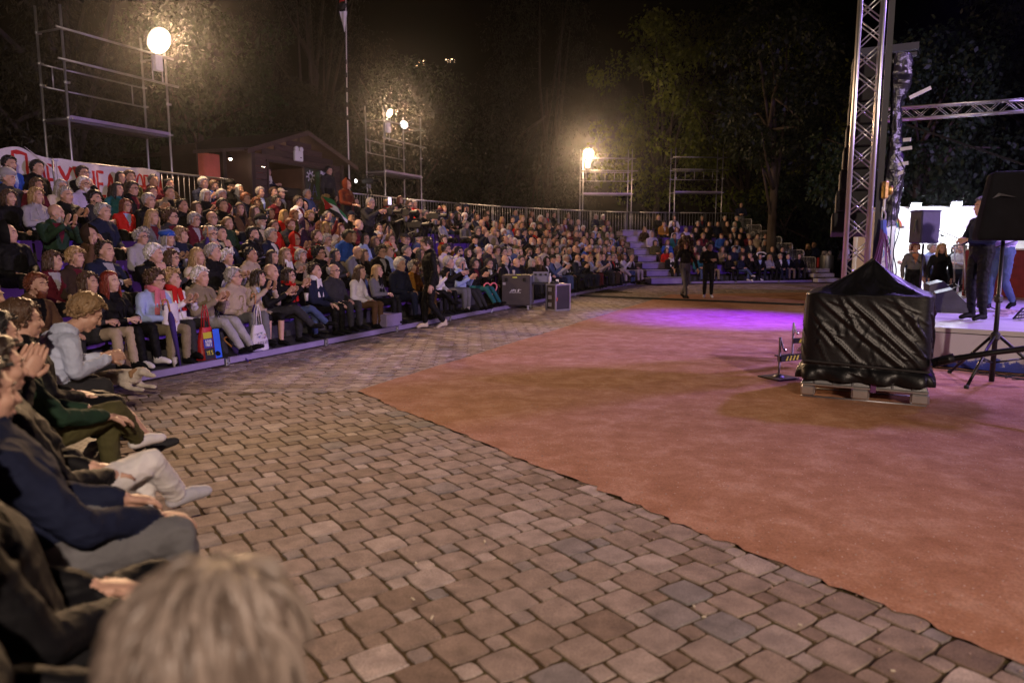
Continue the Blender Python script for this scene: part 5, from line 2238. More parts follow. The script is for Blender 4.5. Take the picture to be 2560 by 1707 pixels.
class Body:
    """limbs as tapered lofts, fused into one skin by a voxel remesh, then coloured by the nearest limb"""

    def __init__(s):
        s.mb = MB()
        s.bones = []                                   # a, b, ra, rb, label
        s.post = MB()
        s.post_lab = []
        s.vneck, s.vlean, s.seed = None, 0., 0.

    def limb(s, pts, rad, lab, asp=1., side_v=None, seg=12):
        pts = [np.array(p, float) for p in pts]
        n = len(pts)
        v, f = [], []
        sv = np.array(side_v if side_v is not None else (1, 0, 0), float)
        rings = []
        t0 = nv(pts[1] - pts[0])
        t1 = nv(pts[-1] - pts[-2])
        for a in (75, 45):
            rings.append((pts[0] - t0 * rad[0] * math.sin(R(a)) * .9, rad[0] * math.cos(R(a)), t0))
        for i in range(n):
            t = nv(pts[min(i + 1, n - 1)] - pts[max(i - 1, 0)])
            rings.append((pts[i], rad[i], t))
        for a in (45, 75):
            rings.append((pts[-1] + t1 * rad[-1] * math.sin(R(a)) * .9, rad[-1] * math.cos(R(a)), t1))
        for (c, r_, t) in rings:
            x = sv - t * (sv @ t)
            if np.linalg.norm(x) < .1:
                x = np.cross(t, (0, 0, 1.))
                if np.linalg.norm(x) < .1:
                    x = np.cross(t, (0, 1., 0))
            x = nv(x)
            y = np.cross(t, x)
            for k in range(seg):
                q = 2 * math.pi * k / seg
                v.append(c + x * r_ * math.cos(q) + y * r_ * asp * math.sin(q))
        m = len(rings)
        for i in range(m - 1):
            for k in range(seg):
                k2 = (k + 1) % seg
                f.append((i * seg + k, i * seg + k2, (i + 1) * seg + k2, (i + 1) * seg + k))
        f.append(tuple(range(seg))[::-1])
        f.append(tuple((m - 1) * seg + k for k in range(seg)))
        s.mb.add(v, f)
        for i in range(n - 1):
            s.bones.append((pts[i], pts[i + 1], rad[i] * (1 + asp) / 2, rad[i + 1] * (1 + asp) / 2, lab))

    def finger(s, pts, rad, lab=0):
        s.post.tube(pts, rad, 6)
        s.post_lab.append(lab)

    def hand(s, w_, d, n, curl=.5, lab=0, sc=1., left=1):
        w_, d, n = np.array(w_, float), nv(d), nv(n)
        n = nv(n - d * (n @ d))
        sd = np.cross(d, n) * left
        s.limb([w_, w_ + d * .045 * sc, w_ + d * .085 * sc], [.026 * sc, .041 * sc, .037 * sc], lab, .45, sd, 10)
        base_m = len(s.post.f)
        for k in range(4):
            b0 = w_ + d * .085 * sc + sd * (k - 1.5) * .0195 * sc
            L_ = (.068, .078, .072, .056)[k] * sc
            p1 = b0 + (d * math.cos(curl * .5) + n * math.sin(curl * .5)) * L_ * .45
            p2 = p1 + (d * math.cos(curl * 1.3) + n * math.sin(curl * 1.3)) * L_ * .32
            p3 = p2 + (d * math.cos(curl * 2.0) + n * math.sin(curl * 2.0)) * L_ * .26
            s.post.tube([b0 - d * .02, p1, p2, p3], [.0105 * sc, .0098 * sc, .0088 * sc, .006 * sc], 7)
        t0 = w_ + d * .025 * sc + sd * -.030 * sc
        t1 = t0 + nv(d * .65 - sd * .62 + n * .25) * .042 * sc
        t2 = t1 + nv(d * .85 - sd * .2 + n * .45 * (1 + curl)) * .034 * sc
        s.post.tube([t0 - d * .005, t1, t2], [.014 * sc, .0115 * sc, .008 * sc], 7)

    def head(s, c, M3, sc=1., jaw=1.):
        c = np.array(c, float)
        M3 = np.array(M3)

        def L(p):
            return c + M3 @ (np.array(p, float) * sc)

        def blob(p, r, lab=0):
            v, f = [], []
            nr, seg = 9, 14
            for i in range(nr + 1):
                th = math.pi * (i + .03) / (nr + .06)
                for k in range(seg):
                    q = 2 * math.pi * k / seg
                    v.append(L((p[0] + r[0] * math.sin(th) * math.cos(q), p[1] + r[1] * math.sin(th) * math.sin(q), p[2] - r[2] * math.cos(th))))
            for i in range(nr):
                for k in range(seg):
                    k2 = (k + 1) % seg
                    f.append((i * seg + k, i * seg + k2, (i + 1) * seg + k2, (i + 1) * seg + k))
            f.append(tuple(range(seg))[::-1])
            f.append(tuple(nr * seg + k for k in range(seg)))
            s.mb.add(v, f)
        blob((0, -.012, .028), (.076, .097, .089))
        blob((0, .024, -.045), (.060 * jaw, .062, .066))
        blob((0, .058, -.098), (.027 * jaw, .024, .020))
        blob((-.036, .060, -.020), (.027, .026, .026))
        blob((.036, .060, -.020), (.027, .026, .026))
        blob((0, .075, .030), (.052, .016, .015))
        for q in range(4):
            k = q / 3
            blob((0, .086 + .020 * k, .012 - .042 * k), (.0085 + .004 * k, .012, .014))
        blob((-.013, .092, -.033), (.010, .010, .008))
        blob((.013, .092, -.033), (.010, .010, .008))
        blob((0, .084, -.060), (.024, .010, .0065))
        blob((0, .082, -.073), (.020, .010, .0065))
        for e in (-1, 1):
            blob((e * .077, -.008, -.004), (.010, .020, .030))
        s.bones.append((L((0, -.02, .03)), L((0, .02, -.06)), .09 * sc, .06 * sc, 0))
        # eyes, brows and mouth line
        for e in (-1, 1):
            n0 = len(s.post.f)
            s.post.ball(L((e * .030, .0700, .006)), .0118 * sc, 8)
            s.post_mark(n0, 5)
            n0 = len(s.post.f)
            s.post.ball(L((e * .030, .0770, .0055)), .0066 * sc, 6)
            s.post_mark(n0, 4)
            n0 = len(s.post.f)
            s.post.ball(L((e * .030, .0690, .0105)), (.0150 * sc, .0150 * sc, .0118 * sc), 8)
            s.post.ball(L((e * .030, .0690, -.0015)), (.0140 * sc, .0138 * sc, .0095 * sc), 8)
            s.post_mark(n0, 0)
            n0 = len(s.post.f)
            s.post.tube([L((e * .012, .094, .024)), L((e * .030, .091, .030)), L((e * .050, .077, .024))], [.0035 * sc, .0042 * sc, .002 * sc], 5)
            s.post_mark(n0, 4)
        n0 = len(s.post.f)
        s.post.tube([L((-.021, .0855, -.066)), L((0, .0945, -.0655)), L((.021, .0855, -.066))], [.002 * sc, .0032 * sc, .002 * sc], 5)
        s.post_mark(n0, 6)
        s.headM = (c, M3, sc)

    def post_mark(s, n0, lab):
        for i in range(n0, len(s.post.f)):
            s.post.m[i] = lab

    def mesh(s, name, voxel=.012, smooth=3):
        me = s.mb.mesh('tmp')
        o = bpy.data.objects.new('tmp', me)
        COL.objects.link(o)
        r_ = o.modifiers.new('r', 'REMESH')
        r_.mode = 'VOXEL'
        r_.voxel_size = voxel
        r_.use_smooth_shade = True
        sm = o.modifiers.new('s', 'SMOOTH')
        sm.factor = .5
        sm.iterations = smooth
        dg = bpy.context.evaluated_depsgraph_get()
        m2 = bpy.data.meshes.new_from_object(o.evaluated_get(dg), depsgraph=dg)
        bpy.data.objects.remove(o)
        bpy.data.meshes.remove(me)
        n = len(m2.vertices)
        V = np.empty(n * 3)
        m2.vertices.foreach_get('co', V)
        V = V.reshape(-1, 3)
        best = np.full(n, 1e9)
        lab = np.zeros(n, int)
        for (a, b_, ra, rb, lb) in s.bones:
            ab = b_ - a
            t = np.clip(((V - a) @ ab) / (ab @ ab + 1e-12), 0, 1)
            d = np.linalg.norm(V - (a + t[:, None] * ab), axis=1) - (ra + (rb - ra) * t)
            k = d < best
            best[k] = d[k]
            lab[k] = lb
        NR = np.empty(n * 3)
        m2.vertex_normals.foreach_get('vector', NR)
        NR = NR.reshape(-1, 3)
        fold = np.zeros(n)
        for i in np.nonzero((lab == 1) | (lab == 2))[0]:
            x, y, z = V[i]
            a_ = 1 - abs(noise.noise((x * 7 + z * 3 + s.seed, y * 7, z * 9))) * 2.2
            b__ = 1 - abs(noise.noise((x * 15, y * 13 + s.seed, z * 19 + x * 6))) * 2.2
            fold[i] = .007 * max(0, a_) ** 2 + .004 * max(0, b__) ** 2 - .004
        V = V + NR * fold[:, None]
        if s.vneck is not None:
            zt, zb, yc, w0 = s.vneck
            hw_ = w0 * np.clip((V[:, 2] - zb) / (zt - zb), 0, 1)
            k = (lab == 1) & (np.abs(V[:, 0]) < hw_) & (V[:, 1] > yc + (V[:, 2] - zb) * s.vlean + .03) & (V[:, 2] > zb) & (V[:, 2] < zt + .03)
            lab[k] = 7
        F = [tuple(p.vertices) for p in m2.polygons]
        fl = np.sort(lab[np.array(F)], axis=1)[:, 1].tolist()
        P = s.post
        vv = [tuple(v) for v in V] + P.v
        F2 = F + [tuple(i + n for i in f) for f in P.f]
        fl2 = fl + list(P.m)
        bpy.data.meshes.remove(m2)
        out = bpy.data.meshes.new(name)
        out.from_pydata(vv, [], F2)
        for k in range(8):
            out.materials.append(None)
        out.polygons.foreach_set('material_index', fl2)
        out.polygons.foreach_set('use_smooth', [True] * len(F2))
        out.update()
        return out


def rot3(yaw=0, pitch=0, roll=0):
    """head turn: yaw to its own left is positive, pitch nods down when negative"""
    return np.array((Matrix.Rotation(R(yaw), 3, 'Z') @ Matrix.Rotation(R(pitch), 3, 'X') @ Matrix.Rotation(R(roll), 3, 'Y')))


def human(pose, female=False, yaw=0, pitch=0, arms='lap', legs='normal', coat=False, lean=0., voxel=.012, skirt=False, short=False, puff=1.):
    """seated or standing figure facing +Y with its floor at z = 0; slots: 0 skin 1 top 2 bottom 3 shoes 4 dark 5 white 6 lip"""
    B = Body()
    sh = .165 if female else .188
    tq = (1.02 if female else 1.11) * puff
    B.seed = len(BODY) * 1.7
    if pose == 'sit':
        pz, hz, hy = .41, .415, 0.
    else:
        pz, hz, hy = .93, .90, 0.
    ly = lambda z: lean * (z - pz)                      # the trunk leans forward
    zt = .48
    st = lambda z, dy=0.: (0, dy + ly(pz + z), pz + z - abs(lean) * z * .12)
    spine = [st(.0, -.02), st(.10, 0), st(.20, .005), st(.32, -.005), st(.42, -.02)]
    wr = [.165, .152 if female else .160, .150 if female else .160, .165 if female else .178, .135]
    B.limb(spine[1:], [q * tq for q in wr[1:]], 1, .74, (1, 0, 0), 16)
    B.limb(spine[:2], [wr[0] * tq, wr[1] * tq * .98], 1 if coat else 2, .78, (1, 0, 0), 16)
    nb = np.array(st(.47, -.02))
    hc = np.array(st(.615, .03))
    hc[1] += lean * .05
    B.limb([st(.43, -.02), nb], [.095 * tq, .062], 1, .9)
    B.limb([nb, hc + np.array((0, -.015, -.05))], [.052 if female else .060, .050 if female else .057], 0)
    if female:
        for e in (-1, 1):
            B.limb([np.array(st(.31, .06)) + (e * .07, 0, 0), np.array(st(.30, .085)) + (e * .07, 0, 0)], [.065, .05], 1)
    M3 = rot3(yaw, pitch - (0))
    B.vneck = (pz + .45, pz + (.17 if not female else .22), st(.2)[1] - .01, .075)
    B.vlean = lean
    n0 = len(B.post.f)
    cp = []
    for q in range(35, 326, 29):
        cq, sq = math.cos(R(q + 90)), math.sin(R(q + 90))
        cp.append(nb + np.array((.078 * cq * tq, .072 * sq + .012, -.012 - .028 * sq)))
    B.post.tube(cp, [.010] + [.019] * (len(cp) - 2) + [.010], 7)
    for e in (-1, 1):
        a_ = np.array(st(.43, .055)) + (e * .062, 0, 0)
        B.post.tube([a_, np.array(st(.33, .110 * tq)) + (e * .060, 0, 0), np.array(st(.20, .118 * tq)) + (e * .022, 0, 0)], [.013, .016, .008], 6)
    B.post_mark(n0, 1)
    B.head(hc, M3, 1.07 if not female else 1.03, 1.06 if not female else .94)
    S = {e: np.array(st(.41, -.025)) + (e * sh, 0, 0) for e in (-1, 1)}
    for e in (-1, 1):
        B.limb([np.array(st(.40, -.02)) + (e * .08, 0, 0), S[e]], [.085 * tq, .066 * tq], 1)
    # arms
    z0 = pz
    A = {}

    def T(e, x, y, z):
        return np.array((e * x, y + ly(z0 + z), z0 + z))
    fa = {}
    for e in (-1, 1):
        a = arms
        if isinstance(arms, tuple):
            a = arms[0] if e < 0 else arms[1]
        if a == 'lap':
            el, wr_, hd, hn, cu = T(e, .25, .03, .15), T(e, .10, .25, .10), (-e * .55, .7, -.12), (0, 0, -1), .5
        elif a == 'knees':
            el, wr_, hd, hn, cu = T(e, .25, .10, .16), T(e, .14, .36, .10), (0, .9, -.3), (0, 0, -1), .5
        elif a == 'clap':
            el, wr_, hd, hn, cu = T(e, .25, .10, .17), T(e, .06, .30, .32), (-e * .05, .75, .65), (-e, 0, 0), .15
        elif a == 'claphigh':
            el, wr_, hd, hn, cu = T(e, .25, .16, .24), T(e, .06, .31, .46), (-e * .05, .45, .9), (-e, 0, 0), .12
        elif a == 'clasp':
            el, wr_, hd, hn, cu = T(e, .25, .06, .16), T(e, .075, .27, .17), (-e * .8, .55, .1), (0, -.6, -.6), .9
        elif a == 'cross':
            el, wr_, hd, hn, cu = T(e, .25, .09, .18), T(e, -.05, .21 + .03 * e, .22 + .015 * e), (-e * .95, -.1, .05), (0, -1, 0), .4
        elif a == 'phone':
            el, wr_, hd, hn, cu = T(e, .22, .18, .22), T(e, .08, .36, .42), (-e * .15, .2, .95), (-e * .4, .9, 0), .8
        elif a == 'chin':
            el, wr_, hd, hn, cu = T(e, .17, .22, .14), T(e, .05, .17, .40), (-e * .2, -.25, .9), (0, -1, 0), 1.1
        elif a == 'face':
            el, wr_, hd, hn, cu = T(e, .22, .16, .24), T(e, .10, .13, .50), (-e * .15, -.15, .95), (-e, -.2, 0), .3
        elif a == 'down':
            el, wr_, hd, hn, cu = T(e, .25, -.03, .14), T(e, .25, .06, -.11), (0, .12, -1), (-e, 0, 0), .45
        elif a == 'out':
            el, wr_, hd, hn, cu = T(e, .30, .02, .17), T(e, .36, .08, -.06), (e * .2, .2, -.9), (-e, 0, 0), .4
        elif a == 'forward':
            el, wr_, hd, hn, cu = T(e, .22, .10, .18), T(e, .07, .36, .24), (-e * .3, .9, .1), (-e, 0, -.4), .7
        elif a == 'camera':
            el, wr_, hd, hn, cu = T(e, .26, .16, .26), T(e, .10, .34, .42), (-e * .3, .9, .1), (-e, 0, 0), .8
        elif a == 'up':
            el, wr_, hd, hn, cu = T(e, .30, .10, .55), T(e, .30, .18, .80), (0, .1, 1), (0, 1, 0), .8
        elif a == 'sideout':
            el, wr_, hd, hn, cu = T(e, .40, .12, .34), T(e, .60, .24, .42), (e * .8, .4, .2), (0, 0, 1), .5
        elif a == 'side':
            el, wr_, hd, hn, cu = T(e, .27, .0, .15), T(e, .20, .20, .06), (0, .9, -.2), (0, 0, -1), .5
        B.limb([S[e], el], [.064 * tq, .050 * tq], 1)
        fw = el + (wr_ - el) * (.88 if not short else .12)
        B.limb([el, fw], [.050 * tq, (.038 if not short else .047) * tq], 1)
        B.limb([fw, wr_], [.034 if not short else .042, .027], 0)
        B.hand(wr_, hd, hn, cu, 0, .92 if female else 1.03, e)
        A[e] = wr_
    # legs
    for e in (-1, 1):
        if pose == 'sit':
            hip = (e * .085, -.01, hz)
            kn, an, to = (e * .115, .41, .455), (e * .115, .42, .085), (e * .135, .56, .035)
            if legs == 'wide':
                kn, an, to = (e * .21, .38, .45), (e * .19, .40, .085), (e * .24, .53, .035)
            elif legs == 'forward':
                kn, an, to = (e * .10, .42, .44), (e * .10, .66, .09), (e * .12, .80, .10)
            elif legs == 'cross':
                if e > 0:
                    kn, an, to = (.03, .42, .515), (-.13, .60, .27), (-.15, .75, .25)
                else:
                    kn, an, to = (-.08, .41, .44), (-.07, .41, .085), (-.08, .55, .035)
        else:
            hip = (e * .09, 0, hz)
            kn, an, to = (e * .10, .03, .49), (e * .105, -.02, .09), (e * .125, .12, .035)
            if legs == 'stride':
                if e > 0:
                    kn, an, to = (.09, .20, .49), (.10, .30, .12), (.11, .44, .08)
                else:
                    kn, an, to = (-.09, .0, .49), (-.10, -.32, .14), (-.10, -.20, .04)
            elif legs == 'walk':
                if e > 0:
                    kn, an, to = (.09, .10, .49), (.10, .10, .09), (.11, .24, .035)
                else:
                    kn, an, to = (-.09, .03, .48), (-.10, -.22, .13), (-.10, -.09, .04)
        hip, kn, an, to = [np.array(q, float) for q in (hip, kn, an, to)]
        lr = .9 if female else 1.
        lg = 0 if skirt == 'bare' else 2
        B.limb([hip, hip + (kn - hip) * .5, kn], [.090 * lr, .083 * lr, .066 * lr], 2)
        if skirt == 'bare':
            k2 = kn + (an - kn) * .12
            B.limb([kn, k2], [.066 * lr, .062 * lr], 2)
            B.limb([k2, kn + (an - kn) * .35, an], [.050, .054 * lr, .036], 0)
        else:
            B.limb([kn, kn + (an - kn) * .35, an + (kn - an) * .12], [.064 * lr, .064 * lr, .050], 2)
            B.limb([an + (kn - an) * .14, an], [.037, .036], 0)
        if coat:
            B.limb([hip + (0, 0, .005), hip + (kn - hip) * .45], [.100, .096], 1)
        fd = nv(to - an)
        B.limb([an + (0, -.025, -.035 if to[2] < .2 else -.02), an + (to - an) * .5, to], [.042, .043, .034], 3, .9)
        B.limb([an + (0, -.02, .02), an], [.040, .04], 3)
    me = B.mesh('person', voxel)
    return me, B.headM, (nb, S, A)


# ---- hair, hats and other things worn, in the head's own coordinates
def hair_thr(y):
    pts = [(-1, -.86), (-.45, -.66), (-.1, -.42), (.18, -.34), (.34, -.02), (.50, .36), (.72, .50), (1, .60)]
    for (a, b_), (c, d) in zip(pts, pts[1:]):
        if y <= c:
            return b_ + (d - b_) * (y - a) / (c - a)
    return .58


SK_C, SK_R = (0, -.012, .028), (.079, .100, .092)


def shell(mb, th, nz=.006, thr=hair_thr, scale=1., nf=14, top=0., seed=0, nr=20, sg=28):
    v, f = [], []
    for i in range(nr + 1):
        a = math.pi * (i + .01) / (nr + .02)
        for k in range(sg):
            q = 2 * math.pi * k / sg
            d = (math.sin(a) * math.cos(q), math.sin(a) * math.sin(q), math.cos(a))
            m = (d[2] - thr(d[1]) - .10 * noise.noise((d[0] * 5 + seed, d[1] * 5, d[2] * 5 + 3))) / .16
            m = max(0, min(1, m))
            m = m * m * (3 - 2 * m)
            r_ = (.80 + .20 * min(1, m * 1.6)) + 0
            ex = (th + top * max(0, d[2]) + nz * noise.noise((d[0] * nf * .35 + seed, d[1] * nf * .35, d[2] * nf * .2)) + nz * .8 * noise.noise((d[0] * nf + seed, d[1] * nf, d[2] * nf * .6))) * m
            v.append(tuple(SK_C[j] + d[j] * (SK_R[j] * r_ * scale + ex) for j in range(3)))
    for i in range(nr):
        for k in range(sg):
            k2 = (k + 1) % sg
            f.append((i * sg + k, (i + 1) * sg + k, (i + 1) * sg + k2, i * sg + k2))
    f.append(tuple(range(sg)))
    f.append(tuple(nr * sg + k for k in range(sg))[::-1])
    mb.add(v, f)


def locks(mb, n, length, seed, wave=0., thick=.012, front=.30, flare=.02, rnd=.3):
    r2 = random.Random(seed)
    for k in range(n):
        a = R(90) + math.copysign(1, r2.random() - .5) * r2.uniform(R(62 if front > 0 else 80), R(180))
        ca, sa = math.cos(a), math.sin(a)
        L_ = length * r2.uniform(1 - rnd, 1.05)
        pts, rr = [], []
        n_ = 7
        ph = r2.uniform(0, 6)
        for j in range(n_):
            t = j / (n_ - 1)
            z = .095 - t * (.095 + L_)
            el = max(0, min(1, (.12 - z) / .13))
            bx = SK_R[0] * (.55 + .5 * el) + flare * max(0, t - .3) + .004
            by = SK_R[1] * (.55 + .5 * el) + flare * max(0, t - .3)
            w_ = wave * math.sin(t * 9 + ph)
            x, y = SK_C[0] + ca * (bx + w_), SK_C[1] + sa * (by + w_)
            if z < -.09:
                y -= (-.09 - z) * .15
            pts.append((x, y, z))
            rr.append(thick * (1 if j < n_ - 2 else .55 - .25 * (j - n_ + 2)))
        mb.tube(pts, rr, 5)


def curls(mb, n, rad, seed, ext=.022, thr=hair_thr, spread=.02, below=0.):
    r2 = random.Random(seed)
    c = 0
    while c < n:
        z = r2.uniform(-1, 1)
        q = r2.uniform(0, 6.283)
        s_ = math.sqrt(1 - z * z)
        d = (s_ * math.cos(q), s_ * math.sin(q), z)
        if z < thr(d[1]) - below:
            continue
        e = ext + r2.uniform(-spread * .5, spread)
        rr = rad * r2.uniform(.65, 1.2)
        mb.ball([SK_C[j] + d[j] * (SK_R[j] + e) for j in range(3)], (rr * r2.uniform(.8, 1.2), rr, rr * r2.uniform(.8, 1.2)), 6)
        c += 1


HAIR_ME = {}


def hair_mesh(style):
    if style in HAIR_ME:
        return HAIR_ME[style]
    mb = MB()
    rec = lambda y: hair_thr(y) + (max(0, y + .1) * .45)
    ring = lambda y: hair_thr(y) if y < .15 else 2
    if style == 'short':
        shell(mb, .013, .007, top=.006)
    elif style == 'cropped':
        shell(mb, .004, .002)
    elif style == 'tidy':
        shell(mb, .016, .008, top=.014, seed=3, nf=18)
        curls(mb, 26, .013, 5, .012)
    elif style == 'receding':
        shell(mb, .010, .006, rec, seed=7)
    elif style == 'fringe_bald':
        v0 = len(mb.v)
        shell(mb, .010, .006, lambda y: hair_thr(y) if y < .1 else 2, seed=9)
        mb.v = [(x, y, z if z < .075 else .075 - (z - .075) * .6) if z > .075 else (x, y, z) for (x, y, z) in mb.v]
        mb.v = [tuple(SK_C[j] + (p[j] - SK_C[j]) * (.86 if p[2] > .068 else 1) for j in range(3)) for p in mb.v]
    elif style == 'bob':
        shell(mb, .016, .006, lambda y: hair_thr(y) - (.3 if y < .3 else -.0))
        locks(mb, 54, .115, 11, .003, .014, rnd=.12)
    elif style == 'short_bob':
        shell(mb, .02, .010, lambda y: hair_thr(y) - (.15 if y < .3 else 0), top=.008)
        locks(mb, 40, .06, 12, .005, .014, rnd=.3)
    elif style == 'long':
        shell(mb, .014, .005, lambda y: hair_thr(y) - (.3 if y < .3 else 0))
        locks(mb, 70, .26, 13, .003, .013)
    elif style == 'wavy':
        shell(mb, .020, .010, lambda y: hair_thr(y) - (.3 if y < .3 else 0))
        locks(mb, 74, .23, 14, .011, .014, flare=.045)
    elif style == 'curly':
        shell(mb, .016, .008)
        curls(mb, 150, .016, 15, .018)
    elif style == 'big_curly':
        shell(mb, .03, .01)
        curls(mb, 260, .034, 16, .085, spread=.05, below=.45)
        locks(mb, 46, .22, 17, .02, .024, flare=.16)
    elif style == 'bun':
        shell(mb, .009, .003)
        mb.ball((0, -.125, .075), (.036, .032, .034), 12)
        curls(mb, 0, .01, 3)
    elif style == 'ponytail':
        shell(mb, .009, .003)
        for k in range(9):
            a = k * .7
            mb.tube([(.0, -.10, .05), (.012 * math.cos(a), -.155, .03 + .01 * math.sin(a)), (.02 * math.cos(a), -.165, -.06), (.012 * math.cos(a), -.145, -.15)], [.014, .014, .012, .004], 5)
    elif style == 'beanie':
        shell(mb, .020, .003, lambda y: .12 + .12 * y, nf=6, top=.02)
    elif style == 'beret':
        shell(mb, .016, .003, lambda y: .05 + .2 * y, nf=5, top=.01)
        mb.ball((.02, -.03, .085), (.105, .115, .05), 18)
    elif style == 'cap':
        shell(mb, .012, .001, lambda y: .22 + .05 * y, nf=3, top=.006)
        mb.prism([(-.06, .075, .055), (.06, .075, .055), (.05, .155, .045), (0, .175, .043), (-.05, .155, .045)], (0, -.004, .009))
    elif style == 'hood':
        def fn(u, v):
            a = math.pi * (.02 + .86 * v)
            q = R(90) + R(48) + u * R(264)
            op = 1
            d = (math.sin(a) * math.cos(q), math.sin(a) * math.sin(q), math.cos(a))
            rx, ry, rz = .108, .125, .13
            z = .03 + d[2] * rz
            k = max(0, (-.02 - z) / .12)
            return (d[0] * (rx + .05 * k) + .004 * noise.noise((u * 9, v * 7, 2)), -.02 + d[1] * (ry + .03 * k) + .012 * v, z - .05 * k + (.012 if v < .1 else 0))
        mb.grid(fn, 26, 18)
        sol = True
    TU = {'short': (150, .020, hair_thr), 'tidy': (190, .030, hair_thr), 'receding': (110, .018, rec), 'fringe_bald': (90, .018, lambda y: hair_thr(y) if y < .05 else 2), 'bob': (120, .035, hair_thr), 'short_bob': (170, .04, hair_thr), 'curly': (60, .02, hair_thr), 'cropped': (90, .010, hair_thr)}
    if style in TU:
        n_, L_, th_ = TU[style]
        r2 = random.Random(len(style) * 31)
        c_ = 0
        while c_ < n_:
            z = r2.uniform(-.8, 1)
            q = r2.uniform(0, 6.283)
            s_ = math.sqrt(1 - z * z)
            d = np.array((s_ * math.cos(q), s_ * math.sin(q), z))
            if z < th_(d[1]) - .04 or (style == 'fringe_bald' and z > .42):
                continue
            flow = nv(np.array((d[0] * .7 + .25, -.35 if d[1] < .6 else .5, -.75)) - d * (d @ np.array((d[0] * .7 + .25, -.35, -.75))))
            tk = .004 if style == 'cropped' else .010
            a_ = np.array([SK_C[i] + d[i] * (SK_R[i] + tk) for i in range(3)])
            b_ = a_ + flow * L_ * .6 + d * .008
            e_ = a_ + flow * L_ * 1.25 - d * .002
            mb.tube([a_ - d * .006, b_, e_], [.009, .008, .002], 5)
            c_ += 1
    me = mb.mesh('hair_' + style, [None], 'all')
    HAIR_ME[style] = me
    return me


def glasses_mesh():
    mb = MB()
    for e in (-1, 1):
        mb.tube([(e * .033 + .023 * math.cos(R(a)), .0995 - .010 * (abs(math.cos(R(a)) * .023 + .033) / .056) ** 2, .006 + .017 * math.sin(R(a))) for a in range(0, 361, 30)], .0026, 5, False)
        mb.tube([(e * .055, .090, .010), (e * .078, .06, .012), (e * .083, -.01, .008)], .0024, 5)
    mb.tube([(-.011, .100, .010), (.011, .100, .010)], .0024, 5)
    return mb.mesh('glasses', [None], True)


GLASSES = glasses_mesh()


def beard_mesh():
    mb = MB()

    def fn(u, v):
        q = R(90) + (u - .5) * R(190)
        z = -.018 - v * .105
        k = math.sin(math.pi * min(1, v * 1.05))
        rx, ry = .064 - .012 * v, .062
        return (rx * math.cos(q) * (1 - .35 * v * v), .022 + (ry + .012 * k) * math.sin(q) * (1 - .15 * v), z + .0 - .03 * math.sin(q) * (1 - v) * .9)
    mb.grid(fn, 14, 6)
    return mb.mesh('beard', [None], 'all')


BEARD = beard_mesh()


def scarf_mesh():
    mb = MB()
    for k in range(3):
        mb.tube([(.078 * math.cos(R(a)) * (1 + .05 * k), -.0 + .082 * math.sin(R(a)), -.018 + .022 * k + .012 * math.sin(R(a * 2 + 40 * k))) for a in range(0, 361, 24)], [.022 + .004 * math.sin(j) for j in range(16)], 7, False)
    for e in (-1, 1):
        mb.beam((e * .035, .10, .0), (e * .06, .135, -.30), .075, .018, up=(0, 1, .1), bv=.006)
    return mb.mesh('scarf', [None], 'all')


SCARF = scarf_mesh()


def cloth(col, rough=.85, shiny=False):
    n = 'cloth_%02x%02x%02x%s' % (int(min(1, col[0]) * 255), int(min(1, col[1]) * 255), int(min(1, col[2]) * 255), 's' if shiny else '')
    return mat(n, col, .35 if shiny else rough, 0, .5, 13, .16, 5, spec=.5 if shiny else .10)


def skin(col):
    return mat('skin_%02x%02x%02x' % tuple(int(c * 255) for c in col), col, .5, 0, .06, 60, .10, 16, spec=.4)


def hair_mat(col):
    n = 'hair_%02x%02x%02x' % tuple(int(c * 255) for c in col)
    return mat(n, col, .48, 0, .8, 26, .42, 13, stretch=(2.2, 2.2, .5), spec=.5)


DARK = mat('dark_brow_and_iris', (.02, .014, .012), .4)
EYE = mat('eye_white', (.55, .52, .50), .3)
LIP = mat('lip', (.30, .10, .09), .5)
SKINS = {'pale': (.56, .36, .29), 'fair': (.50, .30, .225), 'tan': (.40, .22, .15), 'brown': (.26, .135, .085)}
HAIRC = {'black': (.010, .009, .010), 'dark brown': (.028, .017, .012), 'brown': (.07, .038, .022), 'auburn': (.13, .035, .015), 'red': (.17, .022, .010),
         'blond': (.36, .235, .105), 'sandy': (.22, .14, .07), 'grey': (.33, .31, .30), 'white': (.62, .60, .59), 'dark grey': (.12, .115, .115)}
CLO = {'black': (.007, .007, .0085), 'navy': (.014, .018, .042), 'charcoal': (.032, .032, .036), 'dark brown': (.040, .025, .018), 'brown': (.10, .055, .03), 'grey': (.14, .14, .15),
       'light grey': (.34, .33, .35), 'beige': (.40, .32, .24), 'white': (.68, .66, .66), 'cream': (.58, .50, .40), 'red': (.44, .018, .015), 'burgundy': (.10, .012, .022),
       'blue': (.03, .09, .42), 'light blue': (.33, .42, .66), 'teal': (.02, .11, .13), 'olive': (.075, .07, .03), 'dark green': (.02, .045, .028), 'purple': (.045, .02, .065),
       'pink': (.55, .16, .20), 'lavender': (.42, .38, .58), 'denim': (.06, .085, .18), 'mustard': (.26, .12, .02), 'rust': (.10, .022, .011), 'khaki': (.22, .18, .115), 'silver': (.42, .42, .47),
       'patterned': (.30, .29, .32), 'pale blue': (.50, .56, .74), 'apricot': (.45, .20, .10)}

BODY = {}


def body(**kw):
    key = tuple(sorted(kw.items()))
    if key not in BODY:
        BODY[key] = human(**kw)
    return BODY[key]


def yaw_step(y):
    return max(-60, min(60, round(y / 30) * 30))


PEOPLE = []


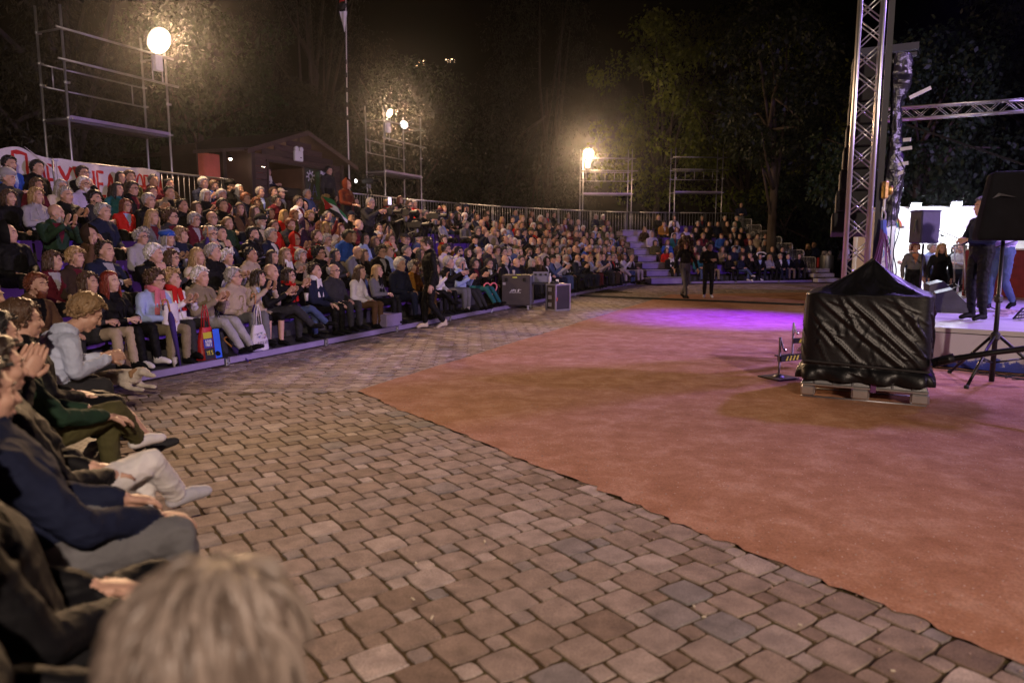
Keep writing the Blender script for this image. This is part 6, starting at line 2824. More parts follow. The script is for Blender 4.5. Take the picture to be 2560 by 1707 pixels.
def person(loc, face, hair='short', hairc='black', top='black', bottom='black', shoes='black', skinc='fair', pose='sit', arms='lap', legs='normal', female=False,
           look=None, pitch=0, lean=0., coat=False, glasses=False, beard=False, scarf=None, label=None, group=None, scale=1., voxel=.012, skirt=False, short=False,
           shiny=False, hatc=None, puff=1., exact=False, shoec=None, inner=None):
    """look: world direction the head turns to"""
    rz = head_to_rot(face)
    yaw = 0
    if look is not None:
        yaw = math.degrees((head_to_rot(look) - rz + math.pi) % (2 * math.pi) - math.pi)
        yaw = max(-75, min(75, yaw)) if exact else yaw_step(yaw)
    me, hm, (nb, S, A) = body(pose=pose, female=female, yaw=yaw, pitch=pitch, arms=arms, legs=legs, coat=coat, lean=lean, voxel=voxel, skirt=skirt, short=short, puff=puff)
    o = bpy.data.objects.new('person', me)
    link(o)
    o.location = loc
    o.rotation_euler = (0, 0, rz)
    o.scale = (scale,) * 3
    tag(o, label, 'person', group)
    ms = [skin(SKINS[skinc]), cloth(CLO[top], shiny=shiny), cloth(CLO[bottom]), cloth(CLO[shoes], .6), DARK, EYE, LIP, cloth(CLO[inner or top])]
    for k, m_ in enumerate(ms):
        o.material_slots[k].link = 'OBJECT'
        o.material_slots[k].material = m_
    c, M3, sc = hm
    Mh = Matrix.Translation(Vector(c)) @ Matrix(M3.tolist()).to_4x4() @ Matrix.Scale(sc, 4)

    def wear(nm, mesh, m_, M=Mh):
        h = bpy.data.objects.new(nm, mesh)
        link(h, o)
        h.matrix_local = M
        h.material_slots[0].link = 'OBJECT'
        h.material_slots[0].material = m_
        return h
    if hair and hair != 'bald':
        hats = {'beanie': 'beanie', 'beret': 'beret', 'cap': 'cap', 'hood': 'hood'}
        if hair in hats:
            wear(hats[hair], hair_mesh(hair), cloth(CLO[hatc or top]), Mh @ Matrix.Scale(1.0 if hair == 'hood' else 1.09, 4))
            if hair != 'hood':
                wear('hair', hair_mesh('cropped' if not female else 'bob'), hair_mat(HAIRC[hairc]))
        else:
            wear('hair', hair_mesh(hair), hair_mat(HAIRC[hairc]))
    if glasses:
        wear('glasses', GLASSES, BLACK)
    if beard:
        wear('beard', BEARD, hair_mat(HAIRC[hairc]))
    if scarf:
        wear('scarf', SCARF, cloth(CLO[scarf]), Matrix.Translation(Vector(nb) + Vector((0, .012, .03))))
    PEOPLE.append(o)
    return o, A, Mh


def hand_world(o, p):
    return o.matrix_basis @ Vector(p)

# ------------------------------------------------------------------ who sits where
STAGE_C = np.array([8.0, 10.0])
ROWN = ['front row', 'second row', 'third row', 'fourth row', 'fifth row', 'sixth row', 'top row']
SEATED = 'spectators seated on the stands'


def zone_words(st, s):
    if st == 'C':
        return 'beside the steel steps' if s < 3.2 else ('under the unlit scaffold' if s < 5.2 else 'near the rounded barriers')
    for lim, wd in ((2.2, 'where the stand turns'), (5.2, 'below the banner'), (8.6, 'below the tall scaffold'), (13.4, 'below the wooden hut'), (17.2, 'among the camera crew'), (20.5, 'past the camera crew'), (24.5, 'opposite the sound desk')):
        if s < lim:
            return wd
    return 'towards the far steps'


HNAME = {'short': 'short {} hair', 'cropped': 'cropped {} hair', 'tidy': 'swept {} hair', 'receding': 'receding {} hair', 'fringe_bald': 'bald crown and {} sides', 'bald': 'bald head',
         'bob': '{} bob', 'short_bob': 'layered {} hair', 'long': 'long straight {} hair', 'wavy': 'long wavy {} hair', 'curly': 'curly {} hair', 'big_curly': 'big curly {} hair',
         'bun': '{} hair in a bun', 'ponytail': '{} ponytail'}
PNAME = {'clap': 'clapping', 'claphigh': 'clapping high', 'phone': 'holding up a phone', 'chin': 'chin in hand', 'cross': 'arms crossed', 'clasp': 'hands clasped', 'lap': 'hands in lap', 'knees': 'hands on knees', 'face': 'hand at the face'}
USED = set()


def describe(d):
    h = d['hair']
    if h in ('beanie', 'beret', 'cap', 'hood'):
        hp = '{} {}'.format(d.get('hatc') or d['top'], h)
    else:
        hp = HNAME[h].format(d['hairc'])
    a = d['arms'][1] if isinstance(d['arms'], tuple) else d['arms']
    if isinstance(d['arms'], tuple) and 'phone' in d['arms']:
        a = 'phone'
    parts = ['person', 'with', hp]
    if d.get('glasses'):
        parts.append('and glasses')
    if d.get('beard'):
        parts.append('and beard')
    parts.append('in')
    parts.append(d['top'] + ' ' + ('coat' if d.get('coat') else d.get('garment', 'top')))
    if d.get('scarf'):
        parts.append('and ' + d['scarf'] + ' scarf')
    tail = ROWN[d['row']] + ' ' + zone_words(d['st'], d['s'])
    base = ' '.join(parts)
    opts = [base + ', ' + PNAME.get(a, '') + ', ' + tail, base + ', ' + tail, base.replace(' and glasses', '') + ', ' + tail,
            base.replace(' and glasses', '').replace(' and beard', '') + ', ' + tail, base + ', ' + ROWN[d['row']]]
    for o_ in opts:
        o_ = o_.replace(', ,', ',')
        if len(o_.split()) <= 16 and o_ not in USED:
            USED.add(o_)
            return o_
    return None


def proj(p):
    c, s_ = math.cos(PITCH), math.sin(PITCH)
    dz = p[2] - CAM_H
    f = p[1] * c - dz * s_
    u = p[1] * s_ + dz * c
    return 1280 + CAM_F * p[0] / f, 853.5 - CAM_F * u / f, f


FINE = {}
for st in 'BC':
    for i in range(ROWS):
        FINE[st, i] = [(p, t, s, proj((p[0], p[1], FLOOR0 + RISE * i + 1.0))[0]) for (p, t, s) in resample(row_path(st, STEP * i + .60), .05)]

SPECS = []


def seat_at(st, row, px, **kw):
    p, t, s, _ = min(FINE[st, row], key=lambda q: abs(q[3] - px))
    d = dict(st=st, row=row, s=s, p=p, inn=np.array([t[1], -t[0]]), hair='short', hairc='black', top='black', bottom='black', arms='lap', legs='normal', female=False, skinc='fair', fixed=True)
    d.update(kw)
    if 'inner' not in kw and int(px * 7 + row) % 3 == 0:
        d['inner'] = ('white', 'light grey', 'black', 'light blue', 'burgundy')[int(px * 3 + row) % 5]
    SPECS.append(d)
    return d


F_ = dict(female=True)
# spectators one can tell apart in the photo: row, where, look
B0 = [
    (0, 228, dict(hair='bob', hairc='brown', top='charcoal', bottom='beige', coat=True, arms='clasp', **F_)),
    (0, 296, dict(hair='long', hairc='red', top='black', bottom='black', shoes='white', arms='clasp', skinc='pale', garment='blazer', **F_)),
    (0, 372, dict(hair='curly', hairc='brown', top='light blue', bottom='khaki', glasses=True, scarf='pink', arms='clasp', garment='shirt', **F_)),
    (0, 440, dict(hair='curly', hairc='blond', top='white', bottom='charcoal', scarf='red', arms='clap', coat=True, **F_)),
    (0, 508, dict(hair='tidy', hairc='white', top='khaki', bottom='light grey', arms='clap', legs='forward', garment='jacket')),
    (0, 590, dict(hair='tidy', hairc='grey', top='beige', bottom='grey', glasses=True, arms='lap', garment='jacket')),
    (0, 636, dict(hair='bob', hairc='dark brown', top='beige', bottom='black', arms='claphigh', coat=True, skirt='bare', **F_)),
    (0, 673, dict(hair='bald', top='black', bottom='charcoal', arms='clap', legs='cross', garment='sweater')),
    (0, 722, dict(hair='bob', hairc='dark brown', top='black', bottom='denim', glasses=True, scarf='red', arms='claphigh', legs='cross', **F_)),
    (0, 784, dict(hair='receding', hairc='dark brown', top='navy', bottom='black', scarf='white', arms='knees', garment='jacket')),
    (0, 838, dict(hair='fringe_bald', hairc='grey', top='charcoal', bottom='charcoal', glasses=True, arms='lap', coat=True)),
    (0, 890, dict(hair='wavy', hairc='blond', top='black', bottom='brown', glasses=True, scarf='red', arms='lap', garment='flowered jacket', **F_)),
    (0, 942, dict(hair='long', hairc='blond', top='grey', bottom='black', scarf='black', arms='clasp', garment='sweater', **F_)),
    (0, 1003, dict(hair='tidy', hairc='white', top='navy', bottom='navy', arms='lap', garment='padded jacket')),
    (0, 1036, dict(hair='curly', hairc='grey', top='mustard', bottom='brown', arms='lap', garment='fleece', **F_)),
    (0, 1118, dict(hair='tidy', hairc='grey', top='black', bottom='grey', arms='camera', garment='jacket')),
    (0, 1148, dict(hair='short', hairc='grey', top='light blue', bottom='charcoal', arms='clap', legs='forward', garment='shirt')),
    (0, 1188, dict(hair='short_bob', hairc='black', top='black', bottom='teal', arms='clap', legs='forward', **F_)),
    (0, 1215, dict(hair='short', hairc='black', top='black', bottom='black', glasses=True, arms=('lap', 'phone'), garment='jacket')),
    (0, 1257, dict(hair='bald', hairc='grey', top='black', bottom='black', beard=True, arms='lap', garment='fleece')),
    (0, 1306, dict(hair='short', hairc='black', top='black', bottom='black', glasses=True, arms='lap', garment='sweater')),
    (0, 1346, dict(hair='long', hairc='sandy', top='dark brown', bottom='black', arms='face', **F_)),
    (0, 1396, dict(hair='cropped', hairc='grey', top='light grey', bottom='denim', arms='clap', garment='shirt')),
    (0, 1445, dict(hair='bald', top='navy', bottom='navy', glasses=True, scarf='lavender', arms='clap', legs='wide', garment='jacket')),
    (0, 1476, dict(hair='short_bob', hairc='sandy', top='patterned', bottom='burgundy', arms='clap', **F_)),
    (0, 1540, dict(hair='short', hairc='dark brown', top='black', bottom='cream', scarf='cream', legs='cross', garment='jacket')),
    (0, 1590, dict(hair='cropped', hairc='dark grey', top='black', bottom='cream', shoes='brown', legs='wide', arms='clasp', garment='jacket')),
    (1, 176, dict(hair='short_bob', hairc='blond', top='dark brown', bottom='black', arms='lap', garment='padded jacket', **F_)),
    (1, 260, dict(hair='receding', hairc='dark brown', top='navy', arms='cross', garment='jacket')),
    (1, 125, dict(hair='bob', hairc='brown', top='burgundy', arms='lap', garment='sweater', **F_)),
    (1, 378, dict(hair='tidy', hairc='white', top='black', arms='chin', garment='sweater')),
    (1, 424, dict(hair='bob', hairc='brown', top='charcoal', glasses=True, arms='clap', garment='jacket', **F_)),
    (1, 490, dict(hair='wavy', hairc='blond', top='cream', arms='lap', **F_)),
    (1, 526, dict(hair='short', hairc='grey', top='black', arms='lap', garment='sweater')),
    (1, 568, dict(hair='curly', hairc='white', top='light grey', arms='clap', garment='cardigan', **F_)),
    (1, 634, dict(hair='cropped', hairc='black', top='beige', arms='lap', skinc='tan', garment='blazer')),
    (1, 682, dict(hair='long', hairc='dark brown', top='navy', arms='lap', **F_)),
    (1, 716, dict(hair='wavy', hairc='sandy', top='black', scarf='white', arms='clap', **F_)),
    (1, 757, dict(hair='short_bob', hairc='grey', top='khaki', arms='lap', coat=True, **F_)),
    (1, 912, dict(hair='long', hairc='brown', top='black', arms='lap', **F_)),
    (1, 950, dict(hair='curly', hairc='black', top='black', glasses=True, arms='lap')),
    (1, 974, dict(hair='short', hairc='sandy', top='light blue', arms='lap', garment='sweater')),
    (1, 1014, dict(hair='cropped', hairc='dark grey', top='navy', arms='lap', garment='jacket')),
    (1, 1116, dict(hair='short', hairc='black', top='lavender', beard=True, glasses=True, arms=('lap', 'phone'), garment='shirt')),
    (1, 1150, dict(hair='short', hairc='black', top='white', beard=True, arms='lap', garment='vest')),
    (1, 1196, dict(hair='fringe_bald', hairc='grey', top='charcoal', glasses=True, arms='lap', garment='jacket')),
    (1, 1216, dict(hair='short', hairc='white', top='charcoal', arms='chin', garment='jacket')),
    (1, 1242, dict(hair='short_bob', hairc='brown', top='khaki', glasses=True, arms='lap', **F_)),
    (2, 40, dict(hair='hood', hairc='black', top='black', arms='lap', garment='hooded coat')),
    (2, 230, dict(hair='hood', hairc='brown', hatc='dark brown', top='brown', arms='face', garment='coat', **F_)),
    (2, 350, dict(hair='curly', hairc='grey', top='light grey', glasses=True, arms='lap', garment='jacket', **F_)),
    (2, 424, dict(hair='beret', hairc='grey', hatc='blue', top='silver', arms='clap', garment='jacket', shiny=True, **F_)),
    (2, 462, dict(hair='short_bob', hairc='sandy', top='navy', arms='cross', garment='jacket', **F_)),
    (2, 556, dict(hair='short', hairc='black', top='navy', arms='chin', garment='sweater')),
    (2, 642, dict(hair='short', hairc='black', top='black', beard=True, arms='cross', shiny=True, garment='leather jacket')),
    (2, 676, dict(hair='short', hairc='grey', top='navy', arms='lap', garment='jacket')),
    (2, 852, dict(hair='short', hairc='black', top='blue', skinc='brown', arms='knees', lean=.2, garment='sweater')),
    (2, 878, dict(hair='short', hairc='dark grey', top='black', arms='lap', garment='jacket')),
    (2, 1192, dict(hair='cap', hairc='black', hatc='black', top='black', arms='cross')),
    (3, 132, dict(hair='bald', top='dark green', arms='claphigh', beard=True, garment='sweater', hairc='grey')),
    (3, 256, dict(hair='short', hairc='grey', top='navy', arms='lap', garment='jacket')),
    (3, 372, dict(hair='wavy', hairc='blond', top='grey', arms='lap', garment='cardigan', **F_)),
    (3, 432, dict(hair='curly', hairc='brown', top='charcoal', glasses=True, arms='lap')),
    (3, 486, dict(hair='short_bob', hairc='grey', top='burgundy', glasses=True, arms='lap', **F_)),
    (3, 528, dict(hair='bald', top='black', glasses=True, shiny=True, arms='lap', garment='leather jacket')),
    (3, 568, dict(hair='ponytail', hairc='sandy', top='dark green', arms='lap', **F_)),
    (3, 764, dict(hair='hood', hairc='dark brown', top='purple', arms='lap', garment='hooded coat', **F_)),
    (4, 24, dict(hair='bob', hairc='brown', top='black', arms='lap', **F_)),
    (4, 93, dict(hair='bob', hairc='blond', top='patterned', arms='cross', garment='shawl', **F_)),
    (4, 166, dict(hair='cropped', hairc='grey', top='black', arms='clap', garment='jacket')),
    (4, 308, dict(hair='bob', hairc='auburn', top='red', glasses=True, arms='lap', garment='jacket', **F_)),
    (4, 374, dict(hair='short', hairc='grey', top='black', arms='lap', garment='jacket')),
    (4, 450, dict(hair='receding', hairc='black', top='black', arms='clasp', skinc='tan', garment='jacket')),
    (4, 492, dict(hair='long', hairc='brown', top='black', arms='lap', **F_)),
    (4, 678, dict(hair='bun', hairc='black', top='black', arms='lap', skinc='tan', **F_)),
    (4, 711, dict(hair='wavy', hairc='blond', top='red', arms='lap', garment='jacket', **F_)),
    (4, 742, dict(hair='bob', hairc='auburn', top='olive', arms='lap', **F_)),
    (5, 12, dict(hair='beanie', hairc='grey', hatc='light grey', top='charcoal', arms='lap')),
    (5, 146, dict(hair='wavy', hairc='grey', top='cream', glasses=True, arms='lap', garment='sweater', **F_)),
    (5, 214, dict(hair='short', hairc='white', top='lavender', glasses=True, beard=True, arms='lap', garment='jacket')),
    (5, 284, dict(hair='long', hairc='black', top='teal', arms='lap', **F_)),
    (5, 328, dict(hair='short', hairc='dark brown', top='black', glasses=True, arms='lap')),
    (5, 372, dict(hair='ponytail', hairc='brown', top='dark brown', arms='clap', **F_)),
    (5, 424, dict(hair='cropped', hairc='black', top='khaki', arms='lap', garment='jacket')),
    (5, 506, dict(hair='bob', hairc='white', top='black', arms='clap', **F_)),
    (5, 612, dict(hair='short', hairc='auburn', top='navy', glasses=True, arms='lap', garment='coat')),
    (5, 637, dict(hair='curly', hairc='auburn', top='charcoal', arms='lap', **F_)),
    (5, 688, dict(hair='short', hairc='black', top='burgundy', glasses=True, arms='lap')),
    (5, 748, dict(hair='tidy', hairc='dark brown', top='white', arms='lap', garment='shirt')),
    (5, 768, dict(hair='hood', hairc='black', top='black', arms='phone', **F_)),
    (6, 24, dict(hair='short', hairc='black', top='blue', beard=True, arms='clasp', garment='hoodie')),
    (6, 82, dict(hair='short', hairc='black', top='black', arms='lap', garment='bomber jacket')),
    (6, 208, dict(hair='short', hairc='dark brown', top='black', glasses=True, arms='chin', garment='coat')),
    (6, 298, dict(hair='long', hairc='black', top='dark brown', arms='lap', **F_)),
    (6, 327, dict(hair='short', hairc='brown', top='olive', arms='lap', garment='jacket')),
    (6, 510, dict(hair='short', hairc='grey', top='navy', arms='clap', garment='jacket')),
    (6, 530, dict(hair='short', hairc='brown', top='blue', beard=True, arms='lap')),
    (6, 574, dict(hair='beanie', hairc='black', hatc='black', top='black', beard=True, arms='lap', garment='jacket')),
    (6, 594, dict(hair='long', hairc='white', top='grey', arms='lap', **F_)),
    (6, 654, dict(hair='short', hairc='grey', top='olive', arms='lap', garment='jacket')),
    (6, 684, dict(hair='short', hairc='brown', top='charcoal', arms='lap')),
    (6, 705, dict(hair='cap', hairc='brown', hatc='cream', top='dark brown', arms='lap')),
    (6, 766, dict(hair='receding', hairc='grey', top='denim', arms='lap', skinc='tan', garment='jacket')),
    (6, 893, dict(hair='ponytail', hairc='black', top='black', arms='lap', **F_)),
    (6, 1036, dict(hair='short', hairc='grey', top='red', arms='clasp', garment='shirt')),
    (6, 1094, dict(hair='hood', hairc='black', hatc='black', top='navy', arms='lap', **F_)),
    (6, 1110, dict(hair='cropped', hairc='sandy', top='blue', arms='lap')),
]
for (row, px, kw) in B0:
    seat_at('B', row, px, **kw)
C0_ = [
    (6, 1682, dict(hair='cropped', hairc='dark grey', top='navy', bottom='khaki', legs='wide', arms='clasp')),
    (4, 1612, dict(hair='curly', hairc='sandy', top='dark brown', arms='lap', **F_)),
    (3, 1634, dict(hair='hood', hairc='black', hatc='lavender', top='lavender', arms='lap')),
    (2, 1641, dict(hair='bob', hairc='dark brown', top='olive', arms='clasp', **F_)),
    (2, 1666, dict(hair='long', hairc='brown', top='blue', arms='lap', **F_)),
    (1, 1668, dict(hair='long', hairc='black', top='red', arms='lap', **F_)),
    (0, 1682, dict(hair='bald', top='black', scarf='white', arms='clasp')),
    (0, 1748, dict(hair='long', hairc='brown', top='teal', bottom='denim', arms='clasp', **F_)),
    (1, 1803, dict(hair='long', hairc='brown', top='khaki', arms='clap', **F_)),
    (0, 1826, dict(hair='long', hairc='black', top='black', arms='clasp', **F_)),
    (0, 1852, dict(hair='long', hairc='dark brown', top='navy', bottom='denim', shoes='white', legs='cross', arms='clasp', **F_)),
    (0, 1876, dict(hair='short', hairc='black', top='black', bottom='black', shoes='white', arms='chin', legs='wide')),
    (1, 1897, dict(hair='long', hairc='sandy', top='black', bottom='white', arms='lap', **F_)),
    (0, 1924, dict(hair='wavy', hairc='blond', top='patterned', glasses=True, arms='clasp', **F_)),
    (0, 1950, dict(hair='short', hairc='grey', beard=True, top='black', bottom='navy', arms='clasp')),
    (1, 1930, dict(hair='bald', top='charcoal', glasses=True, arms=('lap', 'phone'))),
    (3, 1848, dict(hair='short', hairc='black', top='black', scarf='white', arms='lap')),
    (2, 1876, dict(hair='bald', top='navy', arms='phone')),
    (5, 1744, dict(hair='short', hairc='grey', top='black', glasses=True, arms='lap')),
    (5, 1772, dict(hair='short', hairc='dark brown', top='black', arms='lap')),
    (5, 1793, dict(hair='short', hairc='brown', top='navy', arms='lap')),
    (6, 1812, dict(hair='receding', hairc='grey', top='charcoal', arms='lap')),
    (6, 1646, dict(hair='bob', hairc='blond', top='black', arms='lap', **F_)),
    (6, 1686, dict(hair='long', hairc='black', top='white', arms='lap', **F_)),
]
for (row, px, kw) in C0_[1:]:
    seat_at('C', row, px, **kw)

MH = ['short', 'short', 'tidy', 'cropped', 'receding', 'fringe_bald', 'bald', 'short', 'beanie', 'cap', 'curly']
FH = ['bob', 'long', 'wavy', 'curly', 'short_bob', 'bun', 'ponytail', 'long', 'bob', 'hood']
HC = ['black', 'black', 'dark brown', 'dark brown', 'brown', 'brown', 'grey', 'grey', 'white', 'dark grey', 'blond', 'sandy', 'auburn']
TC = ['black'] * 16 + ['navy'] * 9 + ['charcoal'] * 9 + ['dark brown'] * 5 + ['grey', 'grey', 'beige', 'white', 'cream', 'red', 'burgundy', 'burgundy', 'blue', 'light blue', 'teal', 'olive', 'olive', 'dark green', 'purple', 'pink', 'lavender', 'denim', 'denim', 'mustard', 'khaki', 'light grey', 'brown']
PM = [('lap', 'normal', 0), ('clasp', 'wide', .1), ('cross', 'normal', 0), ('clap', 'normal', 0), ('knees', 'wide', .15), ('chin', 'cross', .1), (('lap', 'phone'), 'normal', 0), ('clap', 'wide', .1)]
PF = [('lap', 'cross', 0), ('clap', 'normal', 0), ('clasp', 'normal', .1), ('cross', 'cross', 0), (('lap', 'phone'), 'normal', 0), ('lap', 'normal', 0), ('claphigh', 'normal', 0)]
GARM = ['jacket', 'sweater', 'top', 'hoodie', 'padded jacket', 'cardigan']
ra = random.Random(21)
for (st, i, s, p, inn) in SLOTS:
    if st == 'A':
        continue
    px, py, dpt = proj((p[0], p[1], FLOOR0 + RISE * i + 1.05))
    if dpt < 1 or px < -40 or px > 2000:
        continue
    if any(d['st'] == st and d['row'] == i and np.linalg.norm(d['p'] - p) < .42 for d in SPECS):
        continue
    if st == 'B':
        occ = .94 if s < 15 else (.93 if i < 4 else .62)
        if 3 <= i <= 5 and 13.4 < s < 18.0:
            continue
        if i == 2 and 14.0 < s < 17.3:
            occ = .2
        if i == 0 and 6.05 < s < 6.75:
            continue
        if i == 6 and 11 < s < 14.2:
            occ = .2
    else:
        occ = .60
    if ra.random() > occ:
        continue
    fem = ra.random() < .5
    arms, legs, lean = ra.choice(PF if fem else PM)
    d = dict(st=st, row=i, s=s, p=p + np.array((ra.uniform(-.05, .05), ra.uniform(-.05, .05))), inn=inn, female=fem, hair=ra.choice(FH if fem else MH), hairc=ra.choice(HC), top=ra.choice(TC),
             bottom=ra.choice(['black', 'black', 'navy', 'denim', 'charcoal', 'khaki', 'dark brown']), arms=arms, legs=legs, lean=lean, skinc=ra.choice(['fair', 'fair', 'pale', 'tan', 'fair']),
             glasses=ra.random() < .22, beard=(not fem and ra.random() < .25), garment=ra.choice(GARM), coat=ra.random() < .12, hatc=ra.choice(['black', 'navy', 'charcoal', 'grey', 'burgundy', 'olive']))
    if ra.random() < .55:
        d['inner'] = ra.choice(['white', 'light grey', 'black', 'charcoal', 'lavender', 'light blue', 'black', 'navy', 'burgundy', 'red', 'cream'])
    if d['hair'] == 'hood':
        d['hatc'] = d['top']
    if ra.random() < .08:
        d['scarf'] = ra.choice(['red', 'white', 'grey', 'blue', 'mustard'])
    SPECS.append(d)

KEYS = ('hair', 'hairc', 'top', 'bottom', 'shoes', 'skinc', 'arms', 'legs', 'female', 'lean', 'coat', 'glasses', 'beard', 'scarf', 'skirt', 'shiny', 'hatc', 'inner')
SPECS.sort(key=lambda d: (math.hypot(*d['p']) - (3 if d.get('fixed') else 0)))
MAXP = 258
crowd = []
for n, d in enumerate(SPECS):
    z = FLOOR0 + RISE * d['row']
    toS = STAGE_C - d['p']
    kw = {k: d[k] for k in KEYS if k in d}
    look = nv(toS) * .75 + d['inn'] * .25
    if not d.get('fixed') and ra.random() < .2:
        look = nv(d['inn'] + uB * ra.uniform(-.9, .3))
    face = nv(d['inn'] * .85 + nv(toS) * .15 + np.array((ra.uniform(-.2, .2), ra.uniform(-.2, .2))))
    if n >= MAXP:
        crowd.append((d, kw, z, face, look))
        continue
    lab = None
    for _ in range(40):
        lab = describe(d)
        if lab:
            break
        d['top'] = ra.choice(TC)
        d['hairc'] = ra.choice(HC)
        d['garment'] = ra.choice(GARM)
        if d.get('scarf') or d.get('glasses'):
            d['scarf'] = None
            d['glasses'] = False
        if d['hair'] == 'hood':
            d['hatc'] = d['top']
    kw = {k: d[k] for k in KEYS if k in d}
    sc = (.98 if d['female'] else 1.03) + ra.uniform(-.03, .05)
    o, A, Mh = person((d['p'][0], d['p'][1], z), face, look=look, label=lab, group=SEATED, scale=sc, voxel=.0135, puff=d.get('puff', 1.), **kw)
    o.rotation_euler = (R(ra.uniform(-3, 4)), R(ra.uniform(-4, 4)), o.rotation_euler[2])
    d['obj'] = o
    if isinstance(d['arms'], tuple) or d['arms'] in ('phone', 'camera'):
        wr = A[1] if d['arms'] != 'phone' else A[1]
        ph = empty('phone', (0, 0, 0), 0, 'phone held up by the ' + lab.split(', ')[0].replace('person', 'person'), 'phone', 'phones held up by spectators')
        ph.matrix_world = Matrix.Translation(Vector((d['p'][0], d['p'][1], z))) @ Matrix.Rotation(head_to_rot(face), 4, 'Z') @ Matrix.Translation(Vector(np.array(wr) * sc + np.array((-.03, .03, .12))))
        words = ph['label'].split()
        ph['label'] = ' '.join((words[:10] + ROWN[d['row']].split() + zone_words(d['st'], d['s']).split())[:16])
        mb = MB()
        mb.box((0, 0, 0), (.075, .010, .155), b=.004)
        mb.build('body', BLACK, ph)
        mb = MB()
        mb.box((0, -.0058, 0), (.066, .001, .14))
        mb.build('screen', mat('phone_screen_lit', (.35, .40, .75), emit=1.4), ph)

# everyone further back than that, as one crowd
if crowd:
    mats_, midx = [], {}
    vs, fs, mi = [], [], []
    base = 0

    def midx_of(m_):
        if m_.name not in midx:
            midx[m_.name] = len(mats_)
            mats_.append(m_)
        return midx[m_.name]
    for (d, kw, z, face, look) in crowd:
        rz = head_to_rot(face)
        yaw = yaw_step(math.degrees((head_to_rot(look) - rz + math.pi) % (2 * math.pi) - math.pi))
        me, hm, (nb, S, A) = body(pose='sit', female=d['female'], yaw=yaw, pitch=0, arms='lap', legs='normal', coat=False, lean=0., voxel=.026, skirt=False, short=False, puff=1.)
        M = Matrix.Translation((d['p'][0], d['p'][1], z)) @ Matrix.Rotation(rz, 4, 'Z')
        ms = [skin(SKINS[d['skinc']]), cloth(CLO[d['top']]), cloth(CLO[d['bottom']]), cloth(CLO['black'], .6), DARK, EYE, LIP, cloth(CLO[d.get('inner') or d['top']])]
        things = [(me, M, ms)]
        if d['hair'] != 'bald':
            c, M3, sc = hm
            hs = d['hair'] if d['hair'] in ('short', 'bob', 'long', 'tidy', 'cropped', 'beanie', 'cap', 'hood') else ('long' if d['female'] else 'short')
            things.append((hair_mesh(hs), M @ Matrix.Translation(Vector(c)) @ Matrix(M3.tolist()).to_4x4(), [hair_mat(HAIRC[d['hairc']])]))
        for (m_, MM, ml) in things:
            n = len(m_.vertices)
            V = np.empty(n * 3)
            m_.vertices.foreach_get('co', V)
            V = V.reshape(-1, 3)
            Rm = np.array(MM.to_3x3())
            vs.append(V @ Rm.T + np.array(MM.translation))
            ids = [midx_of(x) for x in ml]
            for p_ in m_.polygons:
                fs.append(tuple(q + base for q in p_.vertices))
                mi.append(ids[p_.material_index])
            base += n
    me = bpy.data.meshes.new('crowd')
    me.from_pydata(np.concatenate(vs).tolist(), [], fs)
    for m_ in mats_:
        me.materials.append(m_)
    me.polygons.foreach_set('material_index', mi)
    me.polygons.foreach_set('use_smooth', [True] * len(fs))
    o = bpy.data.objects.new('crowd', me)
    link(o)
    o['kind'] = 'stuff'

# ------------------------------------------------------------------ the row beside the camera
GA = 'people seated beside the camera'


def A_pos(s, off):
    p_ = uA * s + nA * (.57 - off)
    return Vector((p_[0], p_[1], FLOOR0))


TOB = nA * .8 + uA * .2
fg = [
    (1.50, .76, dict(hair='short', hairc='black', top='black', bottom='navy', arms='knees', puff=1.15, coat=True, lean=-.05, label='person in a bulky black coat whose sleeve crosses the bottom corner')),
    (2.15, .62, dict(hair='cropped', hairc='black', top='black', bottom='black', arms='lap', lean=-.26, puff=1.1, label='person in a black jacket sitting between the bulky coat and the grey jeans', look=nA)),
    (2.85, .54, dict(hair='short', hairc='black', top='navy', bottom='grey', arms='knees', lean=-.24, legs='wide', puff=1.08, label='person in navy jacket and grey jeans with a hand hanging over the knee', look=nA * .9 + uA * .3)),
    (4.0, .80, dict(hair='tidy', hairc='black', top='black', bottom='black', arms='claphigh', glasses=True, lean=-.06, label='dark haired person with glasses clapping in front of the face', look=nA * .9 + uA * .5)),
    (3.45, .50, dict(hair='short', hairc='dark brown', top='black', bottom='white', shoes='silver', legs='cross', arms='lap', lean=-.24, label='person in white jeans with crossed legs and shiny silver shoes', female=True)),
    (4.70, .50, dict(hair='short', hairc='black', top='dark green', bottom='olive', shoes='white', legs='cross', arms='knees', lean=-.24, label='person in olive trousers with white canvas shoes')),
    (5.40, .46, dict(hair='short', hairc='brown', top='black', bottom='black', shoes='charcoal', legs='forward', arms='lap', skirt='bare', lean=-.1, label='person in black shorts with bare shins and grey shoes')),
    (6.05, .44, dict(hair='tidy', hairc='sandy', top='pale blue', bottom='charcoal', shoes='charcoal', arms='forward', lean=.50, pitch=-30, label='grey haired person in a pale blue shirt leaning towards the dog', look=nA)),
    (6.62, .95, dict(hair='short', hairc='dark grey', top='red', bottom='black', arms='claphigh', label='person in a red hoodie clapping with raised hands', look=nA)),
    (7.35, .75, dict(hair='bob', hairc='brown', top='burgundy', bottom='black', arms='lap', female=True, label='brown haired person in a burgundy sweater at the corner of the stand', look=(1, .1))),
    (8.0, .70, dict(hair='long', hairc='dark brown', top='black', bottom='black', arms='lap', female=True, label='dark haired person in black tucked into the corner between the two stands', look=(1, .1))),
]
for (s, off, kw) in fg:
    look = kw.pop('look', TOB)
    person(A_pos(s, off), TOB, look=look, group=GA, voxel=.008, exact=True, **kw)
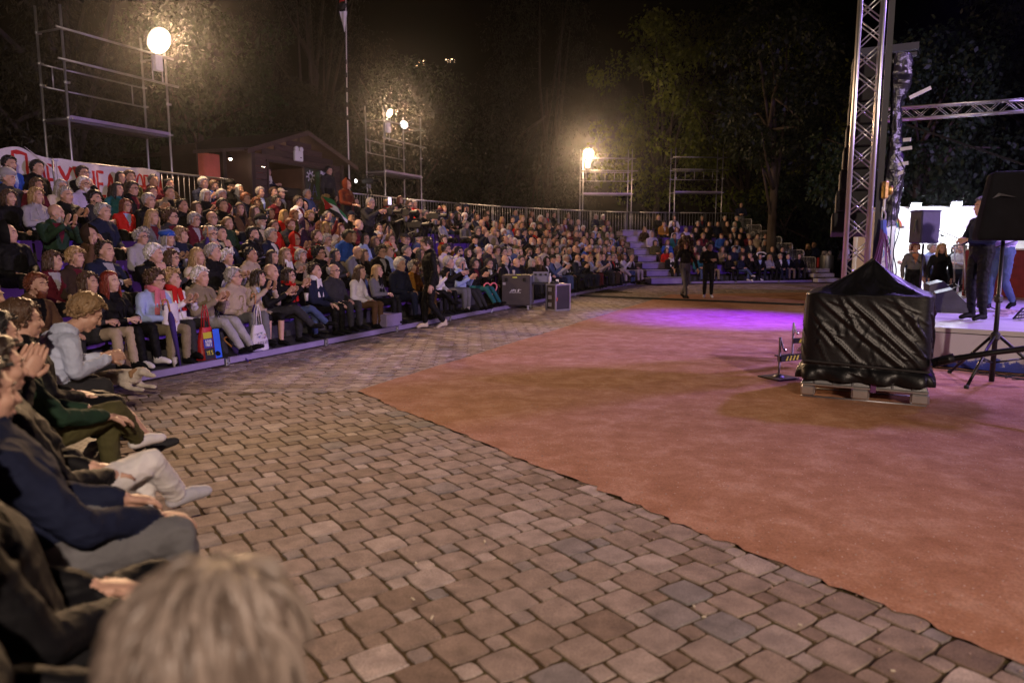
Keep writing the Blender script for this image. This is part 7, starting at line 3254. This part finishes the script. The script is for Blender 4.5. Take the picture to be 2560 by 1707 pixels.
# the blurred fair hair close to the camera
o, A_, Mh = person(A_pos(.84, .43) + Vector((0, 0, -.005)), nA, hair=None, hairc='sandy', top='charcoal', bottom='black', arms='lap', female=True, look=nA * .9 + uA * .45, voxel=.009, exact=True, scale=.975,
                   label='blurred fair haired person right beside the camera', group=GA)
mb = MB()
shell(mb, .006, .004, lambda y: hair_thr(y) - (.3 if y < .3 else 0), nr=30, sg=40)
r2 = random.Random(4)
for k in range(420):
    z = r2.uniform(-.2, 1)
    q = r2.uniform(0, 6.283)
    s_ = math.sqrt(max(0, 1 - z * z))
    d = np.array((s_ * math.cos(q), s_ * math.sin(q), z))
    if z < hair_thr(d[1]) - .25:
        continue
    pts = []
    tw = .5 * math.sin(q * 2.3 + z * 2) + r2.uniform(-.25, .25)
    ln = r2.uniform(.6, 1.1)
    lift = r2.uniform(.003, .012)
    for j in range(7):
        t = j / 6 * ln
        dd = nv(d + np.array((-d[1] * tw * t, d[0] * tw * t - .25 * t, -.95 * t)))
        e = .004 + lift * math.sin(min(1, t * 1.2) * 2.6) + (.03 * t if k % 23 == 0 else 0)
        q_ = [SK_C[i] + dd[i] * (SK_R[i] + e) for i in range(3)]
        if t > .5:
            q_[2] -= (t - .5) * .08
        pts.append(q_)
    w_ = r2.uniform(.004, .0095)
    mb.tube(pts, [w_ * .6, w_, w_, w_, w_ * .9, w_ * .6, .0008], 5)
h = mb.build('hair', hair_mat(HAIRC['sandy']), o, 'all')
h.matrix_local = Mh
h.data.materials.clear()
hm_ = leaf_mat('streaked_fair_hair', (.21, .165, .135), .0)
hm_.node_tree.nodes['Principled BSDF'].inputs['Roughness'].default_value = .38
for n_ in hm_.node_tree.nodes:
    if n_.type == 'VALTORGB':
        n_.color_ramp.elements[0].color = (.12, .092, .075, 1)
        n_.color_ramp.elements[1].color = (.30, .245, .21, 1)
h.data.materials.append(hm_)
# ------------------------------------------------------------------ people on their feet
def stand_p(loc, face, label, **kw):
    look = kw.pop('look', face)
    return person(loc, face, pose='stand', look=look, label=label, exact=True, **kw)


m1, A1, _ = stand_p(on_ground(1079, 822), (-.92, -.28), 'person in black suit and white trainers walking with bowed head along the kerb', hair='cropped', hairc='dark brown', top='black', bottom='black', shoes='cream', arms='down', legs='walk', pitch=-22, lean=.07, scale=1.04, voxel=.010)
stand_p(on_ground(1710, 748), (.25, -.97), 'person with big curly hair striding across the clay in grey jeans', hair='big_curly', hairc='brown', top='black', bottom='grey', arms='out', legs='stride', female=True, look=(-.25, -1), scale=1.04, voxel=.012)
stand_p(on_ground(1769, 745), (-.15, -.99), 'person all in black with white shoes standing with crossed arms on the clay', hair='short', hairc='black', top='black', bottom='black', shoes='white', arms='cross', look=(.5, -.8), scale=1.0, voxel=.012, skinc='tan')
p = B_pt(B_at(866, 470, 4.9)[0], 4.9, 1.60)
stand_p(p, (.9, -.4), 'person in a rust red hoodie standing with the hood up beside the hut', hair='hood', hairc='black', hatc='rust', top='rust', bottom='black', arms='lap', look=(1, -.5), scale=1.06)
p = B_pt(B_at(822, 470, 6.5)[0], 6.5, 2.22)
stand_p(p, (.85, -.5), 'dark haired person in a charcoal jacket standing by the graffiti board', hair='short', hairc='black', top='charcoal', bottom='black', arms='down', pitch=-12, look=(.9, -.4), scale=1.02)
p = B_pt(B_at(668, 440, 8.2)[0], 8.2, 2.22)
stand_p(p, (.95, -.3), 'smiling person in a dark jacket standing inside the hut hatch', hair='curly', hairc='brown', top='navy', bottom='black', arms='forward', scale=1.0, female=True, scarf='white')
p = B_pt(B_at(918, 560, 3.2)[0], 3.2, 1.0)
stand_p(p, (.93, -.36), 'grey haired camera operator in a dark grey jacket bending to the eyepiece', hair='cropped', hairc='grey', top='charcoal', bottom='black', arms='camera', pitch=-10, lean=.12, scale=1.05, voxel=.012)
p = B_pt(B_at(985, 560, 3.4)[0], 3.4, 1.0)
stand_p(p, (.9, -.4), 'broad camera operator in black standing behind a tripod among the crew', hair='short', hairc='dark brown', top='black', bottom='black', arms='camera', scale=.99, puff=1.1)
p = B_pt(B_at(1022, 560, 4.2)[0], 4.2, 1.3)
stand_p(p, (.9, -.4), 'camera operator with short brown hair in a black jacket at the back of the crew', hair='short', hairc='brown', top='black', bottom='black', arms='camera', scale=.96)
p = B_pt(B_at(1058, 560, 3.9)[0], 3.9, 1.0)
stand_p(p, (.85, -.5), 'camera operator with dark grey hair leaning over the last camera of the crew', hair='short', hairc='dark grey', top='black', bottom='black', arms='camera', lean=.12, scale=.98)
p = B_pt(B_at(1000, 560, 5.0)[0], 5.0, 1.6)
stand_p(p, (.85, -.5), 'red haired person in black looking over the camera crew', hair='wavy', hairc='auburn', top='black', bottom='black', arms='lap', female=True, scale=.9)
p = at_y(1852, 530, 36.9)
stand_p((p.x, 36.9, 1.98), (-.2, -1), 'person in dark clothes standing at the top end of the far stand', hair='cropped', hairc='dark brown', top='navy', bottom='grey', arms='clasp', scale=1.06)
stand_p((14.2, 37.0, 0), (-.4, -.9), 'dark haired person in black standing behind the lowest barriers', hair='short', hairc='black', top='black', bottom='black', arms='down', scale=1.0)
stand_p((14.6, 35.8, 0), (-.9, -.4), 'person with long blond hair in black leaning on the lowest barrier', hair='wavy', hairc='blond', top='black', bottom='black', arms='forward', female=True, scale=1.0)
stand_p((15.1, 36.3, 0), (-.7, -.7), 'bald person in a dark sweater behind the blond person at the barriers', hair='cropped', hairc='sandy', top='navy', bottom='black', arms='down', scale=1.05)
stand_p((11.9, 25.8, 0), (-.3, -.95), 'dim person in dark clothes half hidden by the truss tower', hair='long', hairc='black', top='black', bottom='black', arms='clasp', female=True, scarf='white', scale=1.02)
p = at_y(2287, 640, 17.6)
stand_p((p.x, 17.6, 0), (-.25, -.95), 'person in a grey cardigan and apricot shirt standing before the booth', hair='short_bob', hairc='auburn', top='grey', inner='apricot', bottom='black', arms='down', female=True, scale=.99)
p = at_y(2352, 640, 17.2)
stand_p((p.x, 17.2, 0), (-.2, -.98), 'person with long blond hair in a black coat standing before the booth', hair='wavy', hairc='blond', top='black', bottom='black', arms='down', coat=True, female=True, scale=.98)
p = at_y(2271, 640, 19.9)
stand_p((p.x, 19.7, 0), (-.9, -.3), 'person in dark blue at the doorway inside the booth', hair='receding', hairc='black', top='navy', bottom='black', arms='forward', scale=.98)
p = at_y(2322, 640, 18.6)
stand_p((p.x, 18.5, 0), (.2, -1), 'grey haired person in pale blue behind the two people before the booth', hair='curly', hairc='grey', top='light blue', bottom='denim', arms='down', female=True, scale=.98)
p = at_y(2396, 640, 18.4)
stand_p((p.x, 18.3, 0), (-.8, -.5), 'person in light grey with swept hair at the booth behind the red desk', hair='tidy', hairc='dark grey', top='light grey', bottom='navy', arms='forward', scale=.98)
p = at_y(2372, 640, 19.0)
stand_p((p.x + .1, 18.9, 0), (.1, -1), 'person in black with a ponytail deep behind the microphone stands', hair='ponytail', hairc='black', top='black', bottom='black', arms='down', female=True, scale=.98)
pf = St(2482, 803)
perf, AP, _ = stand_p((pf.x - .17, pf.y + .12, SZ), (-.90, -.10), 'performer in black with short grey hair standing on the stage edge', hair='short', hairc='dark grey', top='navy', bottom='black', shoes='black', arms='clasp', look=(-1, .05), scale=1.03, voxel=.010)
stand_p((8.05, 11.9, SZ), (-.9, -.4), 'second performer in blue lit clothes behind the covered loudspeaker', hair='short', hairc='black', top='lavender', bottom='denim', arms='forward', legs='walk', scale=1.0)


# ------------------------------------------------------------------ camera crew gear
def tripod_camera(p, face, h, label, screen=False, mic=False):
    root = empty('video_camera', p, head_to_rot(face), label, 'video camera', 'video cameras of the crew')
    top = h
    for k in range(3):
        a = R(90 + 120 * k)
        mb = MB()
        mb.tube([(0, 0, top - .12), (.26 * math.cos(a), .26 * math.sin(a), top * .5), (.46 * math.cos(a), .46 * math.sin(a), .01)], [.020, .017, .012], 7)
        mb.build('tripod_leg', BLACK_MET, root, 'all')
    mb = MB()
    mb.lathe([(.05, -.06), (.06, 0), (.05, .07)], (0, 0, top - .08), 12)
    mb.tube([(0, -.05, top - .06), (.05, -.38, top - .18)], .011, 6)
    mb.build('pan_head', mat('grey_pan_head', (.1, .1, .11), .4, .5), root, True)
    mb = MB()
    mb.box((0, 0, top + .10), (.12, .30, .17), b=.015)
    mb.box((0, -.20, top + .09), (.09, .12, .13), b=.012)
    mb.tube([(0, -.1, top + .19), (0, -.08, top + .25), (0, .12, top + .25), (0, .14, top + .19)], .014, 6)
    mb.build('camera_body', BLACK, root, True)
    mb = MB()
    mb.lathe([(.045, 0), (.05, .1), (.062, .16), (.062, .22), (.055, .22)], (0, .15, top + .10), 14, Matrix.Rotation(R(-90), 4, 'X'))
    mb.build('lens', BLACK_MET, root, True)
    mb = MB()
    mb.tube([(-.08, .0, top + .18), (-.09, -.18, top + .17)], .028, 8)
    mb.build('viewfinder', BLACK, root, True)
    if screen:
        mb = MB()
        mb.box((-.02, .02, top + .36), (.17, .015, .20), b=.004)
        mb.build('monitor', BLACK, root)
        mb = MB()
        mb.box((-.02, .03, top + .36), (.15, .002, .18))
        mb.build('monitor_screen', mat('monitor_lit', (.75, .68, .85), emit=1.3), root)
    if mic:
        mb = MB()
        mb.tube([(.06, .02, top + .24), (.06, .22, top + .26)], .022, 8)
        mb.build('shotgun_microphone', mat('furry_windshield', (.05, .05, .055), .95), root, True)
    return root


fdir = (.93, -.36)
for (px, off, z, h, lb, kw) in ((972, 2.75, 1.0, 1.32, 'video camera with a white lit monitor beside the grey haired operator', dict(screen=True)),
                                (1014, 2.9, 1.0, 1.35, 'black video camera in the middle of the crew', dict(mic=True)),
                                (1042, 2.4, .7, 1.32, 'video camera on a low tripod before the middle of the crew', {}),
                                (1088, 2.7, 1.0, 1.30, 'last video camera of the crew with a furry microphone', dict(mic=True))):
    s = B_at(px, 560, off)[0]
    tripod_camera(B_pt(s, off, z), fdir, h, lb, **kw)
s = B_at(924, 480, 6.0)[0]
tripod_camera(B_pt(s, 6.0, 1.9), fdir, 1.6, 'video camera raised above the railing at the back of the crew', mic=True)

# ------------------------------------------------------------------ things carried and put down
fl = [d for d in SPECS if d.get('obj') is not None]
s = B_at(808, 600, STEP * 3 + .5)[0]
p = B_pt(s, STEP * 3 + .45, FLOOR0 + RISE * 3)
holder, AH, _ = person(p, nv(nB + uB * .2), pose='sit', hair='wavy', hairc='blond', top='burgundy', bottom='black', arms=('up', 'sideout'), female=True, look=(.8, -.7), scale=.97, voxel=.012, exact=True,
                       label='blond person in burgundy holding up a red, white, green and black flag', group=SEATED)
root = empty('flag', (0, 0, 0), 0, 'flag with black, white and green stripes and a red triangle held by the burgundy person', 'flag')
po = (STEP * 3 + .25)
c00, c10, c11, c01 = [on_plane(px, py, B_pt(s, po)[:2], nB) for px, py in ((812, 522), (842, 518), (876, 558), (868, 562))]
a0, a1 = on_plane(812, 524, B_pt(s, po)[:2], nB), on_plane(872, 560, B_pt(s, po)[:2], nB)


def flagpt(u, v):
    b0 = Vector(a0).lerp(Vector(a1), u)
    up_ = Vector((nB[0] * -.1, nB[1] * -.1, .30))
    q = b0 + up_ * v * (1 - .35 * u) + Vector((0, 0, .10 * math.sin(u * 3.1) * (.3 + v) - .05 * u))
    return q + Vector((nB[0], nB[1], 0)) * .03 * math.sin(u * 11 + v * 3)


for nm, v0, v1, c, u0 in (('black_stripe', 0, .34, (.012, .012, .012), 0), ('white_stripe', .34, .68, (.7, .7, .7), 0), ('green_stripe', .68, 1, (.015, .16, .05), 0)):
    mb = MB()
    mb.grid(lambda u, v, v0=v0, v1=v1: flagpt(u, v0 + (v1 - v0) * v), 16, 3)
    mb.build(nm, mat('flag_cloth_' + nm, c, .8), root, 'all')
mb = MB()
mb.grid(lambda u, v: flagpt(u * .42 * (1 - abs(v - .5) * 2), v) + Vector((nB[0], nB[1], 0)) * .006, 6, 8)
mb.build('red_triangle', mat('flag_red', (.5, .015, .015), .8), root, 'all')

# neon heart balloon
root = empty('heart_balloon', on_plane(1226, 722, B_pt(0, .16)[:2], nB), head_to_rot((.4, -.92)), 'pink heart shaped tube balloon standing beside the black desk case', 'balloon')
pts = []
for k in range(22):
    t = R(15 + k * 330 / 21)
    pts.append((-.0125 * 16 * math.sin(t) ** 3 * .85, .0, .0125 * (13 * math.cos(t) - 5 * math.cos(2 * t) - 2 * math.cos(3 * t) - math.cos(4 * t)) * .95))
mb = MB()
mb.tube(pts, .018, 8)
mb.build('tube', mat('pink_balloon', (.75, .16, .20), .35, 0, 0, 10, .08), root, 'all')
root = empty('loop_balloon', (0, 0, 0), 0, 'white looped tube balloon held near the rounded barriers', 'balloon')
p, t, s, _ = min(FINE['C', 1], key=lambda q: abs(q[3] - 1897))
mb = MB()
mb.tube([(p[0] + .2 * math.cos(R(a)) - .05, p[1] - .45 + .05 * math.sin(R(a)), 1.22 + .09 * math.sin(R(a))) for a in range(0, 330, 24)], .028, 8)
mb.build('tube', WHITE_PAINT, root, 'all')


def FW_(px, py, off=.22):
    """a point on the footway of the long stand"""
    s_ = B_at(px, py, off)[0]
    return s_


def tote(s, off, h, w_, label, m_, art=None, straps=True):
    p_ = B_pt(s, off, FLOOR0)
    root = empty('bag', p_, math.atan2(uB[1], uB[0]), label, 'bag', 'bags on the footway of the long stand')
    mb = MB()

    def fn(u, v):
        q = u * 2 * math.pi
        ex = (w_ / 2) * (1 - .45 * v ** 1.6) + .012 * noise.noise((u * 7, v * 5, s))
        ey = .085 * (1 - .55 * v) + .015 * noise.noise((u * 6, v * 6, s + 3))
        c, s_ = math.cos(q), math.sin(q)
        r_ = (abs(c) ** 3 + abs(s_) ** 3) ** (-1 / 3)
        return (ex * c * r_, ey * s_ * r_, h * v + .01)
    mb.grid(fn, 32, 14)
    body_ = mb.build('body', m_, root, 'all')
    if straps:
        for e in (-1, 1):
            mb = MB()
            mb.tube([(-w_ * .16, e * .02, h), (-w_ * .10, e * .02, h + .2), (0, e * .02, h + .30), (w_ * .10, e * .02, h + .2), (w_ * .16, e * .02, h)], .009, 6)
            mb.build('strap', m_, root, 'all')

    def srf(x, z, lift=0.):
        v = z / h
        ey = .085 * (1 - .55 * v) + .028
        return (x, -ey - lift, z)
    if art:
        art(root, srf)
    return root


def art_white(root, srf):
    letters('ΓΑΡΥΦΑΛΛΙΑ'.replace('Γ', 'F').replace('Φ', 'S') if False else 'FARYSAFIA'.replace('FARYSAFIA', 'FAKYLATIA'), -.11, .10, .045, .02, .026, .006, srf, 'letter', mat('dark_print', (.05, .04, .08), .8), root, lift=.003)
    for k, (c, x, z) in enumerate((((.06, .12, .4), -.07, .2), ((.35, .25, .1), .05, .22), ((.25, .05, .2), .03, .18), ((.08, .2, .12), -.02, .25), ((.1, .1, .12), .08, .19), ((.05, .05, .1), -.1, .24))):
        mb = MB()
        ribbon(mb, [(x - .015, z + .02), (x, z), (x + .018, z + .022)], .012, srf, .003)
        mb.build('print', mat('bag_print_%d' % k, c, .8), root)


def art_col(root, srf):
    for nm, c, z0, z1, x0, x1 in (('print', (.45, .42, .02), .29, .37, -.12, .02), ('print', (.02, .04, .3), .17, .285, -.13, .02), ('print', (.02, .12, .75), .02, .40, .04, .15), ('print', (.012, .012, .02), .02, .165, -.13, .03)):
        mb = MB()
        mb.add([srf(x0, z0, .004), srf(x1, z0, .004), srf(x1, z1, .004), srf(x0, z1, .004)], [(0, 1, 2, 3)])
        mb.build(nm, mat('bag_print_c%02d' % int(z0 * 100 + x0 * 40 + 20), c, .7), root)
    wp = mat('white_print', (.7, .7, .7), .7)
    letters('GOOD', -.10, .235, .035, .022, .028, .008, srf, 'letter', wp, root, lift=.008)
    letters('VIBES', -.105, .19, .035, .02, .025, .008, srf, 'letter', wp, root, lift=.008)
    letters('YES', -.10, .08, .05, .03, .038, .012, srf, 'letter', mat('yellow_print', (.55, .5, .04), .7), root, lift=.008)


s = FW_(632, 840)
tote(s, .12, .36, .34, 'white cotton tote bag with small printed figures hanging at the kerb', mat('white_cotton', (.60, .56, .62), .85, 0, .35, 16, .08), art_white)
s = FW_(506, 860)
tote(s, .15, .42, .30, 'blue and red shopping bag with yellow print reading good vibes', mat('red_bag_plastic', (.42, .015, .02), .5, 0, .2, 14, .15), art_col)
s = FW_(566, 880)
tote(s, .35, .30, .26, 'black and white bag on the footway behind the lying umbrella', mat('black_bag_cloth', (.02, .02, .022), .7, 0, .3, 16, .2))
s = FW_(340, 915)
tote(s, .30, .24, .30, 'brown woven handbag standing beside the white trainers', mat('woven_brown', (.14, .085, .05), .7, 0, .8, 60, .4, 40))
p = B_pt(FW_(404, 780, .45), .30, FLOOR0 + .42)
root = empty('bag', p, math.atan2(uB[1], uB[0]), 'white paper carrier bag on the lap of the person with curly hair', 'bag', 'bags on the footway of the long stand')
mb = MB()
mb.grid(lambda u, v: (.13 * math.cos(u * 6.283) * (1 - .2 * v), .07 * math.sin(u * 6.283), .34 * v + .012 * noise.noise((u * 6, v * 6, 3))), 20, 8)
mb.build('body', mat('white_paper', (.66, .62, .66), .6, 0, .4, 14, .1), root, 'all')


def umbrella(a, b_, label, furled=(.05, .03, .16)):
    a, b_ = Vector(a), Vector(b_)
    root = empty('umbrella', a, 0, label, 'umbrella', 'furled umbrellas with wooden handles')
    d = (b_ - a)
    L_ = d.length
    d.normalize()
    s_ = d.cross(Vector((nB[0], nB[1], 0))).normalized()
    s_ = -s_ if s_.z < 0 and abs(s_.z) > .2 else s_
    mb = MB()
    mb.tube([d * .12, d * .02] + [d * (-.035 * math.sin(R(q))) + s_ * (.04 - .04 * math.cos(R(q))) for q in range(10, 190, 25)] + [s_ * .08 + d * .03], .012, 8)
    mb.build('handle', mat('wooden_handle', (.36, .16, .05), .4, 0, .1, 20, .2), root, 'all')
    mb = MB()
    mb.tube([d * .12, d * .2, d * (L_ * .5), d * (L_ - .08)], [.018, .040, .030, .010], 10)
    mb.build('canopy', cloth(furled), root, 'all')
    mb = MB()
    mb.tube([d * (L_ - .08), d * L_], .008, 6)
    mb.build('tip', mat('amber_tip', (.5, .22, .04), .4), root, 'all')


p1 = on_plane(420, 755, B_pt(0, .10)[:2], nB)
umbrella(p1, on_plane(455, 935, B_pt(0, -.02)[:2], nB), 'dark blue umbrella with a wooden hook handle held beside the white carrier bag')
umbrella(on_plane(563, 852, B_pt(0, .18)[:2], nB), on_plane(633, 914, B_pt(0, -.14)[:2], nB), 'dark blue umbrella lying across the kerb rail of the long stand')
umbrella(on_plane(639, 742, B_pt(0, .30)[:2], nB), on_plane(628, 880, B_pt(0, .20)[:2], nB), 'umbrella with a bent wooden handle standing upright above the white tote bag')
umbrella(on_plane(520, 590, B_pt(0, 2.0)[:2], nB) + Vector((0, 0, .1)), on_plane(515, 680, B_pt(0, 2.0)[:2], nB), 'umbrella with a wooden hook raised between two heads in the third row')
for k, (px, py, off, z, lb) in enumerate(((766, 752, .05, None, 'clear plastic cup of beer balanced on a knee in the front row'), (438, 915, .06, FLOOR0, 'empty clear cup standing on the footway by the umbrella tip'), (1171, 772, .1, FLOOR0, 'clear cup on the footway near the black desk case'))):
    q = on_plane(px, py, B_pt(0, off)[:2], nB)
    r_ = empty('plastic_cup', (q.x, q.y, z if z is not None else q.z), 0, lb, 'cup', 'clear plastic cups')
    cup(r_, .12)

# the white dog at the corner
D = Body()
dp = on_ground(312, 972, .10)
hd = nv((.85, -.25, 0))
D.limb([(0, -.34, .12), (0, -.12, .15), (0, .10, .17)], [.10, .125, .115], 1, .9)
D.limb([(0, .08, .17), (0, .20, .24)], [.085, .065], 1)
D.limb([(0, .19, .25), (0, .26, .25), (0, .30, .235)], [.062, .058, .04], 1)
D.limb([(0, .29, .225), (0, .375, .205)], [.038, .028], 1)
D.limb([(0, .372, .215), (0, .385, .21)], [.014, .012], 4)
for e in (-1, 1):
    D.limb([(e * .05, .20, .285), (e * .085, .17, .25), (e * .09, .175, .19)], [.022, .026, .012], 2)
    D.limb([(e * .08, .06, .10), (e * .085, .16, .04), (e * .085, .30, .03)], [.05, .034, .026], 1)
    D.limb([(e * .10, -.26, .10), (e * .14, -.10, .07), (e * .13, -.22, .035), (e * .13, -.06, .03)], [.08, .05, .035, .028], 1)
    n0 = len(D.post.f)
    D.post.ball((e * .026, .285, .265), .009, 6)
    D.post_mark(n0, 4)
D.limb([(0, -.42, .12), (.10, -.52, .06), (.22, -.50, .04)], [.03, .022, .010], 1)
me = D.mesh('dog', .010)
o = bpy.data.objects.new('dog', me)
link(o)
o.location = dp
o.rotation_euler = (0, 0, head_to_rot(hd))
o.scale = (.95, 1.0, .78)
for k, m_ in enumerate((None, mat('white_dog_fur', (.60, .54, .47), .9, 0, .6, 60, .12, 8), mat('tan_dog_fur', (.34, .20, .10), .9, 0, .5, 60, .15), None, DARK, None, None, None)):
    o.material_slots[k].link = 'OBJECT'
    o.material_slots[k].material = m_ or DARK
tag(o, 'white dog with tan ears lying on the footway before the pale blue shirt', 'dog')

# ------------------------------------------------------------------ volume added to imitate lens bloom round the lamps
mb = MB()
mb.box((5, 26, 9), (150, 110, 22))
hz = bpy.data.materials.new('bloom_volume')
hz.use_nodes = True
t = hz.node_tree
t.nodes.remove(t.nodes['Principled BSDF'])
v_ = t.nodes.new('ShaderNodeVolumePrincipled')
v_.inputs['Color'].default_value = (.9, .9, .9, 1)
v_.inputs['Density'].default_value = .0004
v_.inputs['Anisotropy'].default_value = .95
t.links.new(v_.outputs[0], t.nodes['Material Output'].inputs['Volume'])
hz.cycles.homogeneous_volume = True
o = mb.build('bloom_haze', hz)
o['kind'] = 'stuff'
